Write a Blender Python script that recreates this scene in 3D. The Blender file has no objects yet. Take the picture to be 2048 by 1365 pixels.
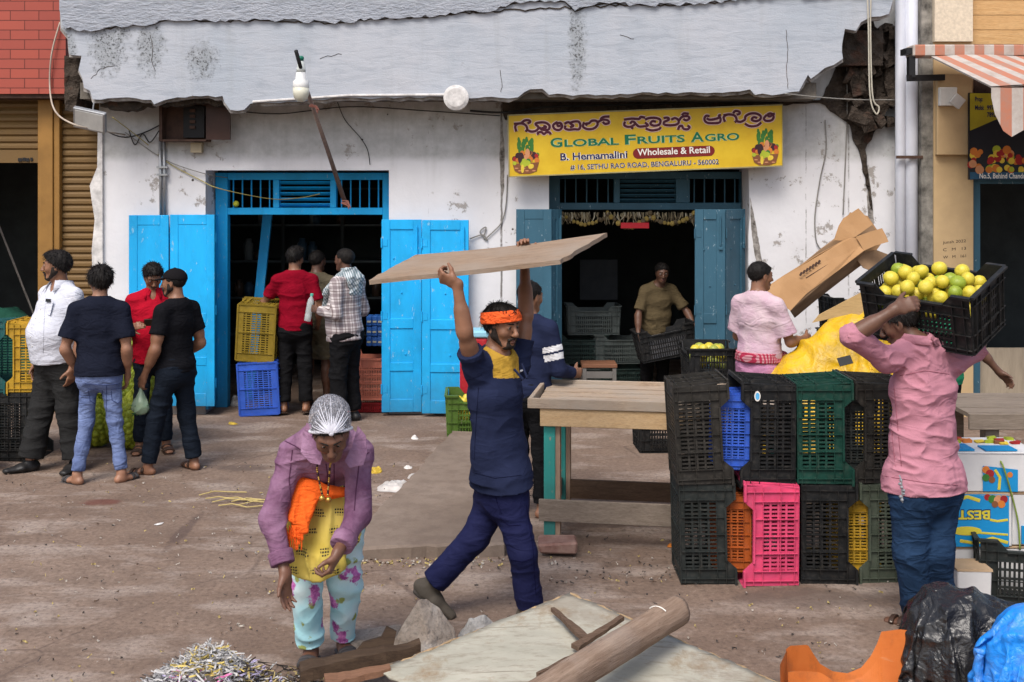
import bpy, bmesh, math, random
import numpy as np
from mathutils import Vector, Matrix

SC = bpy.context.scene
COL = SC.collection
R = math.radians
PI = math.pi

# ------------------------------------------------------------------ camera, sky, sun, exposure
F, HOR, CAMZ = 2300.0, 380.0, 2.3
cam_d = bpy.data.cameras.new('camera'); cam = bpy.data.objects.new('camera', cam_d); COL.objects.link(cam)
cam.location = (0, 0, CAMZ); cam.rotation_euler = (R(90), 0, 0)
cam_d.sensor_width = 36.0; cam_d.lens = 36.0 * F / 2048.0
cam_d.shift_y = -(682.5 - HOR) / 2048.0
cam_d.clip_end = 500; cam_d.clip_start = 0.05
SC.camera = cam

SUN_EL, SUN_AZ = 54.0, -158.0          # high sun behind thin cloud, over the photographer's left shoulder
world = bpy.data.worlds.new('World'); SC.world = world; world.use_nodes = True
wn = world.node_tree.nodes; wl = world.node_tree.links
bg = wn['Background']
sky = wn.new('ShaderNodeTexSky'); sky.sky_type = 'NISHITA'; sky.sun_disc = False
sky.sun_elevation = R(SUN_EL); sky.sun_rotation = R(SUN_AZ)
sky.air_density = 1.0; sky.dust_density = 3.5; sky.ozone_density = 0.6
wl.new(sky.outputs[0], bg.inputs[0]); bg.inputs[1].default_value = 0.10
sun_d = bpy.data.lights.new('sun', 'SUN'); sun = bpy.data.objects.new('sun', sun_d); COL.objects.link(sun)
sun_d.energy = 1.4; sun_d.angle = R(26); sun_d.color = (1.0, 0.97, 0.93)
_a = R(SUN_AZ)
_sd = Vector((math.sin(_a) * math.cos(R(SUN_EL)), math.cos(_a) * math.cos(R(SUN_EL)), math.sin(R(SUN_EL))))
sun.rotation_euler = _sd.to_track_quat('Z', 'Y').to_euler()
SC.view_settings.view_transform = 'Standard'; SC.view_settings.look = 'None'
SC.view_settings.gamma = 1.0; SC.view_settings.exposure = 0.97
SC.cycles.max_bounces = 6

rng = random.Random(7)

# ------------------------------------------------------------------ helpers
def P(px, py, Y):
    return Vector(((px - 1024.0) * Y / F, Y, CAMZ - (py - HOR) * Y / F))
def PX(px, Y): return (px - 1024.0) * Y / F
def PZ(py, Y): return CAMZ - (py - HOR) * Y / F
def V(*a): return Vector(a)
def srgb(r, g, b):
    f = lambda c: (c / 255 / 12.92) if c / 255 <= 0.04045 else ((c / 255 + 0.055) / 1.055) ** 2.4
    return (f(r), f(g), f(b))

# ---- value noise
def _hash(ix, iy, iz):
    h = (ix * 374761393 + iy * 668265263 + iz * 1274126177) & 0xFFFFFFFF
    h = ((h ^ (h >> 13)) * 1274126177) & 0xFFFFFFFF
    h = h ^ (h >> 16)
    return (h & 0xFFFF) / 32767.5 - 1.0
def vnoise(p):
    i = np.floor(p).astype(np.int64); f = p - i; u = f * f * (3 - 2 * f)
    x, y, z = i[:, 0], i[:, 1], i[:, 2]
    ux, uy, uz = u[:, 0], u[:, 1], u[:, 2]
    r = 0
    for dx in (0, 1):
        for dy in (0, 1):
            for dz in (0, 1):
                w = (ux if dx else 1 - ux) * (uy if dy else 1 - uy) * (uz if dz else 1 - uz)
                r = r + w * _hash(x + dx, y + dy, z + dz)
    return r
def fbm(p, o=3):
    r = 0; a = 1.0; s = 0
    for k in range(o):
        r = r + a * vnoise(p * (2.03 ** k) + 17.3 * k); s += a; a *= .5
    return r / s

# ---- materials
MATS = {}
class MB_:
    """small node-tree writer"""
    def __init__(s, name, rough=.7, spec=.3, metal=0.0):
        s.m = bpy.data.materials.new(name); s.m.use_nodes = True
        s.n = s.m.node_tree.nodes; s.l = s.m.node_tree.links
        s.b = s.n['Principled BSDF']
        s.b.inputs['Roughness'].default_value = rough
        s.b.inputs['Specular IOR Level'].default_value = spec
        s.b.inputs['Metallic'].default_value = metal
        s.co = s.n.new('ShaderNodeTexCoord').outputs['Object']
        MATS[name] = s.m
    def _in(s, sock, v):
        if hasattr(v, 'is_output') or isinstance(v, bpy.types.NodeSocket): s.l.new(v, sock)
        elif isinstance(v, (tuple, list)) and len(v) == 3 and sock.type == 'RGBA': sock.default_value = (*v, 1)
        else: sock.default_value = v
    def map(s, scale=(1, 1, 1), rot=(0, 0, 0), loc=(0, 0, 0), vec=None):
        n = s.n.new('ShaderNodeMapping'); s.l.new(vec or s.co, n.inputs[0])
        n.inputs['Scale'].default_value = scale; n.inputs['Rotation'].default_value = rot; n.inputs['Location'].default_value = loc
        return n.outputs[0]
    def noise(s, scale=5, detail=4, rough=.6, vec=None, dist=0):
        n = s.n.new('ShaderNodeTexNoise'); s.l.new(vec or s.co, n.inputs['Vector'])
        n.inputs['Scale'].default_value = scale; n.inputs['Detail'].default_value = detail
        n.inputs['Roughness'].default_value = rough; n.inputs['Distortion'].default_value = dist
        return n.outputs['Fac']
    def vor(s, scale=5, vec=None, feature='F1', out='Distance', rnd=1):
        n = s.n.new('ShaderNodeTexVoronoi'); n.feature = feature; s.l.new(vec or s.co, n.inputs['Vector'])
        n.inputs['Scale'].default_value = scale; n.inputs['Randomness'].default_value = rnd
        return n.outputs[out]
    def wave(s, scale=5, dist=2, vec=None, d='X', detail=2):
        n = s.n.new('ShaderNodeTexWave'); n.bands_direction = d; s.l.new(vec or s.co, n.inputs['Vector'])
        n.inputs['Scale'].default_value = scale; n.inputs['Distortion'].default_value = dist; n.inputs['Detail'].default_value = detail
        return n.outputs['Fac']
    def ramp(s, fac, stops, interp='LINEAR'):
        n = s.n.new('ShaderNodeValToRGB'); s.l.new(fac, n.inputs[0]); cr = n.color_ramp; cr.interpolation = interp
        while len(cr.elements) < len(stops): cr.elements.new(.5)
        for e, (p, c) in zip(cr.elements, stops):
            e.position = p; e.color = (c, c, c, 1) if not isinstance(c, (tuple, list)) else (*c, 1)
        return n.outputs[0]
    def mix(s, f, a, b, blend='MIX'):
        n = s.n.new('ShaderNodeMix'); n.data_type = 'RGBA'; n.blend_type = blend
        s._in(n.inputs[0], f); s._in(n.inputs[6], a); s._in(n.inputs[7], b)
        return n.outputs[2]
    def math(s, op, a, b=0.0, clamp=False):
        n = s.n.new('ShaderNodeMath'); n.operation = op; n.use_clamp = clamp
        s._in(n.inputs[0], a); s._in(n.inputs[1], b)
        return n.outputs[0]
    def sep(s, vec=None):
        n = s.n.new('ShaderNodeSeparateXYZ'); s.l.new(vec or s.co, n.inputs[0]); return n.outputs
    def col(s, c): s._in(s.b.inputs['Base Color'], c); return s
    def rough(s, c): s._in(s.b.inputs['Roughness'], c); return s
    def bump(s, h, strength=.3, dist=.01):
        n = s.n.new('ShaderNodeBump'); s.l.new(h, n.inputs['Height'])
        n.inputs['Strength'].default_value = strength; n.inputs['Distance'].default_value = dist
        s.l.new(n.outputs[0], s.b.inputs['Normal']); return s

def M(name, c, rough=.7, var=.18, vs=5, bump=0, bs=40, bd=.004, spec=.3, metal=0.0, c2=None, stretch=(1, 1, 1)):
    """plain varied surface"""
    if name in MATS: return MATS[name]
    k = MB_(name, rough, spec, metal)
    v = k.map(stretch)
    f = k.ramp(k.noise(vs, 5, .65, v), [(.3, 0), (.7, 1)])
    lo = tuple(x * (1 - var) for x in c); hi = tuple(min(1, x * (1 + var)) for x in c) if c2 is None else c2
    k.col(k.mix(f, lo, hi))
    if bump: k.bump(k.noise(bs, 4, .6, v), bump, bd)
    return k.m

def cloth(name, c, var=.12, bump=.35, bs=14, rough=.9, c2=None, weave=True):
    if name in MATS: return MATS[name]
    k = MB_(name, rough, .06)
    lo = tuple(x * (1 - var) for x in c); hi = tuple(min(1, x * (1 + var)) for x in c) if c2 is None else c2
    f = k.ramp(k.noise(4, 5, .6), [(.35, 0), (.65, 1)])
    fine = k.noise(220, 2, .5)
    k.col(k.mix(.12, k.mix(f, lo, hi), k.ramp(fine, [(.3, tuple(x * .5 for x in c)), (.7, tuple(min(1, x * 1.3) for x in c))])))
    rid = lambda q: k.math('SUBTRACT', 1, k.math('MULTIPLY', k.math('ABSOLUTE', k.math('SUBTRACT', q, .5)), 4), True)
    w = k.noise(bs, 4, .55, k.map((1, 1, 1.9), (0, .5, .3)), .8)
    w1 = rid(k.noise(bs * .45, 2, .5, k.map((1, 1, 2.3), (.25, .55, .1)), 1.0)); w2 = rid(k.noise(bs * .5, 2, .5, k.map((1.2, 1.2, .55), (0, -.35, .2)), .8))
    k.bump(k.math('ADD', k.math('MULTIPLY', w, .6), k.math('ADD', k.math('ADD', k.math('MULTIPLY', w1, .8), k.math('MULTIPLY', w2, .6)), k.math('MULTIPLY', fine, .05))), bump * .8, .022)
    return k.m

def wood(name, c, c2, axis='X', scale=3, rough=.8, bump=.4, grey=None):
    if name in MATS: return MATS[name]
    k = MB_(name, rough, .2)
    st = {'X': (1.2, 14, 14), 'Y': (14, 1.2, 14), 'Z': (14, 14, 1.2)}[axis]
    v = k.map(st)
    g = k.noise(scale, 6, .65, v, .6); fine = k.noise(scale * 5, 4, .7, v)
    colr = k.mix(k.ramp(g, [(.3, 0), (.7, 1)]), c, c2)
    colr = k.mix(k.ramp(fine, [(.45, 0), (.75, .55)]), colr, tuple(x * .45 for x in c))
    if grey: colr = k.mix(k.ramp(k.noise(3, 4, .6), [(.4, 0), (.65, 1)]), colr, grey)
    k.col(colr); k.bump(k.math('ADD', g, fine), bump, .004)
    return k.m

# ---- objects
ROOTLOC = {}
def tagit(o, label, cat, group=None, kind=None):
    if label: o['label'] = label
    if cat: o['category'] = cat
    if group: o['group'] = group
    if kind: o['kind'] = kind
    return o
def thing(name, label, cat, loc=(0, 0, 0), group=None, rot=None):
    o = bpy.data.objects.new(name, None); COL.objects.link(o); o.empty_display_size = .1
    o.location = loc
    if rot is not None: o.rotation_euler = rot
    ROOTLOC[o] = Vector(loc) if rot is None else Vector((0, 0, 0))
    return tagit(o, label, cat, group)
def link_mesh(name, me, mat, parent=None, smooth=False):
    o = bpy.data.objects.new(name, me); COL.objects.link(o)
    for m in (mat if isinstance(mat, (list, tuple)) else [mat]): me.materials.append(m)
    if smooth: me.polygons.foreach_set('use_smooth', [True] * len(me.polygons))
    if parent is not None: o.parent = parent; ROOTLOC[o] = ROOTLOC.get(parent, Vector((0, 0, 0)))
    return o

class MB:
    """collects shapes, links them as ONE mesh"""
    def __init__(s): s.v = []; s.f = []; s.mi = []; s.cur = 0
    def add(s, vs, fs):
        b = len(s.v); s.v.extend([tuple(x) for x in vs])
        for f in fs: s.f.append([b + i for i in f]); s.mi.append(s.cur)
        return s
    def box(s, lo, hi, mtx=None, jit=0):
        x0, y0, z0 = lo; x1, y1, z1 = hi
        vs = [Vector(p) for p in ((x0, y0, z0), (x1, y0, z0), (x1, y1, z0), (x0, y1, z0), (x0, y0, z1), (x1, y0, z1), (x1, y1, z1), (x0, y1, z1))]
        if jit: vs = [p + Vector([rng.uniform(-jit, jit) for _ in range(3)]) for p in vs]
        if mtx is not None: vs = [mtx @ p for p in vs]
        return s.add(vs, [(0, 3, 2, 1), (4, 5, 6, 7), (0, 1, 5, 4), (1, 2, 6, 5), (2, 3, 7, 6), (3, 0, 4, 7)])
    def cbox(s, c, d, mtx=None, jit=0):
        return s.box([c[i] - d[i] / 2 for i in range(3)], [c[i] + d[i] / 2 for i in range(3)], mtx, jit)
    def beam(s, a, b, w, h, up=(0, 0, 1), jit=0):
        """box along a->b, w wide, h high"""
        a = Vector(a); b = Vector(b); x = (b - a); L = x.length; x.normalize()
        u = Vector(up); y = u.cross(x)
        if y.length < 1e-4: y = Vector((0, 1, 0)).cross(x)
        y.normalize(); z = x.cross(y)
        m = Matrix((x, y, z)).transposed().to_4x4(); m.translation = a
        return s.box((0, -w / 2, -h / 2), (L, w / 2, h / 2), m, jit)
    def prism(s, poly, y0, y1):
        """polygon given as (x, z) list, extruded along y"""
        n = len(poly)
        ar = sum(poly[i][0] * poly[(i + 1) % n][1] - poly[(i + 1) % n][0] * poly[i][1] for i in range(n))
        if ar < 0: poly = poly[::-1]
        vs = [(x, y0, z) for x, z in poly] + [(x, y1, z) for x, z in poly]
        fs = [tuple(range(n)), tuple(range(2 * n - 1, n - 1, -1))] + [(i, n + i, n + (i + 1) % n, (i + 1) % n) for i in range(n)]
        return s.add(vs, fs)
    def tube(s, pts, r, seg=8, squash=None, cap=True):
        pts = [Vector(p) for p in pts]; n = len(pts)
        rs = r if isinstance(r, (list, tuple)) else [r] * n
        vs = []; fs = []
        prev = None
        for i, p in enumerate(pts):
            d = (pts[min(i + 1, n - 1)] - pts[max(i - 1, 0)])
            if d.length < 1e-9: d = Vector((0, 0, 1))
            d.normalize()
            if prev is None:
                u = Vector((0, 0, 1)) if abs(d.z) < .9 else Vector((1, 0, 0))
                u = (u - d * u.dot(d)).normalized()
            else:
                u = prev - d * prev.dot(d)
                u = u.normalized() if u.length > 1e-6 else d.orthogonal().normalized()
            prev = u; w = d.cross(u)
            for k in range(seg):
                a = 2 * PI * k / seg
                q = u * math.cos(a) * rs[i] + w * math.sin(a) * rs[i]
                if squash is not None: q = Vector((q.x, q.y * squash, q.z))
                vs.append(p + q)
        for i in range(n - 1):
            for k in range(seg):
                a = i * seg + k; b = i * seg + (k + 1) % seg
                fs.append((a, b, b + seg, a + seg))
        if cap: fs.append(tuple(range(seg - 1, -1, -1))); fs.append(tuple((n - 1) * seg + k for k in range(seg)))
        return s.add(vs, fs)
    def lathe(s, prof, mtx=None, seg=16):
        """(r, z) profile round z"""
        vs = []; fs = []; n = len(prof)
        for r, z in prof:
            for k in range(seg):
                a = 2 * PI * k / seg; p = Vector((r * math.cos(a), r * math.sin(a), z)); vs.append(mtx @ p if mtx is not None else p)
        for i in range(n - 1):
            for k in range(seg):
                a = i * seg + k; b = i * seg + (k + 1) % seg; fs.append((a, b, b + seg, a + seg))
        fs.append(tuple(range(seg - 1, -1, -1))); fs.append(tuple((n - 1) * seg + k for k in range(seg)))
        return s.add(vs, fs)
    def ball(s, c, r, seg=12, rings=8, sc=(1, 1, 1)):
        c = Vector(c); prof = []
        m = Matrix.Translation(c) @ Matrix.Diagonal((sc[0], sc[1], sc[2], 1))
        for i in range(rings + 1):
            t = -PI / 2 + PI * i / rings
            prof.append((max(r * math.cos(t), r * .02), r * math.sin(t)))
        return s.lathe(prof, m, seg)
    def mesh(s, name, off=None):
        me = bpy.data.meshes.new(name)
        vs = s.v if off is None else [(x - off[0], y - off[1], z - off[2]) for x, y, z in s.v]
        me.from_pydata(vs, [], s.f)
        if any(s.mi): me.polygons.foreach_set('material_index', s.mi)
        me.update(); return me
    def build(s, name, mat, parent=None, smooth=False, loc=None, bevel=0):
        """loc: base of a top-level thing; the vertices are given in world space"""
        off = ROOTLOC.get(parent) if parent is not None else (Vector(loc) if loc is not None else None)
        me = s.mesh(name, off)
        if bevel:
            bm = bmesh.new(); bm.from_mesh(me)
            es = [e for e in bm.edges if len(e.link_faces) == 2 and e.calc_face_angle(0) > .5]
            bmesh.ops.bevel(bm, geom=es, offset=bevel, segments=1, affect='EDGES', profile=.5)
            bm.to_mesh(me); bm.free()
        o = link_mesh(name, me, mat, parent, smooth)
        if parent is None and loc is not None: o.location = loc; ROOTLOC[o] = Vector(loc)
        return o
def structure(o): o['kind'] = 'structure'; return o
def stuff(o, label=None, cat=None): tagit(o, label, cat, None, 'stuff'); return o

def np_mesh(name, v, f4, off=None):
    v = np.asarray(v, dtype=np.float32)
    if off is not None: v = v - np.array(off, dtype=np.float32)
    f4 = np.asarray(f4, dtype=np.int32)
    me = bpy.data.meshes.new(name)
    me.vertices.add(len(v)); me.vertices.foreach_set('co', v.ravel())
    k = f4.shape[1]
    me.loops.add(f4.size); me.loops.foreach_set('vertex_index', f4.ravel())
    me.polygons.add(len(f4)); me.polygons.foreach_set('loop_start', np.arange(0, f4.size, k, dtype=np.int32))
    me.update(calc_edges=True); me.validate()
    return me
def np_obj(name, v, f, mat, parent=None, loc=None, smooth=True):
    off = ROOTLOC.get(parent) if parent is not None else loc
    o = link_mesh(name, np_mesh(name, v, f, off), mat, parent, smooth)
    if parent is None and loc is not None: o.location = loc; ROOTLOC[o] = Vector(loc)
    return o

def dup(root, label=None, loc=None, rot=None, group=None):
    c = root.copy(); COL.objects.link(c)
    if loc is not None: c.location = loc
    if rot is not None: c.rotation_euler = rot
    if label: c['label'] = label
    if group: c['group'] = group
    for ch in root.children:
        d = ch.copy(); COL.objects.link(d); d.parent = c
        for g in ch.children:
            e = g.copy(); COL.objects.link(e); e.parent = d
    return c

def text_geo(body, bold=0.0, spacing=1.0):
    """flat text outline as (verts2d, faces); height of capitals about .73"""
    cu = bpy.data.curves.new('t', 'FONT'); cu.body = body; cu.offset = bold; cu.space_character = spacing; cu.resolution_u = 3
    o = bpy.data.objects.new('t', cu); COL.objects.link(o)
    dg = bpy.context.evaluated_depsgraph_get(); dg.update()
    me = bpy.data.meshes.new_from_object(o.evaluated_get(dg))
    vs = [(v.co.x, v.co.y) for v in me.vertices]; fs = [tuple(p.vertices) for p in me.polygons]
    bpy.data.objects.remove(o); bpy.data.curves.remove(cu); bpy.data.meshes.remove(me)
    return vs, fs
def text_on(mb, body, origin, xdir, zdir, width=None, height=None, bold=0.0, spacing=1.0, flip=False):
    """writes the text into mb: origin = left end of baseline; fitted to width / cap height (m)"""
    vs, fs = text_geo(body, bold, spacing)
    if not vs: return
    x0 = min(v[0] for v in vs); x1 = max(v[0] for v in vs); y1 = max(v[1] for v in vs)
    sx = width / (x1 - x0) if width else height / y1
    sz = height / y1 if height else sx
    xd = Vector(xdir).normalized(); zd = Vector(zdir).normalized(); o = Vector(origin)
    mb.add([o + xd * ((x - x0) * sx) + zd * (y * sz) for x, y in vs], fs)

# ------------------------------------------------------------------ implicit surfaces: one continuous skin from tapered limbs
def A(v): return np.array(tuple(v), dtype=np.float64)
def nrm(a): return a / max(np.linalg.norm(a), 1e-9)
class SDF:
    def __init__(s, h): s.h = h; s.pr = []
    def ecap(s, p0, p1, r0, r1, side=None, k=.02, flat0=False, flat1=False, op='u'):
        p0, p1 = A(p0), A(p1)
        r0 = (r0, r0) if np.isscalar(r0) else r0; r1 = (r1, r1) if np.isscalar(r1) else r1
        w = p1 - p0; L = max(np.linalg.norm(w), 1e-5); w = w / L
        u = A(side) if side is not None else (np.array([1., 0, 0]) if abs(w[0]) < .8 else np.array([0, 1., 0]))
        u = nrm(u - w * u.dot(w)); v = np.cross(w, u)
        mr = max(*r0, *r1)
        lo = np.minimum(p0, p1) - mr; hi = np.maximum(p0, p1) + mr
        def fn(x, y, z):
            rx, ry, rz = x - p0[0], y - p0[1], z - p0[2]
            tw = rx * w[0] + ry * w[1] + rz * w[2]
            t = np.clip(tw / L, 0, 1)
            uu = rx * u[0] + ry * u[1] + rz * u[2]; vv = rx * v[0] + ry * v[1] + rz * v[2]
            ww = tw - t * L
            a = r0[0] + (r1[0] - r0[0]) * t; b = r0[1] + (r1[1] - r0[1]) * t
            m = np.minimum(a, b)
            d = (np.sqrt((uu / a) ** 2 + (vv / b) ** 2 + (ww / m) ** 2) - 1) * m
            if flat1: d = np.maximum(d, tw - L)
            if flat0: d = np.maximum(d, -tw)
            return d
        s.pr.append((op, fn, lo, hi, k)); return s
    def ell(s, c, rad, Rm=None, k=.02, op='u'):
        c = A(c); rad = np.array(rad if not np.isscalar(rad) else (rad,) * 3, dtype=float)
        Rm = np.eye(3) if Rm is None else Rm          # columns = axes
        m = rad.min(); mr = rad.max()
        def fn(x, y, z):
            rx, ry, rz = x - c[0], y - c[1], z - c[2]
            q = 0
            for i in range(3):
                q = q + ((rx * Rm[0, i] + ry * Rm[1, i] + rz * Rm[2, i]) / rad[i]) ** 2
            return (np.sqrt(q) - 1) * m
        s.pr.append((op, fn, c - mr, c + mr, k)); return s
    def cut(s, p, n):
        """removes what lies on the side n points to"""
        p = A(p); n = nrm(A(n))
        s.pr.append(('c', lambda x, y, z: (x - p[0]) * n[0] + (y - p[1]) * n[1] + (z - p[2]) * n[2], None, None, 0)); return s
    def mesh(s, disp=None, smooth=1):
        h = s.h
        us = [q for q in s.pr if q[0] == 'u']
        lo = np.min([q[2] for q in us], axis=0) - 3 * h - .02; hi = np.max([q[3] for q in us], axis=0) + 3 * h + .02
        n = np.ceil((hi - lo) / h).astype(int) + 1
        ax = [(lo[i] + np.arange(n[i]) * h).astype(np.float32) for i in range(3)]
        D = np.full(n, .5, dtype=np.float32)
        for op, fn, l, g, k in s.pr:
            if op == 'c':
                D = np.maximum(D, fn(ax[0][:, None, None], ax[1][None, :, None], ax[2][None, None, :]).astype(np.float32)); continue
            pad = k + 3 * h
            i0 = np.maximum(np.floor((l - pad - lo) / h).astype(int), 0); i1 = np.minimum(np.ceil((g + pad - lo) / h).astype(int) + 1, n)
            if (i1 <= i0).any(): continue
            sl = tuple(slice(a, b) for a, b in zip(i0, i1))
            d = fn(ax[0][sl[0]][:, None, None], ax[1][sl[1]][None, :, None], ax[2][sl[2]][None, None, :]).astype(np.float32)
            c = D[sl]
            if op == 'u':
                hh = np.maximum(k - np.abs(c - d), 0) / k if k > 0 else 0
                D[sl] = np.minimum(c, d) - hh * hh * k * .25
            else:
                d = -d; hh = np.maximum(k - np.abs(c - d), 0) / k if k > 0 else 0
                D[sl] = np.maximum(c, d) + hh * hh * k * .25
        v, f = nets(D, lo, h)
        if len(v) == 0: return v, f
        for _ in range(smooth): v = relax(v, f)
        if disp is not None:
            nn = vnormals(v, f); v = v + nn * (disp(v) * np.clip((1 - np.abs(nn[:, 2])) * 1.7, 0, 1))[:, None]
        return v, f
def nets(D, lo, h):
    I = D < 0
    nx, ny, nz = D.shape
    cnt = np.zeros((nx - 1, ny - 1, nz - 1), dtype=np.uint8)
    offs = [(a, b, c) for a in (0, 1) for b in (0, 1) for c in (0, 1)]
    for a, b, c in offs: cnt += I[a:nx - 1 + a, b:ny - 1 + b, c:nz - 1 + c]
    mask = (cnt > 0) & (cnt < 8)
    cells = np.argwhere(mask)
    if len(cells) == 0: return np.zeros((0, 3)), np.zeros((0, 4), int)
    idx = np.full(mask.shape, -1, dtype=np.int32); idx[mask] = np.arange(len(cells))
    cv = np.stack([D[cells[:, 0] + a, cells[:, 1] + b, cells[:, 2] + c] for a, b, c in offs], 1).astype(np.float64)
    acc = np.zeros((len(cells), 3)); k = np.zeros(len(cells))
    for i in range(8):
        for j in range(i + 1, 8):
            if sum(abs(offs[i][q] - offs[j][q]) for q in range(3)) != 1: continue
            va, vb = cv[:, i], cv[:, j]; x = (va < 0) != (vb < 0)
            t = np.where(x, va / np.where(x, va - vb, 1), 0)
            p = np.array(offs[i], float)[None] + t[:, None] * (np.array(offs[j], float) - np.array(offs[i], float))[None]
            acc += p * x[:, None]; k += x
    v = (cells + acc / k[:, None]) * h + lo
    F4 = []
    for axis in range(3):
        sl0 = [slice(1, -1)] * 3; sl1 = [slice(1, -1)] * 3
        sl0[axis] = slice(0, D.shape[axis] - 1); sl1[axis] = slice(1, D.shape[axis])
        a = I[tuple(sl0)]; b = I[tuple(sl1)]
        for val in (True, False):
            e = np.argwhere((a != b) & (a == val))
            if len(e) == 0: continue
            base = e.copy()
            o = [q for q in range(3) if q != axis]
            base[:, o[0]] += 1; base[:, o[1]] += 1
            def g(d0, d1):
                c = base.copy(); c[:, o[0]] -= d0; c[:, o[1]] -= d1
                return idx[c[:, 0], c[:, 1], c[:, 2]]
            q = np.stack([g(1, 1), g(0, 1), g(0, 0), g(1, 0)], 1)
            fl = (axis == 1)
            if val == fl: q = q[:, ::-1]
            F4.append(q)
    f = np.concatenate(F4); f = f[(f >= 0).all(1)]
    return v, f
def relax(v, f, w=.5):
    n = len(v); e = np.concatenate([f[:, [0, 1]], f[:, [1, 2]], f[:, [2, 3]], f[:, [3, 0]]])
    c = np.bincount(e[:, 0], minlength=n).astype(float)
    out = np.stack([np.bincount(e[:, 0], v[e[:, 1], i], minlength=n) for i in range(3)], 1) / np.maximum(c, 1)[:, None]
    return v * (1 - w) + out * w
def vnormals(v, f):
    fn = np.cross(v[f[:, 2]] - v[f[:, 0]], v[f[:, 3]] - v[f[:, 1]])
    n = np.zeros_like(v)
    for i in range(3):
        for c in range(4): n[:, i] += np.bincount(f[:, c], fn[:, i], minlength=len(v))
    return n / np.maximum(np.linalg.norm(n, axis=1), 1e-12)[:, None]
# ------------------------------------------------------------------ surface materials of the place
def mat_wall():
    k = MB_('plaster_wall', .88, .15)
    x, y, z = k.sep()
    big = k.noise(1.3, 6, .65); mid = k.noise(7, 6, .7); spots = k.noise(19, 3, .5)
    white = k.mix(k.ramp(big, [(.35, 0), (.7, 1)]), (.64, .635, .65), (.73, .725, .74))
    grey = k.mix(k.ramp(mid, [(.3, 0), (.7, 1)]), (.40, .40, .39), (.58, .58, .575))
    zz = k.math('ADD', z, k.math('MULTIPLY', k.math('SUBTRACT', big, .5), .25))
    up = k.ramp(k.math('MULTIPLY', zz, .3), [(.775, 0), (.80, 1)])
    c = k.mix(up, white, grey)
    # damp streaks that run down under the slab
    st = k.noise(1, 6, .7, k.map((7, 1, .7)))
    stk = k.math('MULTIPLY', k.ramp(st, [(.5, 0), (.72, 1)]), k.ramp(k.math('MULTIPLY', z, .25), [(.55, 0), (.8, 1)]))
    c = k.mix(k.math('MULTIPLY', stk, .5), c, (.30, .30, .27))
    # splashed dirt at the foot
    low = k.ramp(k.math('ADD', z, k.math('MULTIPLY', mid, .5)), [(.25, 1), (.9, 0)])
    c = k.mix(k.math('MULTIPLY', low, .75), c, (.22, .17, .14))
    # flaked patches and nail holes
    fl = k.ramp(k.math('ADD', k.noise(4.5, 8, .75), k.math('MULTIPLY', k.noise(1.1, 2, .5), .35)), [(.77, 0), (.80, 1)])
    c = k.mix(k.math('MULTIPLY', fl, .85), c, (.30, .27, .24))
    ho = k.vor(4.3, k.mix(.03, k.co, k.noise(14, 3, .6))); hol = k.ramp(k.math('ADD', ho, k.math('MULTIPLY', k.math('SUBTRACT', k.noise(2.7, 2, .5), .5), .13)), [(.035, 1), (.05, 0)])
    hs = k.ramp(k.noise(2.3, 2, .5), [(.45, 0), (.5, 1)])
    c = k.mix(k.math('MULTIPLY', hol, hs), c, (.06, .05, .045))
    # vertical cracks where old piers meet
    for x0, w, lo_, hi_ in ((PX(857, 11.8), .004, .5, .7), (PX(1003, 11.8), .011, .36, .5), (PX(1612, 11.8), .006, .46, .62), (PX(1697, 11.8), .008, .44, .6), (PX(205, 11.8), .008, .44, .6)):
        d = k.math('ABSOLUTE', k.math('ADD', k.math('SUBTRACT', x, x0), k.math('MULTIPLY', k.math('SUBTRACT', k.noise(6, 5, .7), .5), .03)))
        on = k.math('MULTIPLY', k.ramp(k.math('MULTIPLY', d, 20), [(w * 10, 1), (w * 26, 0)]), k.ramp(k.noise(3.7, 7, .75), [(lo_, 0), (hi_, 1)]))
        c = k.mix(k.math('MULTIPLY', on, .85), c, (.10, .085, .07))
    k.col(c)
    k.bump(k.math('ADD', k.math('MULTIPLY', fl, -.5), k.math('ADD', mid, k.math('MULTIPLY', spots, .5))), .35, .012)
    return k.m
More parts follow.
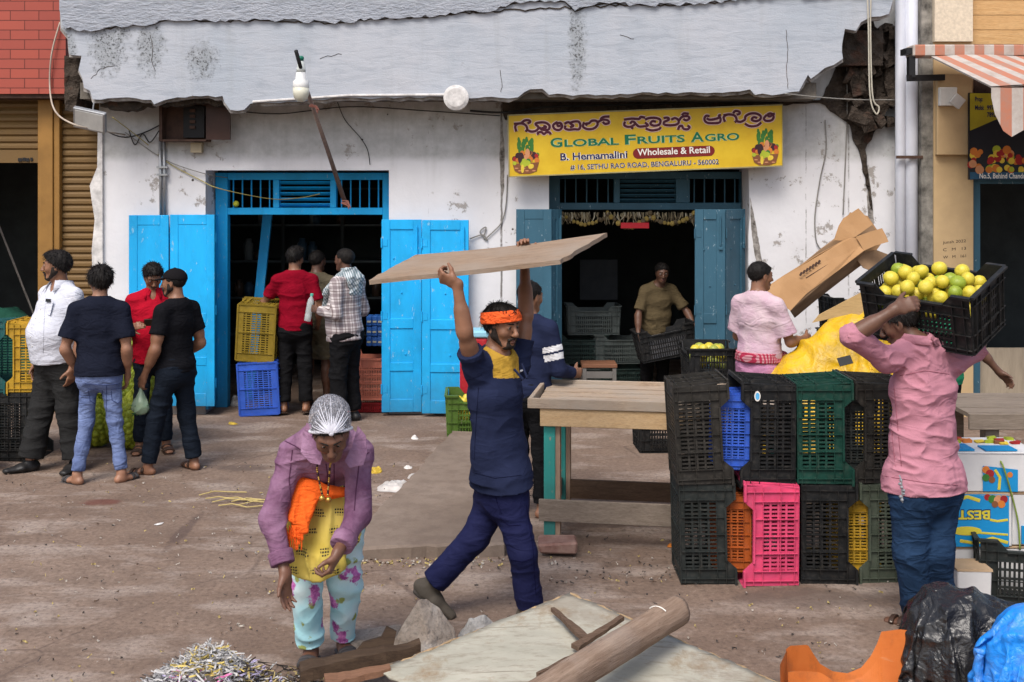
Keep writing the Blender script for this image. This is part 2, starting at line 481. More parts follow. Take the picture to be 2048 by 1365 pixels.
def mat_parapet():
    k = MB_('parapet_paint', .85, .15)
    x, y, z = k.sep()
    br = k.noise(3.5, 7, .72, k.map((.9, 1, 4.5)), .6); big = k.noise(1.1, 5, .6)
    c = k.mix(k.ramp(big, [(.3, 0), (.7, 1)]), (.365, .405, .455), (.45, .47, .51))
    c = k.mix(k.math('MULTIPLY', k.ramp(br, [(.36, 1), (.52, 0)]), .45), c, (.26, .29, .335))
    c = k.mix(k.math('MULTIPLY', k.ramp(k.noise(7, 8, .78), [(.66, 0), (.70, 1)]), .7), c, (.27, .28, .29))
    c = k.mix(k.math('MULTIPLY', k.ramp(k.noise(1.7, 5, .6), [(.5, 0), (.7, 1)]), .35), c, (.49, .49, .515))
    st = k.noise(1, 5, .7, k.map((5, 1, .5)))
    c = k.mix(k.math('MULTIPLY', k.ramp(st, [(.55, 0), (.75, 1)]), .3), c, (.27, .28, .28))
    # mould patches towards the left end
    for px, py, rx, rz in ((215, 95, .22, .3), (300, 95, .16, .3), (405, 122, .17, .2), (135, 90, .1, .3), (1155, 90, .10, .55), (245, 40, .12, .25)):
        cx, cz = PX(px, 11.25), PZ(py, 11.25)
        d = k.math('ADD', k.math('POWER', k.math('DIVIDE', k.math('SUBTRACT', x, cx), rx), 2), k.math('POWER', k.math('DIVIDE', k.math('SUBTRACT', z, cz), rz), 2))
        n2 = k.noise(16, 5, .75)
        msk = k.ramp(k.math('ADD', d, k.math('MULTIPLY', k.math('SUBTRACT', n2, .5), 4)), [(.1, 1), (1.2, 0)])
        c = k.mix(k.math('MULTIPLY', msk, .5), c, (.20, .215, .215)); c = k.mix(k.math('MULTIPLY', msk, k.ramp(k.noise(45, 4, .7), [(.52, 0), (.60, .9)])), c, (.05, .05, .05))
    k.col(c); k.bump(k.math('ADD', br, k.math('MULTIPLY', k.noise(60, 3, .6), .3)), .5, .012)
    return k.m
def mat_ledge():
    k = MB_('rough_render', .9, .12)
    n = k.noise(5, 8, .72, k.map((1, 1, 2.5))); m = k.noise(22, 5, .7, k.map((.6, 1, 1.6)))
    c = k.mix(k.ramp(n, [(.35, 0), (.65, 1)]), (.34, .37, .42), (.43, .455, .505))
    c = k.mix(k.ramp(m, [(.3, .5), (.45, 0)]), c, (.25, .26, .27))
    k.col(c); k.bump(k.math('ADD', n, m), 1, .03); return k.m
def mat_ground():
    k = MB_('street_dirt', .95, .12)
    big = k.noise(.55, 6, .6); mid = k.noise(3.2, 7, .7); fine = k.noise(32, 6, .8); sp = k.vor(30)
    c = k.mix(k.ramp(big, [(.35, 0), (.65, 1)]), (.19, .131, .098), (.262, .193, .150))
    c = k.mix(k.math('MULTIPLY', k.ramp(mid, [(.40, 1), (.60, 0)]), .42), c, (.125, .088, .068))
    c = k.mix(k.math('MULTIPLY', k.ramp(k.noise(1.4, 4, .6, k.map((1, 2.2, 1))), [(.50, 0), (.66, 1)]), .75), c, (.36, .295, .25))
    c = k.mix(k.math('MULTIPLY', k.ramp(fine, [(.36, 1), (.52, 0)]), .62), c, (.085, .062, .05)); c = k.mix(k.math('MULTIPLY', k.ramp(fine, [(.58, 0), (.70, 1)]), .4), c, (.46, .39, .33))
    c = k.mix(k.math('MULTIPLY', k.ramp(sp, [(.06, 1), (.10, 0)]), k.ramp(k.noise(2.1, 2, .5), [(.48, 0), (.6, .8)])), c, (.42, .37, .31))
    cr = k.vor(.75, k.mix(.12, k.co, k.noise(3, 3, .6)), 'DISTANCE_TO_EDGE')
    c = k.mix(k.math('MULTIPLY', k.ramp(cr, [(.002, 1), (.007, 0)]), k.ramp(big, [(.45, 0), (.6, .6)])), c, (.07, .05, .045))
    # red spit stain and a wet trail
    x, y, z = k.sep()
    for px, py, rx, ry, cc in ((200, 1005, .16, .10, (.13, .045, .035)), (370, 1060, .05, .5, (.10, .07, .06)), (650, 905, .35, .12, (.10, .075, .062)), (1620, 1200, .5, .2, (.12, .09, .075)), (480, 935, .3, .14, (.11, .082, .07))):
        Y = 5290 / (py - 380); cx = PX(px, Y)
        d = k.math('ADD', k.math('POWER', k.math('DIVIDE', k.math('SUBTRACT', x, cx), rx), 2), k.math('POWER', k.math('DIVIDE', k.math('SUBTRACT', y, Y), ry), 2))
        msk = k.ramp(k.math('ADD', d, k.math('MULTIPLY', k.math('SUBTRACT', mid, .5), 3)), [(.3, 1), (1.1, 0)])
        c = k.mix(k.math('MULTIPLY', msk, .7), c, cc)
    k.col(c); k.bump(k.math('ADD', k.math('MULTIPLY', mid, 1.5), k.math('ADD', fine, k.math('MULTIPLY', sp, .4))), .5, .014)
    k.rough(k.ramp(mid, [(.3, .75), (.6, .98)]))
    return k.m
def mat_cement():
    k = MB_('ramp_cement', .92, .12)
    big = k.noise(1.1, 6, .65); mid = k.noise(8, 6, .7)
    c = k.mix(k.ramp(big, [(.35, 0), (.65, 1)]), (.178, .136, .107), (.242, .190, .152))
    c = k.mix(k.math('MULTIPLY', k.ramp(mid, [(.4, 1), (.55, 0)]), .4), c, (.12, .09, .073))
    k.col(c); k.bump(k.math('ADD', mid, k.noise(60, 4, .7)), .4, .01); return k.m
def mat_paintwood(name, c, chip, cvar=.12):
    k = MB_(name, .55, .35)
    n = k.noise(2.2, 4, .6, k.map((2, 2, .6))); f = k.noise(16, 7, .75, k.map((1.4, 1.4, .6)))
    a = k.mix(k.ramp(n, [(.3, 0), (.7, 1)]), tuple(x * (1 - cvar) for x in c), tuple(min(1, x * (1 + cvar)) for x in c))
    a = k.mix(k.math('MULTIPLY', k.ramp(k.noise(3.5, 5, .65), [(.52, 0), (.68, 1)]), .28), a, tuple(x * .45 for x in c))
    a = k.mix(k.ramp(f, [(.615, 0), (.645, 1)]), a, chip)
    a = k.mix(k.ramp(k.noise(28, 3, .6), [(.74, 0), (.76, .8)]), a, (.5, .6, .66))
    # grime worn into the foot of the wood
    x, y, z = k.sep()
    a = k.mix(k.math('MULTIPLY', k.ramp(k.math('ADD', z, k.math('MULTIPLY', k.noise(5, 5, .7), .5)), [(.3, 1), (.75, 0)]), .6), a, tuple(q * .3 + .03 for q in c))
    k.col(a); k.bump(k.math('ADD', k.math('MULTIPLY', k.ramp(f, [(.69, 0), (.71, 1)]), -1), k.noise(12, 4, .6, k.map((6, 6, .5)))), .3, .004)
    return k.m
def mat_brick():
    k = MB_('red_tile', .6, .3)
    n = k.n.new('ShaderNodeTexBrick'); k.l.new(k.map((1, 1, 1), (R(90), 0, 0)), n.inputs['Vector'])
    n.inputs['Scale'].default_value = 1; n.inputs['Brick Width'].default_value = .29; n.inputs['Row Height'].default_value = .098
    n.inputs['Mortar Size'].default_value = .0045; n.inputs['Color1'].default_value = (.40, .085, .055, 1); n.inputs['Color2'].default_value = (.33, .07, .05, 1)
    n.inputs['Mortar'].default_value = (.10, .022, .016, 1)
    c = k.mix(k.math('MULTIPLY', k.noise(3, 5, .6), .35), n.outputs[0], (.22, .05, .04))
    k.col(c); k.bump(k.math('SUBTRACT', 1, n.outputs['Fac']), .5, .006); return k.m
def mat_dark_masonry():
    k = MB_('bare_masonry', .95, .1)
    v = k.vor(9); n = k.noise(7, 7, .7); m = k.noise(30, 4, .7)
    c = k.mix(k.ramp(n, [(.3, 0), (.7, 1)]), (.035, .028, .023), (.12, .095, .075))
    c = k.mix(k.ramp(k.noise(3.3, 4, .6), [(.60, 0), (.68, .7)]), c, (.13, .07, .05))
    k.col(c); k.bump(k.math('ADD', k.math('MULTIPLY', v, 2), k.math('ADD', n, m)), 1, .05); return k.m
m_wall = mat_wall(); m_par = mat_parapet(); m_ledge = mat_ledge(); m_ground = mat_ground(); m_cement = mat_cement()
m_blue = mat_paintwood('blue_door_paint', (.008, .385, .78), (.22, .48, .66))
m_slate = mat_paintwood('slate_door_paint', (.034, .105, .155), (.26, .34, .38))
m_brick = mat_brick(); m_mason = mat_dark_masonry()
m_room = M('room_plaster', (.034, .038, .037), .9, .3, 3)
m_black = M('black_iron', (.012, .012, .013), .6, .3)
m_rust = M('rusty_brown', (.075, .042, .03), .8, .4, 9, .3, 40)
m_shut = M('shutter_paint', (.215, .125, .04), .6, .25, 3, .1, 30, c2=(.15, .09, .035), stretch=(1, 1, 3))
m_post = M('post_ochre', (.27, .14, .035), .6, .2, 3, .1, 30)
m_white = M('white_plastic', (.62, .61, .58), .5, .12, 6)
m_pvc = M('pvc_pipe', (.58, .60, .66), .45, .08, 3)
m_beige = M('beige_paint', (.52, .37, .20), .8, .12, 2.5, .1, 30)
m_cream = M('cream_stucco', (.60, .52, .40), .9, .15, 30, .5, 60)
m_oak = wood('orange_cladding', (.50, .29, .12), (.62, .40, .19), 'X')
m_grime = M('black_grime', (.09, .085, .075), .95, .5, 6, .4, 40, c2=(.35, .33, .29))
m_wire = M('grey_cable', (.22, .21, .19), .6, .3)
m_wireb = M('black_cable', (.03, .03, .03), .6, .3)
m_steel = M('dull_steel', (.35, .36, .37), .4, .2, metal=.6)
m_conc = M('bare_concrete', (.14, .125, .105), .95, .3, 6, .6, 50, bd=.01)
m_chipw = M('white_chip_edge', (.60, .58, .56), .9, .3, 12, .5, 40)

# ------------------------------------------------------------------ ground
YW = 11.8
g = MB()
nx, ny = 60, 60
# one sheet to the horizon, finer near the market
xs = [-80, -40, -20, -12] + [-8 + i * .25 for i in range(65)] + [12, 20, 40, 80]
ys = [-60, -20, -5, 0, 3] + [4 + i * .2 for i in range(45)] + [14, 17, 25, 60]
gv = np.array([(x, y, 0.0) for y in ys for x in xs])
inside = (gv[:, 1] > 4.0) & (gv[:, 1] < 12) & (abs(gv[:, 0]) < 8)
gv[:, 2] = np.where(inside, fbm(gv * np.array([1.3, 1.3, 1]) + 5, 3) * .016, 0)
nxx = len(xs)
gf = [(j * nxx + i, j * nxx + i + 1, (j + 1) * nxx + i + 1, (j + 1) * nxx + i) for j in range(len(ys) - 1) for i in range(nxx - 1)]
structure(np_obj('ground', gv, gf, m_ground))

# worn cement ramp in front of the blue door, and the step along the shops
def slab(name, poly, thick, mat, zf=None, wob=.03, n=10, top=None):
    """poly: ground outline (x,y); rough edge"""
    pts = []
    for i in range(len(poly)):
        a = Vector((*poly[i], 0)); b = Vector((*poly[(i + 1) % len(poly)], 0))
        m = max(2, int((b - a).length / .08))
        for k in range(m):
            p = a.lerp(b, k / m); pts.append(p + Vector((rng.uniform(-wob, wob), rng.uniform(-wob, wob), 0)) * (.5 if k else .2))
    N = len(pts)
    tz = [(zf(p) if zf else thick) + rng.uniform(-.006, .006) for p in pts]
    mb = MB()
    vs = [(p.x * 1 + (q.x - p.x) * 0, p.y, -.03) for p, q in zip(pts, pts)] + [(p.x, p.y, z - .012) for p, z in zip(pts, tz)]
    cx = sum(p.x for p in pts) / N; cy = sum(p.y for p in pts) / N
    ins = [p + (Vector((cx, cy, 0)) - p).normalized() * .03 for p in pts]
    vs += [(p.x, p.y, (zf(p) if zf else thick)) for p in ins]
    fs = [(i, (i + 1) % N, N + (i + 1) % N, N + i) for i in range(N)] + [(N + i, N + (i + 1) % N, 2 * N + (i + 1) % N, 2 * N + i) for i in range(N)]
    fs.append(tuple(2 * N + i for i in range(N)))
    mb.add(vs, fs)
    return structure(mb.build(name, mat))
def GY(py): return 5290.0 / (py - 380)
def G(px, py): Y = GY(py); return (PX(px, Y), Y)
slab('pavement_ramp', [G(690, 1124), G(800, 1120), G(1010, 1114), G(1012, 1070), G(955, 985), G(980, 930), G(1000, 888), G(905, 885), G(815, 985), G(722, 1075)], .05, m_cement,
     zf=lambda p: .085 + max(0, p.y - 7.3) * .008)
slab('pavement', [(.25, 7.75), (2.0, 7.7), (4.6, 7.6), (4.6, 8.6), (4.6, 11.75), (-.1, 11.75), (-.1, 10.4), (.15, 8.9)], .03, m_ground, zf=lambda p: .02 + max(0, p.y - 7.8) * .006)
slab('gutter_edge', [G(895, 1050), G(945, 978), G(958, 978), G(915, 1055)], .07, m_cement, wob=.01)

# ------------------------------------------------------------------ the white market building
bld = thing('market_building', 'old whitewashed market building with broken concrete parapet and two wooden doorways', 'building', (0, YW, 0))
def px_poly(pts, Y): return [(PX(a, Y), PZ(b, Y)) for a, b in pts]
floor_py = 380 + 5290 / YW
w = MB()
wob = lambda a, n, s: [(a[0] + (a[2] - a[0]) * i / n + rng.uniform(-s, s), a[1] + (a[3] - a[1]) * i / n) for i in range(1, n)]
D1L, D1R, D1T = 411, 778, 341
D2L, D2R, D2T = 1098, 1497, 338
left_edge = [(205, floor_py + 4)] + [(204, 760), (206, 640), (190, 560), (192, 500), (196, 440), (188, 395), (184, 372), (200, 335), (198, 300), (196, 262), (199, 200), (196, -140)]
out = left_edge + [(1792, -140), (1792, floor_py + 4), (D2R, floor_py + 4), (D2R, 470), (1500, 430), (D2R, D2T), (D2L, D2T), (D2L, floor_py + 4), (D1R, floor_py + 4), (D1R, D1T), (D1L, D1T), (D1L, floor_py + 4)]
w.prism(px_poly(out, YW), YW, YW + .5)
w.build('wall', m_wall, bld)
# flaked plaster edge left of the wall
mb = MB(); mb.prism(px_poly([(196, 262), (205, 262), (206, 640), (204, 800), (197, 800), (193, 640), (186, 560), (184, 500), (190, 440), (183, 395), (180, 372), (195, 335)], YW - .03), YW - .04, YW + .1)
mb.build('plaster_edge', m_chipw, bld)
# parapet
par = [(118, -120), (120, 0), (122, 55), (135, 72), (139, 110), (163, 112), (157, 140), (165, 158), (168, 176), (180, 182), (185, 199), (215, 197), (255, 195), (302, 200), (308, 209), (330, 200), (355, 195), (400, 193), (445, 192),
       (449, 205), (460, 220), (475, 222), (488, 220), (500, 208), (560, 206), (680, 196), (760, 196), (887, 194), (940, 197), (1000, 196), (1036, 195), (1048, 185), (1060, 179), (1085, 178), (1098, 190), (1160, 190), (1240, 188), (1300, 185),
       (1350, 188), (1400, 186), (1460, 184), (1500, 179), (1510, 190), (1560, 189), (1598, 183), (1606, 168), (1616, 150), (1622, 158), (1650, 136), (1668, 130), (1686, 118), (1684, 90), (1690, 58), (1712, 62), (1722, 45), (1742, 34), (1778, 28), (1786, 0), (1790, -120)]
def rough(pts, s=2.5, st=14):
    o = []
    for a, b in zip(pts, pts[1:] + pts[:1]):
        d = math.hypot(b[0] - a[0], b[1] - a[1]); n = max(1, int(d / st))
        big = min(a[1], b[1]) < -50
        for i in range(n if not big else 1):
            t = i / n; j = 0 if (i == 0 or big) else s
            o.append((a[0] + (b[0] - a[0]) * t + rng.uniform(-j, j) * .5, a[1] + (b[1] - a[1]) * t + rng.uniform(-j, j)))
    return o
YP = 11.25
par_r = rough(par)
mb = MB(); mb.prism(px_poly(par_r, YP), YP, YP + .13); mb.build('parapet', m_par, bld)
mb = MB(); mb.prism(px_poly([(x + rng.uniform(-1, 1), y + 3 + rng.uniform(0, 5)) for x, y in par_r], YP + .05), YP + .045, YP + .12)
mb.build('parapet_core', M('broken_core', (.20, .165, .135), .95, .4, 9, .6, 40, c2=(.50, .48, .46)), bld)
# rougher band above the crack
crack = [(118, -120), (119, 20), (130, 58), (190, 62), (232, 52), (300, 50), (330, 40), (420, 42), (520, 40), (600, 42), (660, 46), (760, 38), (880, 30), (930, 22), (970, 25), (1020, 8), (1060, 2), (1130, 3), (1150, 22), (1170, 14), (1210, 6), (1290, 10), (1350, 10), (1450, 2), (1500, -4), (1700, -10), (1786, -12), (1790, -120)]
mb = MB(); mb.prism(px_poly(rough(crack, 4, 10), YP - .03), YP - .035, YP + .002); mb.build('ledge', m_ledge, bld)
# dark crack line just below the ledge
mb = MB(); mb.tube([P(x, y + 1, YP - .006) for x, y in rough(crack[3:-3], 3, 10)[:-40]], .007, 5); mb.build('crack', m_mason, bld)
for pts in ([(182, 158), (192, 150), (200, 138), (222, 133), (236, 128)], [(1572, 60), (1576, 100), (1573, 140), (1577, 186)], [(300, 70), (306, 96), (303, 120), (312, 150)], [(640, 118), (655, 112), (690, 108)], [(1240, 70), (1262, 78), (1275, 76)], [(1000, 140), (1004, 168), (1001, 192)]):
    mb = MB(); mb.tube([P(x, y, YP - .001) for x, y in rough(pts, 2, 6)[:-int(max(2, math.hypot(pts[-1][0] - pts[0][0], pts[-1][1] - pts[0][1]) / 6))]], .0028, 5); mb.build('crack', m_mason, bld)
for pts in ([(1500, 395), (1506, 420), (1512, 450), (1524, 520), (1530, 565), (1520, 560), (1508, 500), (1502, 450)], [(1735, 330), (1742, 380), (1748, 440), (1744, 500), (1738, 470), (1734, 400)], [(1003, 230), (1009, 300), (1008, 380), (1003, 400), (999, 320)], [(200, 700), (204, 740), (203, 800), (199, 780)]):
    mb = MB(); mb.prism(px_poly(rough(pts, 1.5, 7), YW - .004), YW - .004, YW - .0015); mb.build('plaster_flaw', M('plaster_flaw', (.13, .105, .085), .95, .6, 16, .6, 50, c2=(.42, .39, .36)), bld)
# slab of the balcony and the bare beam above the doors
mb = MB(); mb.box((PX(150, YP), YP + .131, 3.20), (PX(1640, YP), YW - .001, 3.36)); mb.build('balcony_slab', m_conc, bld)
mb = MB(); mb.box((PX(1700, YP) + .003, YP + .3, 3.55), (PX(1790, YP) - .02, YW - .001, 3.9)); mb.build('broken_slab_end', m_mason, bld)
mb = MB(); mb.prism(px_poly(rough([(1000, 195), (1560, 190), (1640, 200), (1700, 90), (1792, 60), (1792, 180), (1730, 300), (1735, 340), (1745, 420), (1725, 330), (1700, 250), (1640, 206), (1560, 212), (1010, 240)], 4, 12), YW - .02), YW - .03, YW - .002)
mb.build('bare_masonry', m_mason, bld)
mb = MB(); mb.prism(px_poly(rough([(130, 112), (160, 112), (165, 160), (150, 225), (131, 222)], 2, 8), YP + .2), YP + .18, YW + .1); mb.build('broken_corner', m_mason, bld)
mb = MB()   # ragged lumps of the broken right end
for i in range(46):
    t = rng.random(); px = 1690 + 95 * rng.random(); py = rng.uniform(35, 250) if px > 1705 else rng.uniform(120, 260)
    if py > 200 and px < 1712: continue
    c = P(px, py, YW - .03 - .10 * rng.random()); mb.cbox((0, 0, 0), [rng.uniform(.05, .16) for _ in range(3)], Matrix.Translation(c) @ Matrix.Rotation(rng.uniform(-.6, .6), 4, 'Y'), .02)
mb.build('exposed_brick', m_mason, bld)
mb = MB(); mb.prism(px_poly(rough([(195, 180), (470, 180), (462, 208), (440, 214), (400, 209), (352, 215), (310, 212), (250, 224), (205, 215)], 5, 9), YP + .2), YP + .14, YP + .3); mb.build('broken_underside', m_mason, bld)
# round drum hanging under the parapet
mb = MB(); mb.lathe([(.002, -.02), (.108, -.02), (.122, -.006), (.122, .10), (.09, .115), (.002, .115)], Matrix.Translation(P(913, 197, YP - .05)) @ Matrix.Rotation(R(90), 4, 'X'), 28)
mb.build('plaster_roundel', m_chipw, bld, smooth=False)
mb = MB(); mb.tube([P(505, 204, YP - .01), P(700, 191, YP - .012), P(890, 190, YP - .01)], .012, 6); mb.build('edge_bead', m_chipw, bld)

# ---- doorways
def bar_panel(mb, x0, x1, z0, z1, y, n, r=.008):
    for i in range(n):
        x = x0 + (x1 - x0) * (i + .5) / n
        mb.tube([(x, y, z0), (x, y, z1)], r, 6)
def leaf_mb(wd, ht, t=.035, mirror=False, rails=(.0, .29, .57, 1)):
    """panelled door leaf, hinge edge at x=0, foot at z=0, face towards -y"""
    mb = MB(); st = .085
    mb.box((0, -t / 2 + .012, .002), (wd, t / 2 - .006, ht - .002))
    for x0, x1 in ((0, st), (wd - st, wd)): mb.box((x0, -t / 2, 0), (x1, t / 2, ht))
    zr = [0, ht * .235, ht * .46, ht]
    hs = [.13, .085, .10, .10]
    for z, h in zip(zr, hs):
        z0 = min(max(z - h / 2, 0), ht - h)
        mb.box((st + .0005, -t / 2 + .001, z0), (wd - st - .0005, t / 2 - .001, z0 + h))
    # hasp / drop bolt
    xx = wd - st * .55 if not mirror else st * .55
    mb.box((xx - .011, -t / 2 - .012, ht * .80), (xx + .011, -t / 2 - .0005, ht * .955))
    mb.tube([(xx, -t / 2 - .018, ht * .82), (xx, -t / 2 - .018, ht * .97)], .007, 6)
    mb.box((xx - .02, -t / 2 - .02, ht * .80), (xx + .02, -t / 2 - .0125, ht * .815))
    hx = 0.0
    for z in (ht * .12, ht * .5, ht * .88): mb.tube([(hx, -t / 2 - .006, z - .05), (hx, -t / 2 - .006, z + .05)], .010, 6); mb.box((hx + .002, -t / 2 - .004, z - .035), (hx + .06, -t / 2 - .0006, z + .035))
    for x, z in ((wd * .5, ht * .62), (wd * .3, ht * .80), (wd * .6, ht * .30)): mb.ball((x, -t / 2 + .008, z), .010, 6, 4)
    return mb
def place_leaf(frame, x, y, ang, wd, ht, mat, z=.10, mirror=False, nm='door_leaf'):
    mb = leaf_mb(wd, ht, mirror=mirror)
    m = Matrix.Translation((x, y, z)) @ Matrix.Rotation(ang, 4, 'Z')
    mb.v = [tuple(m @ Vector(v)) for v in mb.v]
    return mb.build(nm, mat, frame, bevel=.003)
def doorway(L, Rr, T, openL, openR, lint_py, mat, panels, nm, tr_top):
    """wooden frame with barred transom, set deep in the wall opening"""
    Yf = YW + .35
    xl, xr = PX(L, YW) + .01, PX(Rr, YW) - .005
    zt = PZ(tr_top, Yf); zl = PZ(lint_py, Yf); zb = PZ(lint_py - 14, Yf)
    mb = MB(); d = .12
    ox0, ox1 = PX(openL, Yf), PX(openR, Yf)
    mb.box((xl, Yf, 0), (ox0, Yf + d, zt)); mb.box((ox1, Yf, 0), (xr, Yf + d, zt))
    mb.box((ox0 + .0005, Yf + .003, zt - .075), (ox1 - .0005, Yf + d, zt))
    mb.box((ox0 + .0005, Yf + .002, zl), (ox1 - .0005, Yf + d, zb))
    edges = [ox0] + [PX(p, Yf) for p in panels] + [ox1]
    for i in range(0, len(panels), 2):
        mb.box((PX(panels[i], Yf), Yf + .004, zb + .0005), (PX(panels[i + 1], Yf), Yf + d, zt - .0755))
    fr = mb.build(nm, mat, bld, bevel=.004)
    bars = MB()
    spans = [(edges[0], edges[1]), (edges[2], edges[3]), (edges[4], edges[5])]
    bar_panel(bars, spans[0][0], spans[0][1], zb, zt - .075, Yf + .06, 5)
    bar_panel(bars, spans[2][0], spans[2][1], zb, zt - .075, Yf + .06, 5)
    bars.build('transom_bars', mat, fr)
    lv = MB()
    for k in range(5):
        z = zb + (zt - .075 - zb) * (k + .5) / 5
        lv.beam((spans[1][0], Yf + .06, z), (spans[1][1], Yf + .06, z), .05, .012, up=(0, .6, 1))
    lv.build('transom_louver', mat, fr)
    # painted lining of the reveal
    ln = MB(); ln.box((xl - .004, YW - .02, .05), (xl + .024, Yf - .001, zl)); ln.build('jamb_lining', mat, fr)
    return fr, Yf, zl
fr1, Yf1, zl1 = doorway(D1L, D1R, D1T, 455, 765, 430, m_blue, [546, 558, 660, 672], 'door_frame', 346)
LH = PZ(430, 11.66) - .10
yl = YW - .09
place_leaf(fr1, PX(431, yl), yl - .02, R(180) + R(-3), .46, LH, m_blue)
place_leaf(fr1, PX(431, yl) - .475, yl + .005, R(180) + R(2), .40, LH - .005, m_blue)
place_leaf(fr1, PX(763, yl) + .004, yl - .02, R(4), .405, LH + .01, m_blue, z=.04)
place_leaf(fr1, PX(763, yl) + .417, yl - .05, R(-3), .475, LH + .012, m_blue, z=.035)
m1 = MB(); ox = PX(431, YW) + .03
fr2, Yf2, zl2 = doorway(D2L, D2R, D2T, 1120, 1482, 420, m_slate, [1228, 1240, 1352, 1380], 'slate_door_frame', 344)
LH2 = PZ(419, 11.66) - .08
place_leaf(fr2, PX(1099, yl) + .02, yl - .02, R(180), .36, LH2, m_slate, z=.08, mirror=True)
place_leaf(fr2, PX(1097, yl), yl - .01, R(52), .21, LH2 - .004, m_slate, z=.08)
place_leaf(fr2, PX(1388, 11.6), 11.55, R(-4), .30, LH2, m_slate, z=.08)
place_leaf(fr2, PX(1447, 11.6), 11.55, R(50), .40, LH2, m_slate, z=.08)

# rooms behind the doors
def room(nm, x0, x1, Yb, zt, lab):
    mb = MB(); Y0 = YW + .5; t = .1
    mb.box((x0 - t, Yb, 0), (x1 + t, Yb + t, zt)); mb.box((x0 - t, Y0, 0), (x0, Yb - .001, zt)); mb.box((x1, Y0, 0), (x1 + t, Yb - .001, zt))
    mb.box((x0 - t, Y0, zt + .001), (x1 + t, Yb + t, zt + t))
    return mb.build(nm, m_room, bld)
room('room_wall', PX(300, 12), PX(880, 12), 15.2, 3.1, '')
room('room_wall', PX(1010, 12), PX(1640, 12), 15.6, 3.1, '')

# ------------------------------------------------------------------ left building
lb = thing('tiled_building', 'brown shuttered shop building clad in red brick tiles above', 'building', (PX(60, YW), YW, 0))
YL = YW + .12
mb = MB(); mb.box((-9, YL - .25, PZ(188, YL - .25)), (PX(150, YL), YL + .3, 6)); mb.build('brick_cladding', m_brick, lb)
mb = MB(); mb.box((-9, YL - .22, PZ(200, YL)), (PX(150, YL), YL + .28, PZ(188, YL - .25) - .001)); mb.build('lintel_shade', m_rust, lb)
def shutter(mb, x0, x1, z0, z1, y, p=.072):
    n = int((z1 - z0) / p)
    for i in range(n):
        z = z0 + i * p
        prof = [(y, z), (y - .022, z + .018), (y - .022, z + .045), (y, z + p)]
        vs = [(x0, yy, zz) for yy, zz in prof] + [(x1, yy, zz) for yy, zz in prof]
        mb.add(vs, [(0, 4, 5, 1), (1, 5, 6, 2), (2, 6, 7, 3)])
    mb.box((x0, y + .001, z0), (x1, y + .03, z1))
mb = MB(); shutter(mb, PX(122, YL) + .003, PX(212, YL), .05, PZ(200, YL) - .001, YL + .05); mb.build('roller_shutter', m_shut, lb)
mb = MB(); shutter(mb, -7, PX(80, YL) - .003, PZ(300, YL), PZ(200, YL) - .001, YL + .05); mb.box((-7, YL + .01, PZ(326, YL)), (PX(80, YL) - .003, YL + .06, PZ(300, YL) - .001)); mb.build('raised_shutter', m_shut, lb)
mb = MB(); mb.box((PX(80, YL), YL - .06, 0), (PX(110, YL), YL + .2, PZ(200, YL) - .001)); mb.box((PX(110, YL) + .0005, YL - .04, 0), (PX(122, YL), YL + .2, PZ(200, YL) - .002)); mb.build('shutter_post', m_post, lb, bevel=.006)
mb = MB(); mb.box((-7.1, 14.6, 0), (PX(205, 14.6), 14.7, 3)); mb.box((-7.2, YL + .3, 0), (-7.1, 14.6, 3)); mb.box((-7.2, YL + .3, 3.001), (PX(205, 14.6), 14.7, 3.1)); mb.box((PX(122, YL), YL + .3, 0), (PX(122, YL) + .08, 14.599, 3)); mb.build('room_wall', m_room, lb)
mb = MB()
for i, (px, wdt) in enumerate(((40, .05), (48, .04), (55, .045), (63, .03))): mb.cbox(P(px, 320 - (i % 2), YL - .0), (wdt * .8, .004, .035))
mb.build('painted_mark', m_black, lb)

# ------------------------------------------------------------------ right building
YR = 11.45
rb = thing('beige_building', 'beige painted shop building with cream upper panel and timber cladding', 'building', (PX(1900, YR), YR, 0))
mb = MB(); mb.box((PX(1843, YR), YR, 0), (PX(1866, YR), YR + .6, 6)); mb.build('grimy_return', m_grime, rb)
mb = MB(); mb.box((PX(1866, YR) + .001, YR - .02, 0), (PX(1945, YR), YR + .5, PZ(85, YR))); mb.build('pilaster', m_beige, rb)
mb = MB(); mb.box((PX(1868, YR), YR - .09, PZ(311, YR)), (PX(1938, YR), YR - .0205, PZ(150, YR))); mb.build('boxed_duct', m_beige, rb, bevel=.006)
mb = MB(); mb.box((PX(1865, YR), YR - .06, PZ(85, YR) + .001), (PX(1941, YR), YR + .5, 6)); mb.build('stucco_panel', m_cream, rb)
mb = MB()
for k in range(8):
    z = PZ(88, YR) + k * .148; mb.box((PX(1941, YR) + .001, YR + .05 + .002 * (k % 2), z), (8, YR + .2, z + .143))
mb.build('timber_cladding', m_oak, rb)
mb = MB(); mb.box((PX(1945, YR) + .001, YR + .02, 0), (PX(1962, YR), YR + .3, PZ(355, YR))); mb.box((PX(1962, YR) + .001, YR + .02, PZ(368, YR)), (7, YR + .3, PZ(355, YR))); mb.build('shop_frame', m_slate, rb)
mb = MB(); mb.box((PX(1945, YR) + .001, YR + .031, PZ(355, YR) + .001), (8, YR + .3, PZ(88, YR) - .001)); mb.build('fascia', m_rust, rb)
mb = MB(); mb.box((PX(1930, YR), 14.5, 0), (8, 14.6, 3)); mb.box((PX(1930, YR), YR + .6, 3.001), (8, 14.6, 3.1)); mb.box((PX(1930, YR) , YR + .6, 0), (PX(1930, YR) + .08, 14.499, 3)); mb.build('room_wall', m_room, rb)
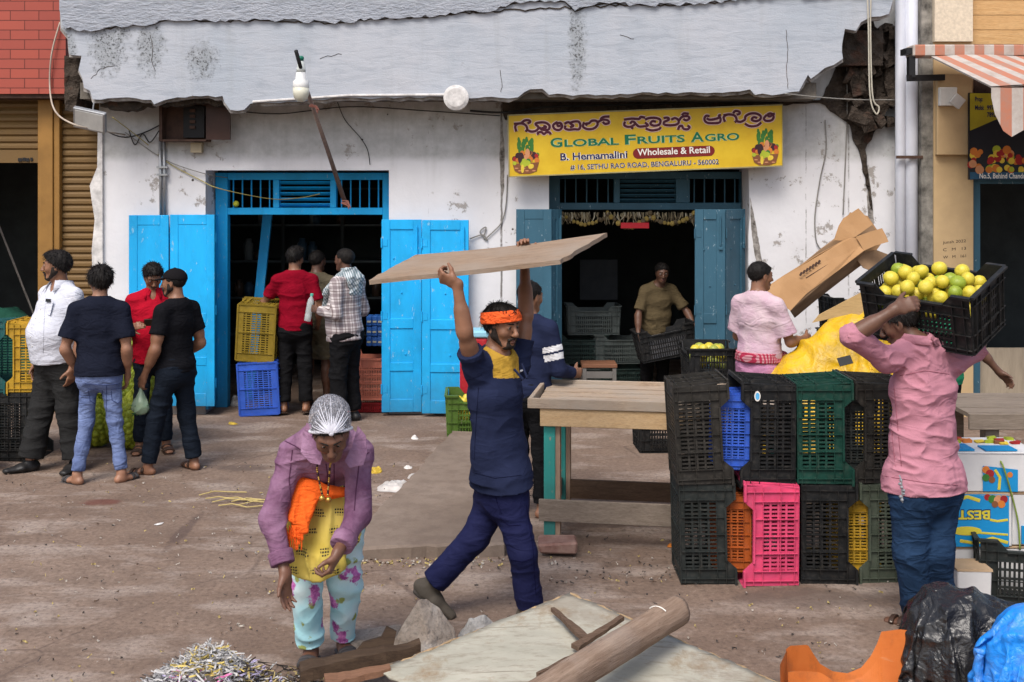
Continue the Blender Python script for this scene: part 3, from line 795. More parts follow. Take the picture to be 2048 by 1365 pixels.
mb = MB(); mb.box((PX(1962, YR) + .002, YR + .12, .02), (8, YR + .16, PZ(700, YR))); mb.build('counter_front', M('counter_ply', (.40, .33, .24), .7, .15, 4, stretch=(8, 1, 1)), rb)
mb = MB()   # pencilled sums on the pilaster
for r0, (py, row) in enumerate(((482, 'junsh 2022'), (497, 'C   M   13'), (512, 'W   M   161'))):
    text_on(mb, row, P(1886, py + 6, YR - .0215), (1, 0, .07), (0, 0, 1), width=PX(1932, YR) - PX(1886, YR), height=.028)
mb.build('pencil_note', m_black, rb)
# ------------------------------------------------------------------ fixtures on the walls
m_yel = M('sign_yellow', (.58, .35, .01), .45, .1, 2.5, c2=(.66, .45, .025))
m_maroon = M('maroon_ink', (.07, .006, .02), .5, .05)
m_pinkink = M('pale_ink', (.62, .42, .36), .5, .05)
m_green = M('green_ink', (.004, .13, .06), .5, .05)
m_dblue = M('navy_ink', (.012, .012, .07), .5, .05)
m_wink = M('white_ink', (.75, .72, .66), .5, .05)
m_redp = M('dark_red_ink', (.17, .012, .012), .5, .05)
PAL = [M('fruit_red', (.32, .02, .02)), M('fruit_orange', (.55, .17, .03)), M('leaf_green', (.04, .16, .03)), M('fruit_lime', (.36, .42, .03)), M('basket_brown', (.20, .075, .03)), M('fruit_dark', (.04, .015, .02)), M('fruit_peach', (.55, .25, .12)), M('fruit_yellow', (.66, .48, .05))]
YS = 11.55
sg = thing('shop_sign', 'yellow shop signboard with maroon and green lettering above the slate doorway', 'sign', P(1290, 345, YS))
mb = MB(); mb.prism(px_poly([(1016, 231), (1565, 210), (1565, 332), (1018, 354)], YS), YS, YS + .03); mb.build('panel', m_yel, sg)
mb = MB()
for a, b in (((1016, 231), (1565, 210)), ((1018, 354), (1565, 332)), ((1016, 231), (1018, 354)), ((1565, 210), (1565, 332))):
    mb.beam(P(*a, YS - .004), P(*b, YS - .004), .008, .012)
mb.build('sign_edge', M('sign_edge', (.30, .26, .12), .5), sg)
z1 = lambda p: (1010 + p[0] * .13672, 200 + p[1] * .13675)
z2 = lambda p: (1290 + p[0] * .13672, 200 + p[1] * .13675)
S1 = [[(165, 465), (150, 390), (185, 352), (250, 347), (305, 375), (325, 430), (300, 465)], [(130, 352), (200, 348)], [(240, 340), (290, 303), (350, 300), (368, 325), (330, 345)],
      [(320, 440), (390, 465), (460, 448), (490, 400), (445, 352), (520, 330), (600, 338), (650, 380), (640, 430), (590, 442), (530, 430), (500, 400)], [(560, 382), (600, 395), (580, 418), (530, 410)],
      [(490, 512), (480, 482), (530, 470), (570, 500), (605, 475), (650, 478), (668, 508)],
      [(770, 325), (705, 370), (730, 430), (800, 438), (835, 390), (812, 340), (765, 348), (778, 385), (812, 375)],
      [(870, 352), (920, 328), (965, 345)], [(885, 375), (880, 420), (940, 438), (1010, 430), (1080, 430), (1102, 380), (1080, 322), (1010, 318), (955, 342), (1000, 380), (950, 402)],
      [(1160, 328), (1140, 390), (1200, 427), (1290, 422), (1350, 372), (1342, 312), (1270, 308), (1230, 342), (1180, 350), (1205, 372)], [(1350, 335), (1420, 292), (1500, 300), (1520, 338), (1465, 352), (1430, 322)], [(1395, 290), (1440, 252), (1530, 245)],
      [(1740, 292), (1850, 276), (1960, 280), (1985, 250), (2050, 262)], [(1755, 318), (1745, 370), (1800, 396), (1860, 386), (1905, 342), (1860, 318), (1830, 350)], [(1905, 342), (1960, 390), (2050, 385)], [(1850, 402), (1872, 424)]]
S2 = [[(0, 290), (60, 268), (150, 265), (222, 292), (210, 360), (130, 378), (80, 350), (110, 312), (160, 322)], [(0, 335), (45, 372), (0, 390)], [(10, 420), (100, 447), (200, 430), (230, 398)],
      [(270, 268), (330, 262), (350, 290), (280, 325), (290, 365), (400, 372), (480, 350), (490, 300), (440, 268), (385, 292)], [(490, 312), (540, 252), (620, 240), (650, 270), (605, 300), (560, 280)], [(540, 228), (570, 200), (642, 205)], [(485, 440), (500, 392), (540, 380), (560, 420), (620, 432), (652, 400), (620, 375)],
      [(945, 240), (890, 235), (870, 290), (910, 335), (1010, 342), (1090, 330), (1105, 280), (1080, 232), (1112, 225)], [(900, 270), (950, 292), (1050, 275), (1098, 250)],
      [(1170, 322), (1150, 260), (1190, 220), (1260, 216), (1320, 240), (1340, 300), (1312, 328)], [(1145, 226), (1200, 220)], [(1290, 200), (1320, 165), (1378, 175), (1382, 205), (1340, 217)],
      [(1340, 312), (1400, 322), (1460, 290), (1472, 240), (1540, 203), (1630, 203), (1692, 240), (1680, 290), (1620, 312), (1560, 290), (1590, 255), (1640, 266)], [(1460, 350), (1540, 387), (1640, 376), (1700, 330)],
      [(1785, 218), (1740, 270), (1770, 307), (1850, 300), (1882, 250), (1850, 203), (1800, 210), (1812, 242), (1855, 235)], [(1880, 190), (1885, 225)]]
for nm, rr, yy, mt in (('letter_outline', .021, YS - .002, m_pinkink), ('kannada_lettering', .0125, YS - .005, m_maroon)):
    mb = MB()
    for S, fz in ((S1, z1), (S2, z2)):
        for st in S:
            pts = [P(*fz(p), yy) for p in st]
            sm = []
            for i in range(len(pts) - 1):          # rounded strokes
                a = pts[max(i - 1, 0)]; b = pts[i]; c = pts[i + 1]; d = pts[min(i + 2, len(pts) - 1)]
                for k in range(4):
                    t = k / 4; sm.append(.5 * ((2 * b) + (c - a) * t + (2 * a - 5 * b + 4 * c - d) * t * t + (3 * b - a - 3 * c + d) * t ** 3))
            sm.append(pts[-1]); mb.tube(sm, rr, 6, squash=.18)
    mb.build(nm, mt, sg)
sl = Vector((1, 0, 21.5 / 549)).normalized(); su = Vector((-sl.z, 0, sl.x))
def sign_text(nm, parts, mat, y, bold=.02, out=None):
    for o_b, yy, mt, name in ([(out[0], y + .0015, out[1], 'letter_outline')] if out else []) + [(bold, y, mat, nm)]:
        mb = MB()
        for body, x0, x1, base, cap in parts:
            text_on(mb, body, P(x0, base, yy), sl, su, width=PX(x1, YS) - PX(x0, YS), height=cap * YS / F, bold=o_b)
        mb.build(name, mt, sg)
sign_text('english_lettering', [('G', 1101, 1125, 294.5, 18), ('LOBAL', 1129, 1238, 293.5, 14), ('F', 1250, 1272, 289, 19), ('RUITS', 1275, 1370, 287.5, 14), ('A', 1382, 1408, 284, 19), ('GRO', 1410, 1479, 282.5, 14)], m_green, YS - .004, .02, (.05, M('mint_ink', (.42, .55, .30), .5)))
sign_text('owner_name', [('B. Hemamalini', 1121, 1255, 321, 14)], m_dblue, YS - .004, .02, (.06, m_wink))
mb = MB(); pa = [P(1269, 297, YS), P(1426, 291, YS), P(1426, 312, YS), P(1269, 318, YS)]
n = 8; ring = []
for i in range(n + 1): t = -PI / 2 + PI * i / n; c = P(1419, 302, YS); ring.append((c.x + .052 * math.cos(t), c.z + .052 * math.sin(t)))
for i in range(n + 1): t = PI / 2 + PI * i / n; c = P(1276, 307.5, YS); ring.append((c.x + .052 * math.cos(t), c.z + .052 * math.sin(t)))
mb.prism(ring, YS - .003, YS - .0005); mb.build('red_badge', m_redp, sg)
sign_text('badge_lettering', [('Wholesale & Retail', 1275, 1420, 311.5, 13)], m_wink, YS - .0045, .015)
sign_text('address_line', [('# 16, SETHU RAO ROAD, BENGALURU - 560002', 1141, 1438, 340, 10)], m_dblue, YS - .004, .012, (.045, m_wink))
def fruit_basket(mb, cx, cy, y, s=1.0):
    r = random.Random(5)
    def disc(px, py, rad, mi, sx=1, sy=1, dy=0):
        mb.cur = mi; c = P(px, py, y - dy); k = 14
        mb.add([c + Vector((rad * sx * math.cos(2 * PI * i / k) * YS / F, 0, rad * sy * math.sin(2 * PI * i / k) * YS / F)) for i in range(k)], [tuple(range(k))])
    for i in range(26):
        disc(cx + r.uniform(-14, 14) * s, cy - 22 + r.uniform(-13, 12), r.uniform(3, 6), 2, .7, 1.3, .0004 + i * 4e-5)
    for i in range(34):
        a = r.uniform(-1, 1); disc(cx + a * 24, cy + r.uniform(-8, 12) * (1 - abs(a) * .3), r.uniform(3.5, 6.5), r.choice([0, 0, 1, 5, 5, 6, 2, 4]), 1, 1.1, .0018 + i * 4e-5)
    disc(cx - 9, cy + 4, 7, 5, .9, 1.7, .0036); disc(cx + 4, cy - 6, 6, 6, .8, 1.6, .0037)
    mb.cur = 4; c = [(cx - 26, cy + 15), (cx + 27, cy + 12), (cx + 22, cy + 30), (cx + 8, cy + 35), (cx - 12, cy + 35), (cx - 22, cy + 29)]
    mb.add([P(a, b, y - .0038) for a, b in c], [tuple(range(6))[::-1]])
    for i in range(6): disc(cx - 18 + i * 7, cy + 24 + (i % 2) * 5, 3.2, 6, 1.2, .35, .0039)
    for i in range(9): disc(cx + r.uniform(-13, 14), cy + r.uniform(9, 22), r.uniform(3, 5.5), r.choice([3, 3, 7]), 1, 1.1, .0042 + i * 4e-5)
    disc(cx - 6, cy + 25, 4, 7, .8, 2.2, .0047); disc(cx - 22, cy + 14, 4, 3, 1, 1, .0048)
mb = MB(); fruit_basket(mb, 1051, 313, YS - .001); mb.build('fruit_picture', PAL, sg)
mb = MB(); fruit_basket(mb, 1530, 296, YS - .001); mb.build('fruit_picture', PAL, sg)

def cable(nm, label, pts, r=.006, mat=None, cat='cable', n=6, grp=None):
    sm = []
    pts = [Vector(p) for p in pts]
    for i in range(len(pts) - 1):
        a = pts[max(i - 1, 0)]; b = pts[i]; c = pts[i + 1]; d = pts[min(i + 2, len(pts) - 1)]
        for k in range(n):
            t = k / n; sm.append(.5 * ((2 * b) + (c - a) * t + (2 * a - 5 * b + 4 * c - d) * t * t + (3 * b - a - 3 * c + d) * t ** 3))
    sm.append(pts[-1])
    mb = MB(); mb.tube(sm, r, 6); o = mb.build(nm, mat or m_wire, None, True, loc=pts[0]); tagit(o, label, cat, grp); return o
yc = YW - .02
cable('cable', 'pale cable looping down the red tiles to the floodlight', [P(120, 45, YL - .28), P(103, 110, YL - .3), P(100, 180, YL - .3), P(112, 225, 11.3), P(150, 250, 10.9), P(205, 262, 11.2), P(250, 270, yc)], .009, M('pale_cable', (.40, .34, .28)))
cable('cable', 'black cable drooping from the floodlight to the fuse cabinet', [P(210, 240, 11.0), P(213, 262, 11.4), P(250, 275, yc), P(290, 265, yc - .02), P(330, 245, yc - .05)], .007, m_wireb)
cable('cable', 'yellow wire running from the floodlight across the blue transom', [P(225, 235, 11.3), P(290, 285, yc), P(335, 325, yc), P(400, 360, yc), P(440, 378, yc), P(540, 398, YW + .3), P(600, 396, YW + .3), P(640, 388, YW + .3)], .005, M('yellow_wire', (.40, .33, .10)))
cable('cable', 'thin grey wire sagging above the blue doorway', [P(250, 265, yc), P(330, 320, yc), P(410, 348, yc), P(455, 356, YW + .3)], .004)
cable('cable', 'tangled grey wire knot beside the blue door leaf', [P(940, 478, yc), P(965, 470, yc), P(975, 482, yc), P(960, 465, yc), P(972, 455, yc), P(968, 478, yc), P(985, 465, yc), P(1003, 445, yc), P(1012, 410, yc), P(1015, 350, yc)], .006)
cable('cable', 'grey wire hanging down the wall to the cardboard carton', [P(1650, 240, yc), P(1652, 300, yc), P(1640, 360, yc), P(1630, 430, yc), P(1632, 480, yc), P(1642, 500, yc)], .006)
cable('cable', 'straight grey wire beside the broken masonry', [P(1692, 60, yc - .06), P(1694, 150, yc - .06), P(1694, 240, yc), P(1690, 340, yc), P(1686, 430, yc)], .006)
cable('cable', 'pale rope hanging in a loop from the broken slab', [P(1735, -10, 11.2), P(1737, 60, 11.2), P(1740, 190, 11.2), P(1752, 228, 11.2), P(1758, 215, 11.2), P(1745, 190, 11.2), P(1741, 60, 11.2), P(1742, -10, 11.2)], .008, M('pale_rope', (.45, .42, .34)))
cable('cable', 'wire stretched across the broken masonry under the slab', [P(1570, 188, 11.2), P(1650, 196, 11.3), P(1720, 200, 11.4), P(1792, 200, 11.6)], .006)
cable('cable', 'black wire above the yellow signboard', [P(940, 222, yc), P(1010, 225, yc - .03), P(1100, 214, yc - .03), P(1250, 210, yc - .03), P(1450, 204, yc - .03), P(1560, 207, yc - .03)], .010, m_wireb)

cable('cable', 'loose black wires drooping under the fuse cabinet', [P(318, 262, yc - .1), P(300, 285, yc), P(285, 268, yc), P(270, 290, yc), P(258, 262, yc)], .006, m_wireb)
cable('cable', 'thin wire dangling against the wall beside the lamp pole', [P(675, 205, yc), P(690, 240, yc), P(720, 275, yc), P(735, 300, yc), P(740, 330, yc)], .004, m_wireb)
cable('cable', 'dark wire running along the wall under the parapet', [P(470, 222, yc), P(560, 228, yc), P(700, 214, yc), P(850, 222, yc), P(1000, 232, yc)], .005, m_wireb)
cd = thing('conduit', 'pair of grey conduit pipes running down the wall to the blue door', 'conduit pipe', P(322, 430, yc))
for px in (320, 328):
    mb = MB(); mb.tube([P(px, 275, yc - .01), P(px + 2, 432, yc - .01)], .016, 8); mb.build('pipe', m_steel, cd, True)
for py in (335, 350): mb = MB(); mb.cbox(P(325, py, yc - .02), (.11, .05, .02)); mb.build('clamp', m_steel, cd)

fb = thing('fuse_cabinet', 'dark brown open fuse cabinet under the parapet with its door ajar', 'fuse box', P(385, 290, yc))
Yb = YW - .2
mb = MB(); mb.box((PX(318, Yb), YW - .05, PZ(283, Yb)), (PX(412, Yb), YW - .004, PZ(203, Yb))); mb.box((PX(318, Yb), Yb, PZ(283, Yb)), (PX(324, Yb), YW - .051, PZ(203, Yb))); mb.box((PX(318, Yb) + .035, Yb, PZ(283, Yb)), (PX(412, Yb), YW - .051, PZ(279, Yb))); mb.build('housing', m_rust, fb)
mb = MB(); mb.box((PX(413, Yb), Yb - .02, PZ(280, Yb)), (PX(461, Yb), Yb + .01, PZ(205, Yb))); mb.build('cabinet_door', M('cabinet_brown', (.045, .02, .014), .5, .3), fb)
mb = MB(); mb.box((PX(362, Yb), YW - .12, PZ(275, Yb)), (PX(404, Yb), YW - .052, PZ(212, Yb))); mb.build('fuse_board', m_black, fb)
mb = MB()
for i in range(4): mb.cbox(P(385, 222 + i * 11, YW - .13), (.055, .02, .03))
mb.build('fuse', m_rust, fb)
mb = MB(); mb.box((PX(376, Yb), YW - .11, PZ(305, Yb)), (PX(398, Yb), YW - .03, PZ(285, Yb))); mb.build('meter', M('meter_cream', (.36, .30, .20)), fb)

fl = thing('floodlight', 'flat grey floodlight tilted under the broken corner of the parapet', 'floodlight', P(180, 245, 10.95))
mt = Matrix.Translation(P(180, 240, 10.95)) @ Matrix.Rotation(R(12), 4, 'Y') @ Matrix.Rotation(R(-58), 4, 'X')
mb = MB(); mb.cbox((0, 0, 0), (.31, .22, .045), mt); mb.build('housing', m_steel, fl, bevel=.006)
mb = MB(); mb.cbox((0, 0, -.024), (.27, .18, .006), mt); mb.build('diffuser', M('floodlight_glass', (.55, .55, .52), .2), fl)
mb = MB(); mb.beam(mt @ Vector((0, .05, .02)), P(188, 205, 11.0), .03, .01); mb.build('bracket', m_steel, fl)

pl = thing('lamp_pole', 'slanting wooden pole with a white bulb, tied above the blue doorway', 'lamp pole', P(690, 410, 11.75))
mb = MB(); mb.tube([P(692, 412, 11.78), P(655, 300, 11.45), P(612, 175, 10.85)], [.026, .022, .019], 10); mb.build('pole', wood('old_pole', (.14, .10, .085), (.24, .17, .14), 'Z', 3), pl, True)
mb = MB(); mb.tube([P(611.5, 173, 10.845), P(592, 102, 10.55)], .018, 10); mb.build('pole_tip', m_black, pl, True)
lc = P(602, 180, 10.72)
mb = MB(); mb.lathe([(.06, -.005), (.078, .02), (.074, .075), (.052, .10), (.046, .16), (.03, .165)], Matrix.Translation(lc), 20); b_ = mb.build('bulb_base', M('bulb_white', (.72, .72, .70), .35, .04), pl, True)
mb = MB(); mb.lathe([(.004, -.115), (.035, -.108), (.062, -.08), (.075, -.04), (.0765, .018)], Matrix.Translation(lc), 20); mb.build('bulb_globe', M('bulb_globe', (.62, .61, .50), .3, .04), pl, True)
mb = MB(); mb.lathe([(.044, .161), (.043, .20), (.036, .21), (.035, .25), (.02, .27)], Matrix.Translation(lc), 14); mb.build('holder', M('holder_white', (.55, .58, .55), .3), pl, True)
mb = MB(); mb.lathe([(.026, .271), (.028, .30), (.018, .315)], Matrix.Translation(lc), 12); mb.build('holder_cap', M('holder_green', (.01, .16, .10), .4), pl, True)
mb = MB()
for py, px in ((213, 626), (405, 690)):
    for i in range(5): c = P(px + rng.uniform(-3, 3), py + i * 2 - 4, 10.98 if py < 300 else 11.74); mb.tube([c + Vector((-.03, -.02, rng.uniform(-.02, .02))), c + Vector((.035, -.025, rng.uniform(-.02, .02))), c + Vector((.05, -.03, -.05))], .005, 5)
mb.build('binding', M('binding_twine', (.30, .12, .09)), pl)

dp = thing('downpipe', 'pale grey twin drainpipes between the white and beige buildings', 'drainpipe', (PX(1812, 11.6), 11.6, 0))
for px, r in ((1801, .052), (1822, .068)):
    mb = MB(); mb.tube([(PX(px, 11.55), 11.55, .03), (PX(px, 11.55), 11.55, 6)], r, 16); mb.build('pipe', m_pvc, dp, True)
mb = MB(); mb.box((PX(1790, 11.5), 11.44, PZ(318, 11.5)), (PX(1842, 11.5), 11.47, PZ(312, 11.5))); mb.build('clamp', m_rust, dp)

sw = thing('switch_box', 'white switch box with its cover hanging loose on the beige pilaster', 'switch box', P(1895, 200, YR - .1))
mb = MB(); mb.box((PX(1879, 11.3), 11.29, PZ(212, 11.3)), (PX(1914, 11.3), 11.345, PZ(175, 11.3))); mb.build('back_box', m_white, sw, bevel=.006)
mb = MB(); mb.cbox((0, 0, 0), (.115, .03, .115), Matrix.Translation(P(1915, 203, 11.25)) @ Matrix.Rotation(R(38), 4, 'Y')); mb.build('cover', m_white, sw, bevel=.005)

# awning
def stripes(name, a, b, w, axis=0, rot=(0, 0, 0)):
    k = MB_(name, .8, .2); x = k.sep(k.map((1, 1, 1), rot))[axis]
    f = k.ramp(k.math('FRACT', k.math('MULTIPLY', x, 1 / w)), [(0, 0), (.5, 1)], 'CONSTANT')
    d = k.ramp(k.noise(5, 6, .75), [(.38, 0), (.70, .75)])
    k.col(k.mix(d, k.mix(f, a, b), (.30, .22, .18)))
    k.b.inputs['Transmission Weight'].default_value = 0
    return k.m
m_str = stripes('awning_stripe', (.46, .17, .10), (.48, .44, .40), .19)
aw = thing('awning', 'faded orange and white striped awning over the right shop', 'awning', P(1900, 100, 11.2))
ax0 = 4.02
mb = MB(); mb.box((PX(1818, 11.2), 11.08, PZ(113, 11.1)), (7.5, 11.3, PZ(90, 11.1))); mb.build('cassette', m_str, aw, bevel=.01)
mb = MB(); mb.box((PX(1806, 11.2), 11.1, PZ(108, 11.1)), (PX(1818, 11.2) - .002, 11.28, PZ(96, 11.1))); mb.cbox(P(1822, 135, 11.15), (.06, .08, .2)); mb.beam(P(1815, 157, 11.1), P(1900, 155, 11.42), .03, .06); mb.build('bracket', m_black, aw)
fn = 12; vs = []; fs = []
p0 = Vector((PX(1866, 11.0), 11.05, PZ(116, 11.05))); p1 = Vector((4.0, 9.6, PZ(176, 9.6)))
for j in (0, 1):
    for i in range(fn + 1):
        for t in (0, 1):
            q = (p0, p1)[t]; vs.append((q.x + i * .28, q.y, q.z + (.012 if j else 0) + .02 * math.sin(i)))
n2 = 2 * (fn + 1)
for i in range(fn):
    a = 2 * i; fs += [(a, a + 1, a + 3, a + 2), (n2 + a, n2 + a + 2, n2 + a + 3, n2 + a + 1)]
mb = MB(); mb.add(vs, fs); mb.build('canopy', m_str, aw)
poly = [(p1.x, p1.z), (p1.x, p1.z - .08)]
for i in range(7):
    x0 = p1.x + i * .34
    poly += [(x0 + .03, p1.z - .22), (x0 + .10, p1.z - .36), (x0 + .17, p1.z - .41), (x0 + .24, p1.z - .37), (x0 + .33, p1.z - .32)]
poly.append((p1.x + 7 * .34, p1.z))
mb = MB(); mb.prism(poly, p1.y - .004, p1.y); mb.build('valance', m_str, aw)
# poster board over the right shop
po = thing('shop_poster', 'dark fruit poster board hung over the right shop entrance under the awning', 'sign', P(1990, 360, 11.3))
yq = 11.3
mb = MB(); mb.box((PX(1938, yq), yq, PZ(360, yq)), (6.2, yq + .03, PZ(186, yq))); mb.build('panel', M('poster_black', (.012, .014, .02), .4), po)
mb = MB(); mb.add([P(1940, 200, yq - .002), P(1940, 262, yq - .002), P(2000, 236, yq - .002), P(2060, 190, yq - .002), P(2060, 187, yq - .002), P(1940, 187, yq - .002)], [(0, 1, 2, 3, 4, 5)]); mb.build('yellow_field', M('poster_yellow', (.36, .30, .02), .5), po)
mb = MB(); mb.box((PX(1940, yq), yq - .003, PZ(359, yq)), (6.2, yq - .0005, PZ(345, yq))); mb.build('address_strip', M('poster_blue', (.02, .08, .15), .5), po)
mb = MB(); text_on(mb, 'No.5, Behind Chandrika', P(1959, 357, yq - .004), (1, 0, 0), (0, 0, 1), width=PX(2062, yq) - PX(1959, yq), height=.05, bold=.02); mb.build('address_lettering', m_wink, po)
mb = MB()
for tx, x0, x1, py in (('Prop:', 1950, 1966, 203), ('Mobi:', 1950, 1968, 220), ('9972', 1974, 1992, 220), ('7892', 1974, 1992, 234)): text_on(mb, tx, P(x0, py, yq - .004), (1, 0, 0), (0, 0, 1), width=PX(x1, yq) - PX(x0, yq), height=.045, bold=.03)
mb.build('phone_lettering', m_dblue, po)
mb = MB(); r = random.Random(3)
for i in range(70):
    px = r.uniform(1940, 2110); py = 342 - r.random() ** 1.5 * 45; rad = r.uniform(5, 9); mb.cur = r.choice([0, 0, 1, 1, 7, 7, 3, 2, 6, 0])
    c = P(px, py, yq - .002 - i * 3e-5); k = 12; mb.add([c + Vector((rad * math.cos(2 * PI * q / k) * yq / F, 0, rad * math.sin(2 * PI * q / k) * yq / F)) for q in range(k)], [tuple(range(k))])
mb.build('fruit_picture', PAL, po)

# ------------------------------------------------------------------ tables
m_tbl = wood('table_plank', (.31, .225, .155), (.47, .365, .27), 'X', 3.5, grey=(.36, .30, .24), bump=.7)
m_tblp = wood('pale_new_plank', (.50, .33, .17), (.60, .43, .25), 'X', 3)
m_tblg = wood('grey_old_plank', (.17, .135, .105), (.27, .22, .175), 'X', 3)
m_tblr = wood('rough_side_wood', (.30, .20, .14), (.42, .30, .21), 'Z', 3)
m_teal = mat_paintwood('teal_leg_paint', (.035, .30, .26), (.30, .28, .22))
tb = thing('market_table', 'long wooden market table with raised edge and teal painted legs', 'table', (.10, 7.4, 0))
tm = Matrix.Translation((.10, 7.42, 0)) @ Matrix.Rotation(R(-9), 4, 'Z')
TL, TW, TZ = 1.74, .80, .92
for k in range(5):
    y0 = .03 + k * .15; mb = MB(); mb.box((.03 + rng.uniform(0, .02), y0, TZ - .025), (TL - .03, y0 + .139, TZ + rng.uniform(-.004, .004)), tm, .003); mb.build('tabletop_plank', m_tbl, tb)
mb = MB(); mb.box((0, 0, TZ - .03), (TL, .028, TZ + .035), tm); mb.box((0, TW - .028, TZ - .03), (TL, TW, TZ + .03), tm); mb.box((0, .0285, TZ - .0305), (.028, TW - .0285, TZ + .033), tm); mb.box((TL - .028, .0285, TZ - .03), (TL, TW - .0285, TZ + .03), tm)
mb.build('edge_rail', m_tbl, tb, bevel=.003)
mb = MB(); mb.box((.08, .012, TZ - .145), (TL - .05, .04, TZ - .031), tm); mb.box((.08, TW - .05, TZ - .145), (TL - .05, TW - .02, TZ - .031), tm); mb.build('apron', m_tblp, tb, bevel=.003)
for x, y, z0 in ((.10, .045, .045), (.10, TW - .14, 0), (TL - .17, .045, 0), (TL - .17, TW - .14, 0)):
    mb = MB(); mb.box((x, y, z0), (x + .075, y + .085, TZ - .032), tm); lg = mb.build('leg', m_teal, tb, bevel=.004)
    mb = MB(); mb.box((x + .0755, y + .005, z0 + .02), (x + .105, y + .08, TZ - .034), tm); mb.build('leg_batten', m_tblr, lg)
mb = MB(); mb.box((.07, .018, .16), (TL - .05, .044, .30), tm); mb.build('front_stretcher', m_tblg, tb, bevel=.003)
mb = MB(); mb.box((.18, TW - .13, .14), (TL - .18, TW - .10, .27), tm); mb.build('back_stretcher', wood('brown_old_plank', (.09, .055, .035), (.15, .095, .06), 'X'), tb)
mb = MB(); mb.box((.12, .132, .17), (.15, TW - .142, .29), tm); mb.build('side_stretcher', m_tblg, tb)
tb2 = thing('plank_table', 'weathered grey plank table in front of the beige shop', 'table', (3.6, 7.6, 0))
m2 = Matrix.Translation((2.98, 7.5, 0))
for k in range(4): mb = MB(); mb.box((0, .02 + k * .18, .815), (2.2, .197 + k * .18, .845 + rng.uniform(-.004, .004)), m2); mb.build('tabletop_plank', m_tblg, tb2)
mb = MB(); mb.box((0, -.012, .735), (2.2, .0195, .84), m2); mb.build('front_board', m_tblg, tb2, bevel=.004)
for x in (.12, 2.0):
    for y in (.03, .62): mb = MB(); mb.box((x, y, 0), (x + .09, y + .09, .814), m2); mb.build('leg', m_tblg, tb2)
bk = MB(); bk.box((PX(1077, 7.25), 7.18, .012), (PX(1153, 7.25), 7.40, .09), None, .012)
tagit(bk.build('brick', M('old_red_brick', (.25, .11, .085), .95, .3, 9, .6, 40, c2=(.33, .22, .18)), None, loc=(PX(1115, 7.2), 7.25, 0), bevel=.012), 'worn red brick lying by the front leg of the market table', 'brick')

# ------------------------------------------------------------------ plastic crates (shared meshes, colours on the objects)
CL, CW, CH = .575, .385, .325
def crate_meshes():
    out = {}
    def bars(side):
        mb = MB(); L = CL if side else CW; H = CH; t = .006
        c = .20 * (L / CL) * (1 if side else .82)                 # half width of the lattice field
        dip = .055 if side else .0
        for s in (-1, 1): mb.box((min(s * c, s * L / 2), -t / 2, 0), (max(s * c, s * L / 2), t / 2, H))
        top = H - dip
        mb.box((-c + .0003, -t / 2 - .0004, top - .055), (c - .0003, t / 2 + .0004, top - .002)); mb.box((-c + .0003, -t / 2 - .0004, .002), (c - .0003, t / 2 + .0004, .028))
        n = 17 if side else 10
        for i in range(n):
            x = -c + 2 * c * (i + .5) / n; w_ = 2 * c / n * .48
            mb.box((x - w_ / 2, -t / 2 + .001, .0285), (x + w_ / 2, t / 2 - .001, top - .0555))
        nr = 4
        for j in range(1, nr):
            z = .028 + (top - .083) * j / nr; mb.box((-c + .0006, -t / 2 - .001, z - .006), (c - .0006, t / 2 + .001, z + .006))
        for x in ([-c - .002, -c / 2, 0, c / 2, c + .002] if side else [-c, 0, c]):      # outer fins
            mb.box((x - .002, -t / 2 - .013, .01), (x + .002, -t / 2 - .0015, top - .004))
        for z in (.004, .028, .11, top - .056, top - .004): mb.box((-L / 2 + .004, -t / 2 - .011, z - .0018), (L / 2 - .004, -t / 2 - .0022, z + .0018))
        for s in (-1, 1):
            mb.box((s * (L / 2 - .03) - .002, -t / 2 - .012, .006), (s * (L / 2 - .03) + .002, -t / 2 - .0018, H - .006))
            if side:      # turned-out rim on the raised corners and the sloped shoulders
                mb.box((min(s * (c + .002), s * (L / 2 + .012)), -t / 2 - .016, H - .012), (max(s * (c + .002), s * (L / 2 + .012)), t / 2 + .001, H + .002))
                mb.add([(s * c, -t / 2, H), (s * (c - .05), -t / 2, top - .002), (s * c, -t / 2, top - .002), (s * c, t / 2, H), (s * (c - .05), t / 2, top - .002), (s * c, t / 2, top - .002)], [(0, 1, 2), (3, 5, 4), (0, 3, 4, 1), (0, 2, 5, 3)])
        mb.box((-c + .045 if side else -L / 2 - .01, -t / 2 - .016, top - .010), (c - .045 if side else L / 2 + .01, t / 2 + .0012, top + .0015))
        return mb
    out['side_panel'] = bars(True).mesh('side_panel'); out['end_panel'] = bars(False).mesh('end_panel')
    mb = MB(); t = .006; L, W_ = CL - .014, CW - .014
    for s in (-1, 1):
        mb.box((-L / 2, min(s * W_ / 2, s * (W_ / 2 - .055)), 0), (L / 2, max(s * W_ / 2, s * (W_ / 2 - .055)), t)); mb.box((min(s * L / 2, s * (L / 2 - .07)), -W_ / 2 + .0553, .0003), (max(s * L / 2, s * (L / 2 - .07)), W_ / 2 - .0553, t - .0003))
    for i in range(18):
        x = -L / 2 + .07 + (L - .14) * (i + .5) / 18; mb.box((x - .006, -W_ / 2 + .0556, .001), (x + .006, W_ / 2 - .0556, t - .001))
    for j in range(5):
        y = -W_ / 2 + .055 + (W_ - .11) * (j + .5) / 5; mb.box((-L / 2 + .0706, y - .006, .0006), (L / 2 - .0706, y + .006, t - .0006))
    for x in (-L / 2 + .07, 0, L / 2 - .07): mb.box((x - .002, -W_ / 2 + .003, -.008), (x + .002, W_ / 2 - .003, -.0003))
    out['base'] = mb.mesh('base')
    for me in out.values(): me.materials.append(None)
    return out
CM = crate_meshes()
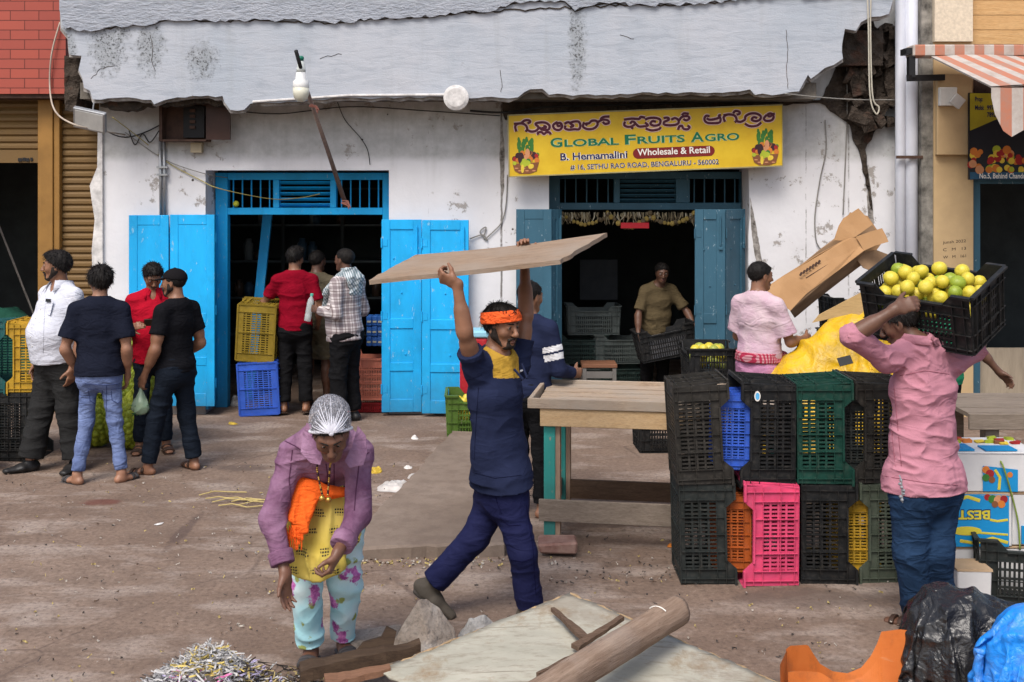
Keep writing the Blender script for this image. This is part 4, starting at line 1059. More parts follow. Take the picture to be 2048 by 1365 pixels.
def plastic(name, c, var=.3):
    if name in MATS: return MATS[name]
    k = MB_(name, .5, .28)
    f = k.noise(6, 5, .7); g = k.noise(30, 4, .7)
    a = k.mix(k.ramp(f, [(.3, 0), (.7, 1)]), tuple(x * (1 - var) for x in c), tuple(min(1, x * (1 + var)) for x in c))
    a = k.mix(k.math('MULTIPLY', k.ramp(g, [(.5, 0), (.78, 1)]), .18), a, (.20, .17, .14))
    k.col(a); k.rough(k.ramp(f, [(.3, .35), (.7, .75)])); k.bump(g, .1, .003)
    return k.m
def crate(label, color, loc, basis=None, rot=None, group=None, scale=1.0, name='plastic_crate', tilt=None):
    """basis: (x, y, z) world directions of the crate's length, width, height"""
    r = thing(name, label, 'crate', loc, group, rot=(0, 0, 0))
    if basis is not None:
        m = Matrix([Vector(b).normalized() for b in basis]).transposed()
        if tilt is not None: m = tilt @ m
        r.rotation_euler = m.to_euler()
    elif rot is not None: r.rotation_euler = rot
    r.scale = (scale,) * 3 if np.isscalar(scale) else scale
    mat = color
    def put(nm, me, l, rz):
        o = bpy.data.objects.new(nm, me); COL.objects.link(o); o.parent = r; o.location = l; o.rotation_euler = rz
        o.material_slots[0].link = 'OBJECT'; o.material_slots[0].material = mat; ROOTLOC[o] = Vector((0, 0, 0))
    lean = R(3)
    put('side_panel', CM['side_panel'], (0, -CW / 2 + .008, 0), (lean, 0, 0)); put('side_panel', CM['side_panel'], (0, CW / 2 - .008, 0), (lean, 0, PI))
    put('end_panel', CM['end_panel'], (CL / 2 - .008, 0, 0.001), (lean, 0, PI / 2)); put('end_panel', CM['end_panel'], (-CL / 2 + .008, 0, 0.001), (lean, 0, -PI / 2))
    put('base', CM['base'], (0, 0, .009), (0, 0, 0))
    return r
def on_end(label, color, xc, yf, z0, o, tilt=0, group=None, scale=1.0, yaw=0):
    """crate stood on its short side, opening towards o (+1 right, -1 left), long side to the street"""
    s = scale if np.isscalar(scale) else 1
    T = Matrix.Rotation(yaw, 3, 'Z') @ Matrix.Rotation(tilt, 3, 'Y')
    c = Vector((xc, yf + CW * s / 2, z0 + CL * s / 2)) - T @ Vector((o * CH * s / 2, 0, 0))
    return crate(label, color, c, ((0, 0, 1), (0, -o, 0), (o, 0, 0)), group=group, scale=scale, tilt=T)
p_blk = plastic('black_crate', (.011, .0115, .012)); p_brn = plastic('brown_black_crate', (.022, .020, .017)); p_grn = plastic('dark_green_crate', (.006, .045, .032))
p_gry = plastic('grey_green_crate', (.018, .022, .021)); p_pink = plastic('pink_crate', (.60, .062, .15), .2); p_olv = plastic('olive_crate', (.07, .085, .06)); p_blue = plastic('blue_crate', (.03, .095, .46), .25)
p_org = plastic('orange_crate', (.34, .075, .012), .2); p_yel = plastic('yellow_crate', (.42, .25, .02), .25); p_teal = plastic('teal_crate', (.012, .085, .085)); p_ylo = plastic('dull_yellow_crate', (.22, .15, .015), .3)
p_lime = plastic('green_crate', (.065, .125, .018), .25); p_coral = plastic('coral_crate', (.52, .17, .11), .15)
gS = 'crates stacked on end in front of the table'
YF = 6.7; cx = lambda a, b: PX((a + b) / 2, YF)
on_end('brown black crate at the left end of the top row, leaning to the left', p_brn, cx(1347, 1465), YF, .585, 1, R(-3.2), gS)
sx = on_end('black crate with a round blue sticker, blue inside, in the top row', p_blk, cx(1482, 1592), YF + .01, .585, -1, R(.6), gS)
on_end('dark green crate in the top row of the stack', p_grn, cx(1594, 1706), YF, .588, 1, R(-.5), gS)
on_end('brown black crate in the top row half hidden behind the pink shirt', p_brn, cx(1710, 1822), YF + .02, .588, -1, 0, gS)
on_end('grey black crate at the left end of the bottom row', p_gry, cx(1360, 1472), YF + .01, .004, 1, R(-1.2), gS)
on_end('bright pink crate in the bottom row of the stack', p_pink, cx(1482, 1598), YF - .03, .004, -1, R(.5), gS)
on_end('plain black crate in the bottom row beside the pink one', p_blk, cx(1602, 1714), YF, .004, 1, 0, gS)
on_end('olive green crate at the right end of the bottom row', p_olv, cx(1718, 1832), YF + .02, .004, -1, 0, gS)
on_end('bright blue crate wedged in the gap of the top row', p_blue, PX(1472, 6.8), 6.745, .66, 1, R(1), gS, .74)
on_end('orange mesh crate wedged in the gap of the bottom row', p_org, PX(1470, 6.8), 6.745, .06, 1, 0, gS, .76)
on_end('charcoal crate wedged between the green and brown crates', p_gry, PX(1708, 6.8), 6.75, .64, 1, 0, gS, .74)
on_end('yellow crate wedged between the black and olive crates', p_yel, PX(1714, 6.8), 6.75, .05, 1, 0, gS, .74)
mb = MB(); k = 18; c_ = P(1515, 793, YF - .012)
mb.add([c_ + Vector((.018 * math.cos(2 * PI * i / k), 0, .030 * math.sin(2 * PI * i / k))) for i in range(k)] + [c_ + Vector((.018 * math.cos(2 * PI * i / k), .003, .030 * math.sin(2 * PI * i / k))) for i in range(k)], [tuple(range(k))] + [(i, k + i, k + (i + 1) % k, (i + 1) % k) for i in range(k)])
mb.cur = 1; c2_ = c_ + Vector((0, -.001, 0)); mb.add([c2_ + Vector((.012 * math.cos(2 * PI * i / k), 0, .021 * math.sin(2 * PI * i / k))) for i in range(k)], [tuple(range(k))])
tagit(mb.build('sticker', [m_wink, M('sticker_blue', (.10, .40, .70))], None, loc=c_), 'oval white and blue sticker on the black top row crate', 'sticker')
# crates elsewhere
gL = 'crates by the brown shutter'
on_end('black crate standing on the ground beside the white shirted man', p_blk, PX(45, 9.9), 9.75, .004, 1, 0, gL)
on_end('yellow crate on top of the black crate by the shutter', p_yel, PX(68, 9.9), 9.75, .585, -1, 0, gL)
on_end('teal crate stacked at the left edge by the shutter', p_teal, PX(-10, 9.9), 9.75, .585, 1, 0, gL)
on_end('black crate at the left edge under the teal crate', p_blk, PX(-42, 9.9), 9.8, .004, 1, 0, gL)
crate('dull yellow crate stood up in the blue doorway, base outwards', p_ylo, (PX(510, 11.6), 11.62, .56 + .29), ((.06, -.05, 1), (1, .1, -.06), (-.1, 1, .05)), name='plastic_crate')
crate('blue crate stood up in the blue doorway under the dull yellow crate', p_blue, (PX(515, 11.6), 11.62, .02 + .265), ((-.05, -.03, 1), (1, .1, .05), (-.1, 1, .03)), scale=(.92, 1.05, 1))
crate('coral crate behind the right blue door leaf', p_coral, (PX(742, 11.95), 12.0, .13), ((1, 0, 0), (0, 1, 0), (0, 0, 1)), scale=(.75, .8, 1.6))
crate('red crate at the foot of the right blue door leaf', plastic('red_crate', (.28, .015, .02)), (PX(744, 11.95), 12.0, .01), ((1, 0, 0), (0, 1, 0), (0, 0, 1)), scale=(.8, .85, .36))
gcr = crate('moss green crate of limes on the ground by the blue door leaf', p_lime, (-.605 + .33, 10.78, .03), ((1, .03, 0), (-.03, 1, 0), (0, 0, 1)), scale=(1.12, 1.1, 1.18))
Yk = 9.62; xk = PX(1428, Yk)
for i, lb_ in enumerate(('dark crate at the bottom of the fruit stack by the slate door', 'dark crate in the middle of the fruit stack by the slate door')):
    crate(lb_, p_blk, (xk, Yk + .28, .01 + i * .318), ((0, 1, 0), (-1, 0, 0), (0, 0, 1)))
fcr = crate('dark crate of mixed fruit on top of the stack by the slate door', p_blk, (xk, Yk + .28, .646), ((.03, 1, 0), (-1, .03, 0), (0, 0, 1)))
crate('black crate on the ground seen under the market table', p_blk, (PX(1345, 9.9), 10.1, .03), ((1, .05, 0), (-.05, 1, 0), (0, 0, 1)))
crate('open grey black crate at the right edge by the black tarpaulin', p_gry, (2.93, 6.5, .03), ((1, -.22, 0), (.22, 1, 0), (0, 0, 1)), scale=1.05)
for i in range(4): crate(('lowest', 'second', 'third', 'topmost')[i] + ' dark crate in the pile behind the cardboard carton', p_blk, (PX(1712, 10.7) + .02 * (i % 2), 10.75, .02 + i * .322), ((1, .08 * (i % 2), 0), (-.08 * (i % 2), 1, 0), (0, 0, 1)), group='crates piled behind the cardboard carton')
for i in range(2): crate(('lower', 'upper')[i] + ' dark crate under the yellow tarpaulin edge', p_blk, (PX(1610, 10.3), 10.3, .02 + i * .322), ((1, 0, 0), (0, 1, 0), (0, 0, 1)))
# stock inside the slate shop
p_in = plastic('dusky_crate', (.022, .042, .038)); p_in2 = plastic('pale_dusky_crate', (.09, .11, .105))
for i, (px, z, cc, lb_) in enumerate(((1170, .02, p_in2, 'pale crate on the floor'), (1160, .345, p_in, 'dark crate in the middle'), (1185, .67, p_in2, 'pale crate on top'), (1250, .02, p_in, 'dark crate on the floor at the right'), (1240, .345, p_in2, 'pale crate at the right'))):
    crate(lb_ + ' of the stock inside the slate shop', cc, (PX(px, 13.0), 13.1, z), ((1, .05, 0), (-.05, 1, 0), (0, 0, 1)), group='crates stocked inside the slate shop')
st = thing('stool', 'low wooden stool with pale legs inside the slate shop', 'stool', (PX(1197, 12.4), 12.4, 0))
sx_, sy_ = PX(1197, 12.4), 12.4
mb = MB(); mb.box((sx_ - .19, sy_ - .15, .40), (sx_ + .19, sy_ + .15, .44)); mb.build('seat', M('stool_seat', (.20, .09, .05)), st, bevel=.005)
for a in (-1, 1):
    for b in (-1, 1): mb = MB(); mb.box((sx_ + a * .16 - .02, sy_ + b * .12 - .02, 0), (sx_ + a * .16 + .02, sy_ + b * .12 + .02, .399)); mb.build('leg', M('stool_leg', (.16, .15, .14)), st)
mb = MB(); mb.box((sx_ - .139, sy_ - .135, .29), (sx_ + .139, sy_ - .105, .36)); mb.build('rail', M('stool_leg', (.16, .15, .14)), st)
tagit(MB().box((PX(1160, 14.5), 14.5, PZ(600, 14.5)), (PX(1235, 14.5), 14.53, PZ(520, 14.5))).build('wall_board', M('wall_board', (.085, .09, .10)), None, loc=P(1200, 600, 14.5)), 'blank grey board leaning on the back wall of the slate shop', 'board')
# shelves and props inside the blue shop
sh = thing('shelf_rack', 'dark metal shelf rack with jars inside the blue shop', 'shelf', (PX(500, 14), 14.4, 0))
for i, z in enumerate((.5, .95, 1.4, 1.85, 2.3)): mb = MB(); mb.box((PX(440, 14), 14.2, z), (PX(780, 14), 14.7, z + .025)); mb.build('shelf_board', M('shelf_grey', (.07, .085, .085), .5), sh)
for px in (442, 560, 680, 778): mb = MB(); mb.box((PX(px, 14) - .02, 14.18, 0), (PX(px, 14) + .02, 14.199, 2.7)); mb.build('upright', M('shelf_upright', (.03, .035, .035)), sh)
r = random.Random(11)
for i in range(16):
    z = (.525, .975, 1.425, 1.875)[i % 4]; x = PX(r.uniform(455, 770), 14); h_ = r.uniform(.12, .3); mb = MB(); mb.lathe([(.06, 0), (.062, h_ * .75), (.04, h_ * .85), (.04, h_)], Matrix.Translation((x, 14.35, z)), 10)
    tagit(mb.build('jar', [M('jar_a', (.18, .2, .2), .3), M('jar_b', (.10, .06, .04), .3), M('jar_c', (.05, .09, .13), .3)][i % 3], None, True, loc=(x, 14.35, z)), 'dim storage jar on the rack inside the blue shop', 'jar', 'jars on the rack inside the blue shop')
pb = MB(); pb.beam((PX(497, 12.6), 12.6, 0), (PX(537, 12.9), 12.9, 2.1), .10, .05, up=(0, 1, 0)); tagit(pb.build('blue_post', m_blue, None, loc=(PX(497, 12.6), 12.6, 0)), 'blue wooden post slanting inside the blue doorway', 'post')
for i in range(9):
    x = PX(738 + (i % 3) * 11, 11.9); z = .68 + (i // 3) * .105; mb = MB(); mb.cbox((x, 12.0 + .01 * (i % 2), z + .05), (.055, .2, .098)); mb.cur = 1; mb.cbox((x, 11.897 + .01 * (i % 2), z + .045), (.05, .006, .03))
    tagit(mb.build('packet', [M('packet_blue', (.03, .12, .40), .3), M('packet_pale', (.45, .45, .30), .3)], None, loc=(x, 12.0, z), bevel=.006), 'blue packet stacked on the coral crate in the blue doorway', 'packet', 'blue packets on the coral crate')
cb = thing('cool_box', 'red cool box with pale blue lid beside the blue door leaf', 'cool box', (PX(955, 11.3), 11.3, 0))
mb = MB(); mb.box((PX(920, 11.2), 11.15, .1), (PX(976, 11.2), 11.45, .86)); mb.build('body', plastic('cool_box_red', (.36, .012, .02), .1), cb, bevel=.02)
mb = MB(); mb.box((PX(920, 11.2) - .01, 11.14, .862), (PX(976, 11.2) + .01, 11.46, .93)); mb.build('lid', M('pale_blue_lid', (.25, .50, .62)), cb, bevel=.015)
mb = MB(); mb.box((PX(920, 11.2) + .02, 11.17, 0), (PX(976, 11.2) - .02, 11.43, .099)); mb.build('foot', m_black, cb)

# garland in the slate doorway
ga = thing('door_garland', 'dried leaf garland strung across the top of the slate doorway', 'garland', P(1255, 425, YW + .3))
mb = MB(); r = random.Random(9)
for i in range(150):
    x = r.uniform(1122, 1392); l = r.uniform(8, 26); c = P(x, 424 + r.uniform(0, 3), YW + .28 + r.uniform(-.03, .03)); mb.cur = r.choice([0, 0, 1, 2])
    mb.tube([c, c + Vector((r.uniform(-.01, .01), 0, -l * .5 / 190)), c + Vector((r.uniform(-.03, .03), r.uniform(-.01, .01), -l / 190))], [.004, .008, .002], 5)
mb.build('leaf_fringe', [M('dry_leaf', (.30, .25, .15)), M('dry_leaf_dark', (.12, .09, .05)), M('dry_leaf_pale', (.5, .46, .34))], ga)
mb = MB()
for px0, px1, sag in ((1125, 1215, 22), (1215, 1300, 26), (1300, 1388, 20)):
    pts = [P(px0 + (px1 - px0) * t / 12, 428 + sag * 4 * (t / 12) * (1 - t / 12), YW + .25) for t in range(13)]
    for p in pts:
        mb.cur = r.choice([0, 1, 1]); mb.ball(p + Vector((0, r.uniform(-.02, .02), r.uniform(-.015, .015))), r.uniform(.018, .03), 7, 5)
mb.build('flower_string', [M('dry_leaf_dark', (.12, .09, .05)), M('dry_flower', (.30, .22, .06))], ga)
mb = MB(); mb.box((PX(1242, 12.0), 12.0, PZ(457, 12)), (PX(1298, 12), 12.06, PZ(446, 12))); mb.build('red_ribbon', M('ribbon_red', (.45, .02, .03)), ga)
tagit(MB().ball(P(472, 408, YW + .34), .033).build('lime_charm', M('lime_charm', (.50, .50, .04)), None, True, loc=P(472, 408, YW + .34)), 'single lime resting behind the bars of the blue transom', 'fruit')
# ------------------------------------------------------------------ people
def skin(name, c):
    if name in MATS: return MATS[name]
    k = MB_(name, .48, .4)
    k.b.inputs['Subsurface Weight'].default_value = .06; k.b.inputs['Subsurface Radius'].default_value = (.012, .005, .003)
    f = k.noise(9, 5, .6); k.col(k.mix(k.ramp(f, [(.3, 0), (.7, 1)]), tuple(x * .82 for x in c), tuple(x * 1.15 for x in c)))
    k.bump(k.noise(160, 3, .6), .08, .002); return k.m
SK_D = skin('skin_dark', (.12, .058, .036)); SK_M = skin('skin_brown', (.235, .112, .064)); SK_L = skin('skin_tan', (.29, .145, .088))
def hairmat():
    k = MB_('black_hair', .65, .18)
    w = k.noise(40, 4, .6, k.map((1, 1, .35))); k.col(k.mix(w, (.004, .0035, .003), (.014, .011, .010))); k.bump(w, .7, .01); return k.m
m_hair = hairmat(); m_eye = M('eye_white', (.34, .29, .26), .3, .05); m_iris = M('eye_dark', (.012, .008, .006), .15, .05); m_lip = M('lip_brown', (.13, .05, .04), .5, .1)
m_stub = M('beard_black', (.020, .014, .011), .8, .3, 30, .6, 120)
m_sandal = M('sandal_grey', (.055, .05, .05), .7, .2, 8); m_sandalb = M('sandal_brown', (.045, .024, .016), .6, .2, 8); m_shoe = M('black_shoe', (.018, .017, .017), .45, .2, 8, .2, 30); m_sole = M('boot_sole', (.05, .043, .036), .85, .2, 8); m_boot = M('grey_boot', (.075, .062, .047), .75, .25, 7, .3, 40)

def stand(x, y, H, yaw, g=1.0, z=0.0, lean=0.0, arms=None, legs=None, head=(0, 0, 0), tw=0.0):
    """joints of a standing figure. yaw: facing angle in degrees, 0 = away from the camera, 90 = image left.
    arms: {'L': (elbow, wrist, hand dir)} in (right, forward, up) metres from the shoulder; legs: {'L': (knee, ankle)} offsets from the hip"""
    a = R(yaw); f = Vector((-math.sin(a), math.cos(a), 0)); r = Vector((f.y, -f.x, 0)); u = Vector((0, 0, 1)); o = Vector((x, y, z))
    a2 = R(yaw + tw); f2 = Vector((-math.sin(a2), math.cos(a2), 0)); r2 = Vector((f2.y, -f2.x, 0))
    def B(q): return o + r * q[0] * H + f * q[1] * H + u * q[2] * H
    ln = lambda zz: lean * max(0, zz - .52)
    def T(q): return o + r2 * q[0] * H + f2 * (q[1] + ln(q[2])) * H + u * q[2] * H
    J = dict(H=H, u=u, f=f2, r=r2, pel=B((0, 0, .525)), waist=T((0, .005, .62)), chest=T((0, .0, .735)), neck=T((0, -.012, .835)))
    J['head'] = T((0, .012 + lean * .03, .925))
    for s, k in ((-1, 'L'), (1, 'R')):
        sh = T((s * .103 * (.9 + .1 * g), -.01, .797)); J['sh' + k] = sh
        e, w, d = (arms or {}).get(k, ((s * .035, -.015, -.175), (s * .03, .035, -.325), (0, .15, -1)))
        tv = lambda q: r2 * q[0] * H + f2 * q[1] * H + u * q[2] * H
        J['el' + k] = sh + tv(e); J['wr' + k] = sh + tv(w); J['hd' + k] = (r2 * d[0] + f2 * d[1] + u * d[2]).normalized()
        hp = B((s * .047, 0, .50)); J['hip' + k] = hp
        kn, an, toe = (legs or {}).get(k, ((s * .012, .012, -.225), (s * .02, -.008, -.457), (s * .2, 1, 0)))
        bv = lambda q: r * q[0] * H + f * q[1] * H + u * q[2] * H
        J['kn' + k] = hp + bv(kn); J['an' + k] = hp + bv(an); J['toe' + k] = (r * toe[0] + f * toe[1]).normalized()
    hy, hp_, hr = head
    ah = R(yaw + tw + hy); J['fd'] = (Vector((-math.sin(ah), math.cos(ah), 0)) * math.cos(R(hp_)) + u * math.sin(R(hp_)))
    rr = Vector((math.cos(ah), math.sin(ah), 0)); J['hup'] = rr.cross(J['fd']).normalized()
    return J

def head_frame(J):
    y = Vector(J['fd']).normalized(); z = Vector(J['hup']); x = y.cross(z).normalized(); z = x.cross(y).normalized()
    return Matrix((x, y, z)).transposed()
def head_prims(S, J, sc, hk=.012):
    Rm = head_frame(J); c = Vector(J['head'])
    L = lambda q: c + Rm @ (Vector(q) * sc)
    N = np.array(Rm)
    e = lambda p, rad, k=hk, op='u': S.ell(L(p), tuple(x * sc for x in rad), N, k * sc, op)
    cp = lambda p, q, r0, r1, k=hk, op='u': S.ecap(L(p), L(q), (r0 * sc if np.isscalar(r0) else tuple(x * sc for x in r0)), (r1 * sc if np.isscalar(r1) else tuple(x * sc for x in r1)), Rm @ Vector((1, 0, 0)), k * sc, op=op)
    e((0, -.012, .034), (.073, .094, .077)); cp((0, .030, .005), (0, .046, -.072), (.060, .052), (.036, .036), .03)
    e((0, .068, -.090), (.020, .017, .015), .025)
    for s in (-1, 1):
        cp((s * .054, .0, -.032), (s * .022, .052, -.088), .018, .017, .025)
        e((s * .040, .056, -.018), (.024, .022, .022), .025)
        cp((s * .012, .086, .034), (s * .047, .068, .033), .0095, .0085, .014)
        e((s * .031, .098, .012), (.017, .015, .0115), .012, 's')
        e((s * .013, .098, -.028), (.0095, .0105, .008), .010)
        e((s * .0755, -.006, .002), (.009, .021, .033), .008); e((s * .082, .0, .004), (.006, .010, .018), .006, 's')
    for s in (-1, 1): e((s * .031, .0765, .0130), (.0175, .0132, .0135), .004)
    cp((0, .088, .022), (0, .110, -.020), .0085, .0125, .014); e((0, .109, -.024), (.0115, .011, .010), .010)
    e((0, .0870, -.0535), (.024, .010, .0062), .006); e((0, .0865, -.066), (.020, .010, .007), .006)
    cp((-.018, .0975, -.0595), (.018, .0975, -.0595), .0028, .0028, .003, 's')
    return L, Rm, N
def fingers(S, w, d, n, lat, sc=1.0, curl=(20, 25, 15), spread=.05, thumb=1, k=.006, thumb_in=.5):
    """palm, four unequal jointed fingers and a side thumb. d: towards fingers, n: palm side, lat: towards the thumb"""
    w, d, n, lat = (Vector(q) for q in (w, d, n, lat)); d.normalize(); n = (n - d * n.dot(d)).normalized(); lat = d.cross(n).normalized() * (1 if d.cross(n).dot(lat) > 0 else -1)
    S.ecap(w - d * .012, w + d * .03 * sc, (.027 * sc, .019 * sc), (.034 * sc, .016 * sc), lat, .02)
    S.ecap(w + d * .03 * sc, w + d * .082 * sc, (.036 * sc, .016 * sc), (.040 * sc, .0125 * sc), lat, .012)
    for i, (o, ln) in enumerate(((.030, .073), (.0105, .083), (-.0095, .077), (-.029, .060))):
        p = w + d * (.084 - abs(o) * .12) * sc + lat * o * sc; dd = (d + lat * o * spread * 30 * .1).normalized(); nn = n
        r0 = (.0092, .0096, .0092, .0080)[i] * sc
        for j, fr in enumerate((.45, .32, .25)):
            a = R(curl[j] + (i * 4)); nd = dd * math.cos(a) + nn * math.sin(a); nn = nn * math.cos(a) - dd * math.sin(a); dd = nd
            q = p + dd * ln * fr * sc; S.ecap(p, q, r0 * (1 - j * .08), r0 * (.92 - j * .08), lat, k if j else .008); p = q
    p = w + d * .028 * sc + lat * .030 * sc + n * .006; dd = (d * .62 + lat * .62 + n * thumb_in).normalized()
    q = p + dd * .040 * sc; S.ecap(p - dd * .012, q, .0145 * sc, .0108 * sc, n, .014); dd = (dd + d * .55 + n * .15).normalized(); S.ecap(q, q + dd * .032 * sc, .0108 * sc, .0085 * sc, n, .006)

def folds(amp, fx=7, fz=13, tilt=.35, seed=0):
    def d(v):
        q = np.stack([v[:, 0] * fx + v[:, 2] * fz * tilt + seed, v[:, 1] * fx + seed * 2, v[:, 2] * fz - v[:, 0] * fx * tilt * .6], 1)
        q = q + .35 * np.stack([vnoise(v * 5 + seed + i * 9) for i in range(3)], 1) * 2
        n = vnoise(q); a = (1 - np.abs(n)) ** 2.2 * 2 - .9
        return amp * (a * .8 + vnoise(q * 2.1 + 4) * .3 - .15)
    return d

def hair_mesh(J, sc, style, h):
    S = SDF(h); Rm = head_frame(J); c = Vector(J['head']); N = np.array(Rm)
    L = lambda q: c + Rm @ (Vector(q) * sc)
    th = {'short': .008, 'thick': .016, 'cropped': .005, 'bun': .009, 'mop': .026}[style]
    S.ell(L((0, -.014, .036)), tuple(x * sc for x in (.076 + th * .75, .096 + th * .8, .080 + th)), N, .01)
    if style in ('thick', 'mop'):
        S.ell(L((.0, .042, .093)), tuple(x * sc for x in (.055, .048, .026 + th * .5)), N, .02); S.ell(L((.02, .0, .105)), tuple(x * sc for x in (.05, .06, .022 + th * .4)), N, .02)
    for s in (-1, 1): S.ecap(L((s * .074, .024, .03)), L((s * .073, .022, -.012)), .009 * sc, .005 * sc, None, .012 * sc)
    # hairline plane: forehead above, nape below
    p = L((0, .075, .070)); nl = Rm @ Vector((0, .62, -.78))
    fr = Rm @ Vector((0, 1, 0))
    S.cut(p, nl)
    sd = hash(style) % 50
    q = N
    def disp(v):
        lv = (v - A(c)) @ N / sc
        lq = np.stack([lv[:, 0] * 70, lv[:, 1] * 45, lv[:, 2] * 28], 1)
        w = np.clip((lv[:, 2] + .05) * 8, .15, 1)
        return (vnoise(lq) * .55 + vnoise(lv * 38 + 7) * .6) * (.0045 + th * .28) * w * sc
    v, f = S.mesh(disp, 1)
    if len(v) == 0: return v, f
    nr = vnormals(v, f); lv = (v - A(c)) @ N / sc
    rs = np.random.RandomState(int(abs(J['head'].x * 100)) % 1000)
    n = {'short': 900, 'thick': 1100, 'cropped': 700, 'bun': 500, 'mop': 1300}[style]
    pick = rs.randint(0, len(v), n); pick = pick[nr[pick] @ (N @ np.array([0, -.45, .75])) > -.75]
    p = v[pick] - nr[pick] * .003; q = nr[pick]; lq = lv[pick]
    crown = np.array([.0, -.035, .125]); fl = lq - crown; fl = fl @ N.T
    t = fl - q * (fl * q).sum(1)[:, None] + rs.randn(len(p), 3) * .02; t /= np.maximum(np.linalg.norm(t, axis=1), 1e-6)[:, None]
    ln = (rs.rand(len(p)) * .6 + .6) * {'short': .018, 'thick': .028, 'cropped': .010, 'bun': .02, 'mop': .036}[style]
    lift = rs.rand(len(p))[:, None] * .55 + .1
    e1 = p + (t + q * lift) * ln[:, None] * .55; e2 = p + (t * 1.0 + q * lift * .55) * ln[:, None]
    sd_ = np.cross(t, q); w = .0030
    vs = np.stack([p - sd_ * w, p + sd_ * w, e1 + sd_ * w * .8, e1 - sd_ * w * .8, e2 + sd_ * .0006, e2 - sd_ * .0006], 1).reshape(-1, 3)
    b = np.arange(len(p))[:, None] * 6 + len(v)
    f2 = np.concatenate([b + np.array([0, 1, 2, 3]), b + np.array([3, 2, 4, 5])])
    return np.concatenate([v, vs]), np.concatenate([f, f2])

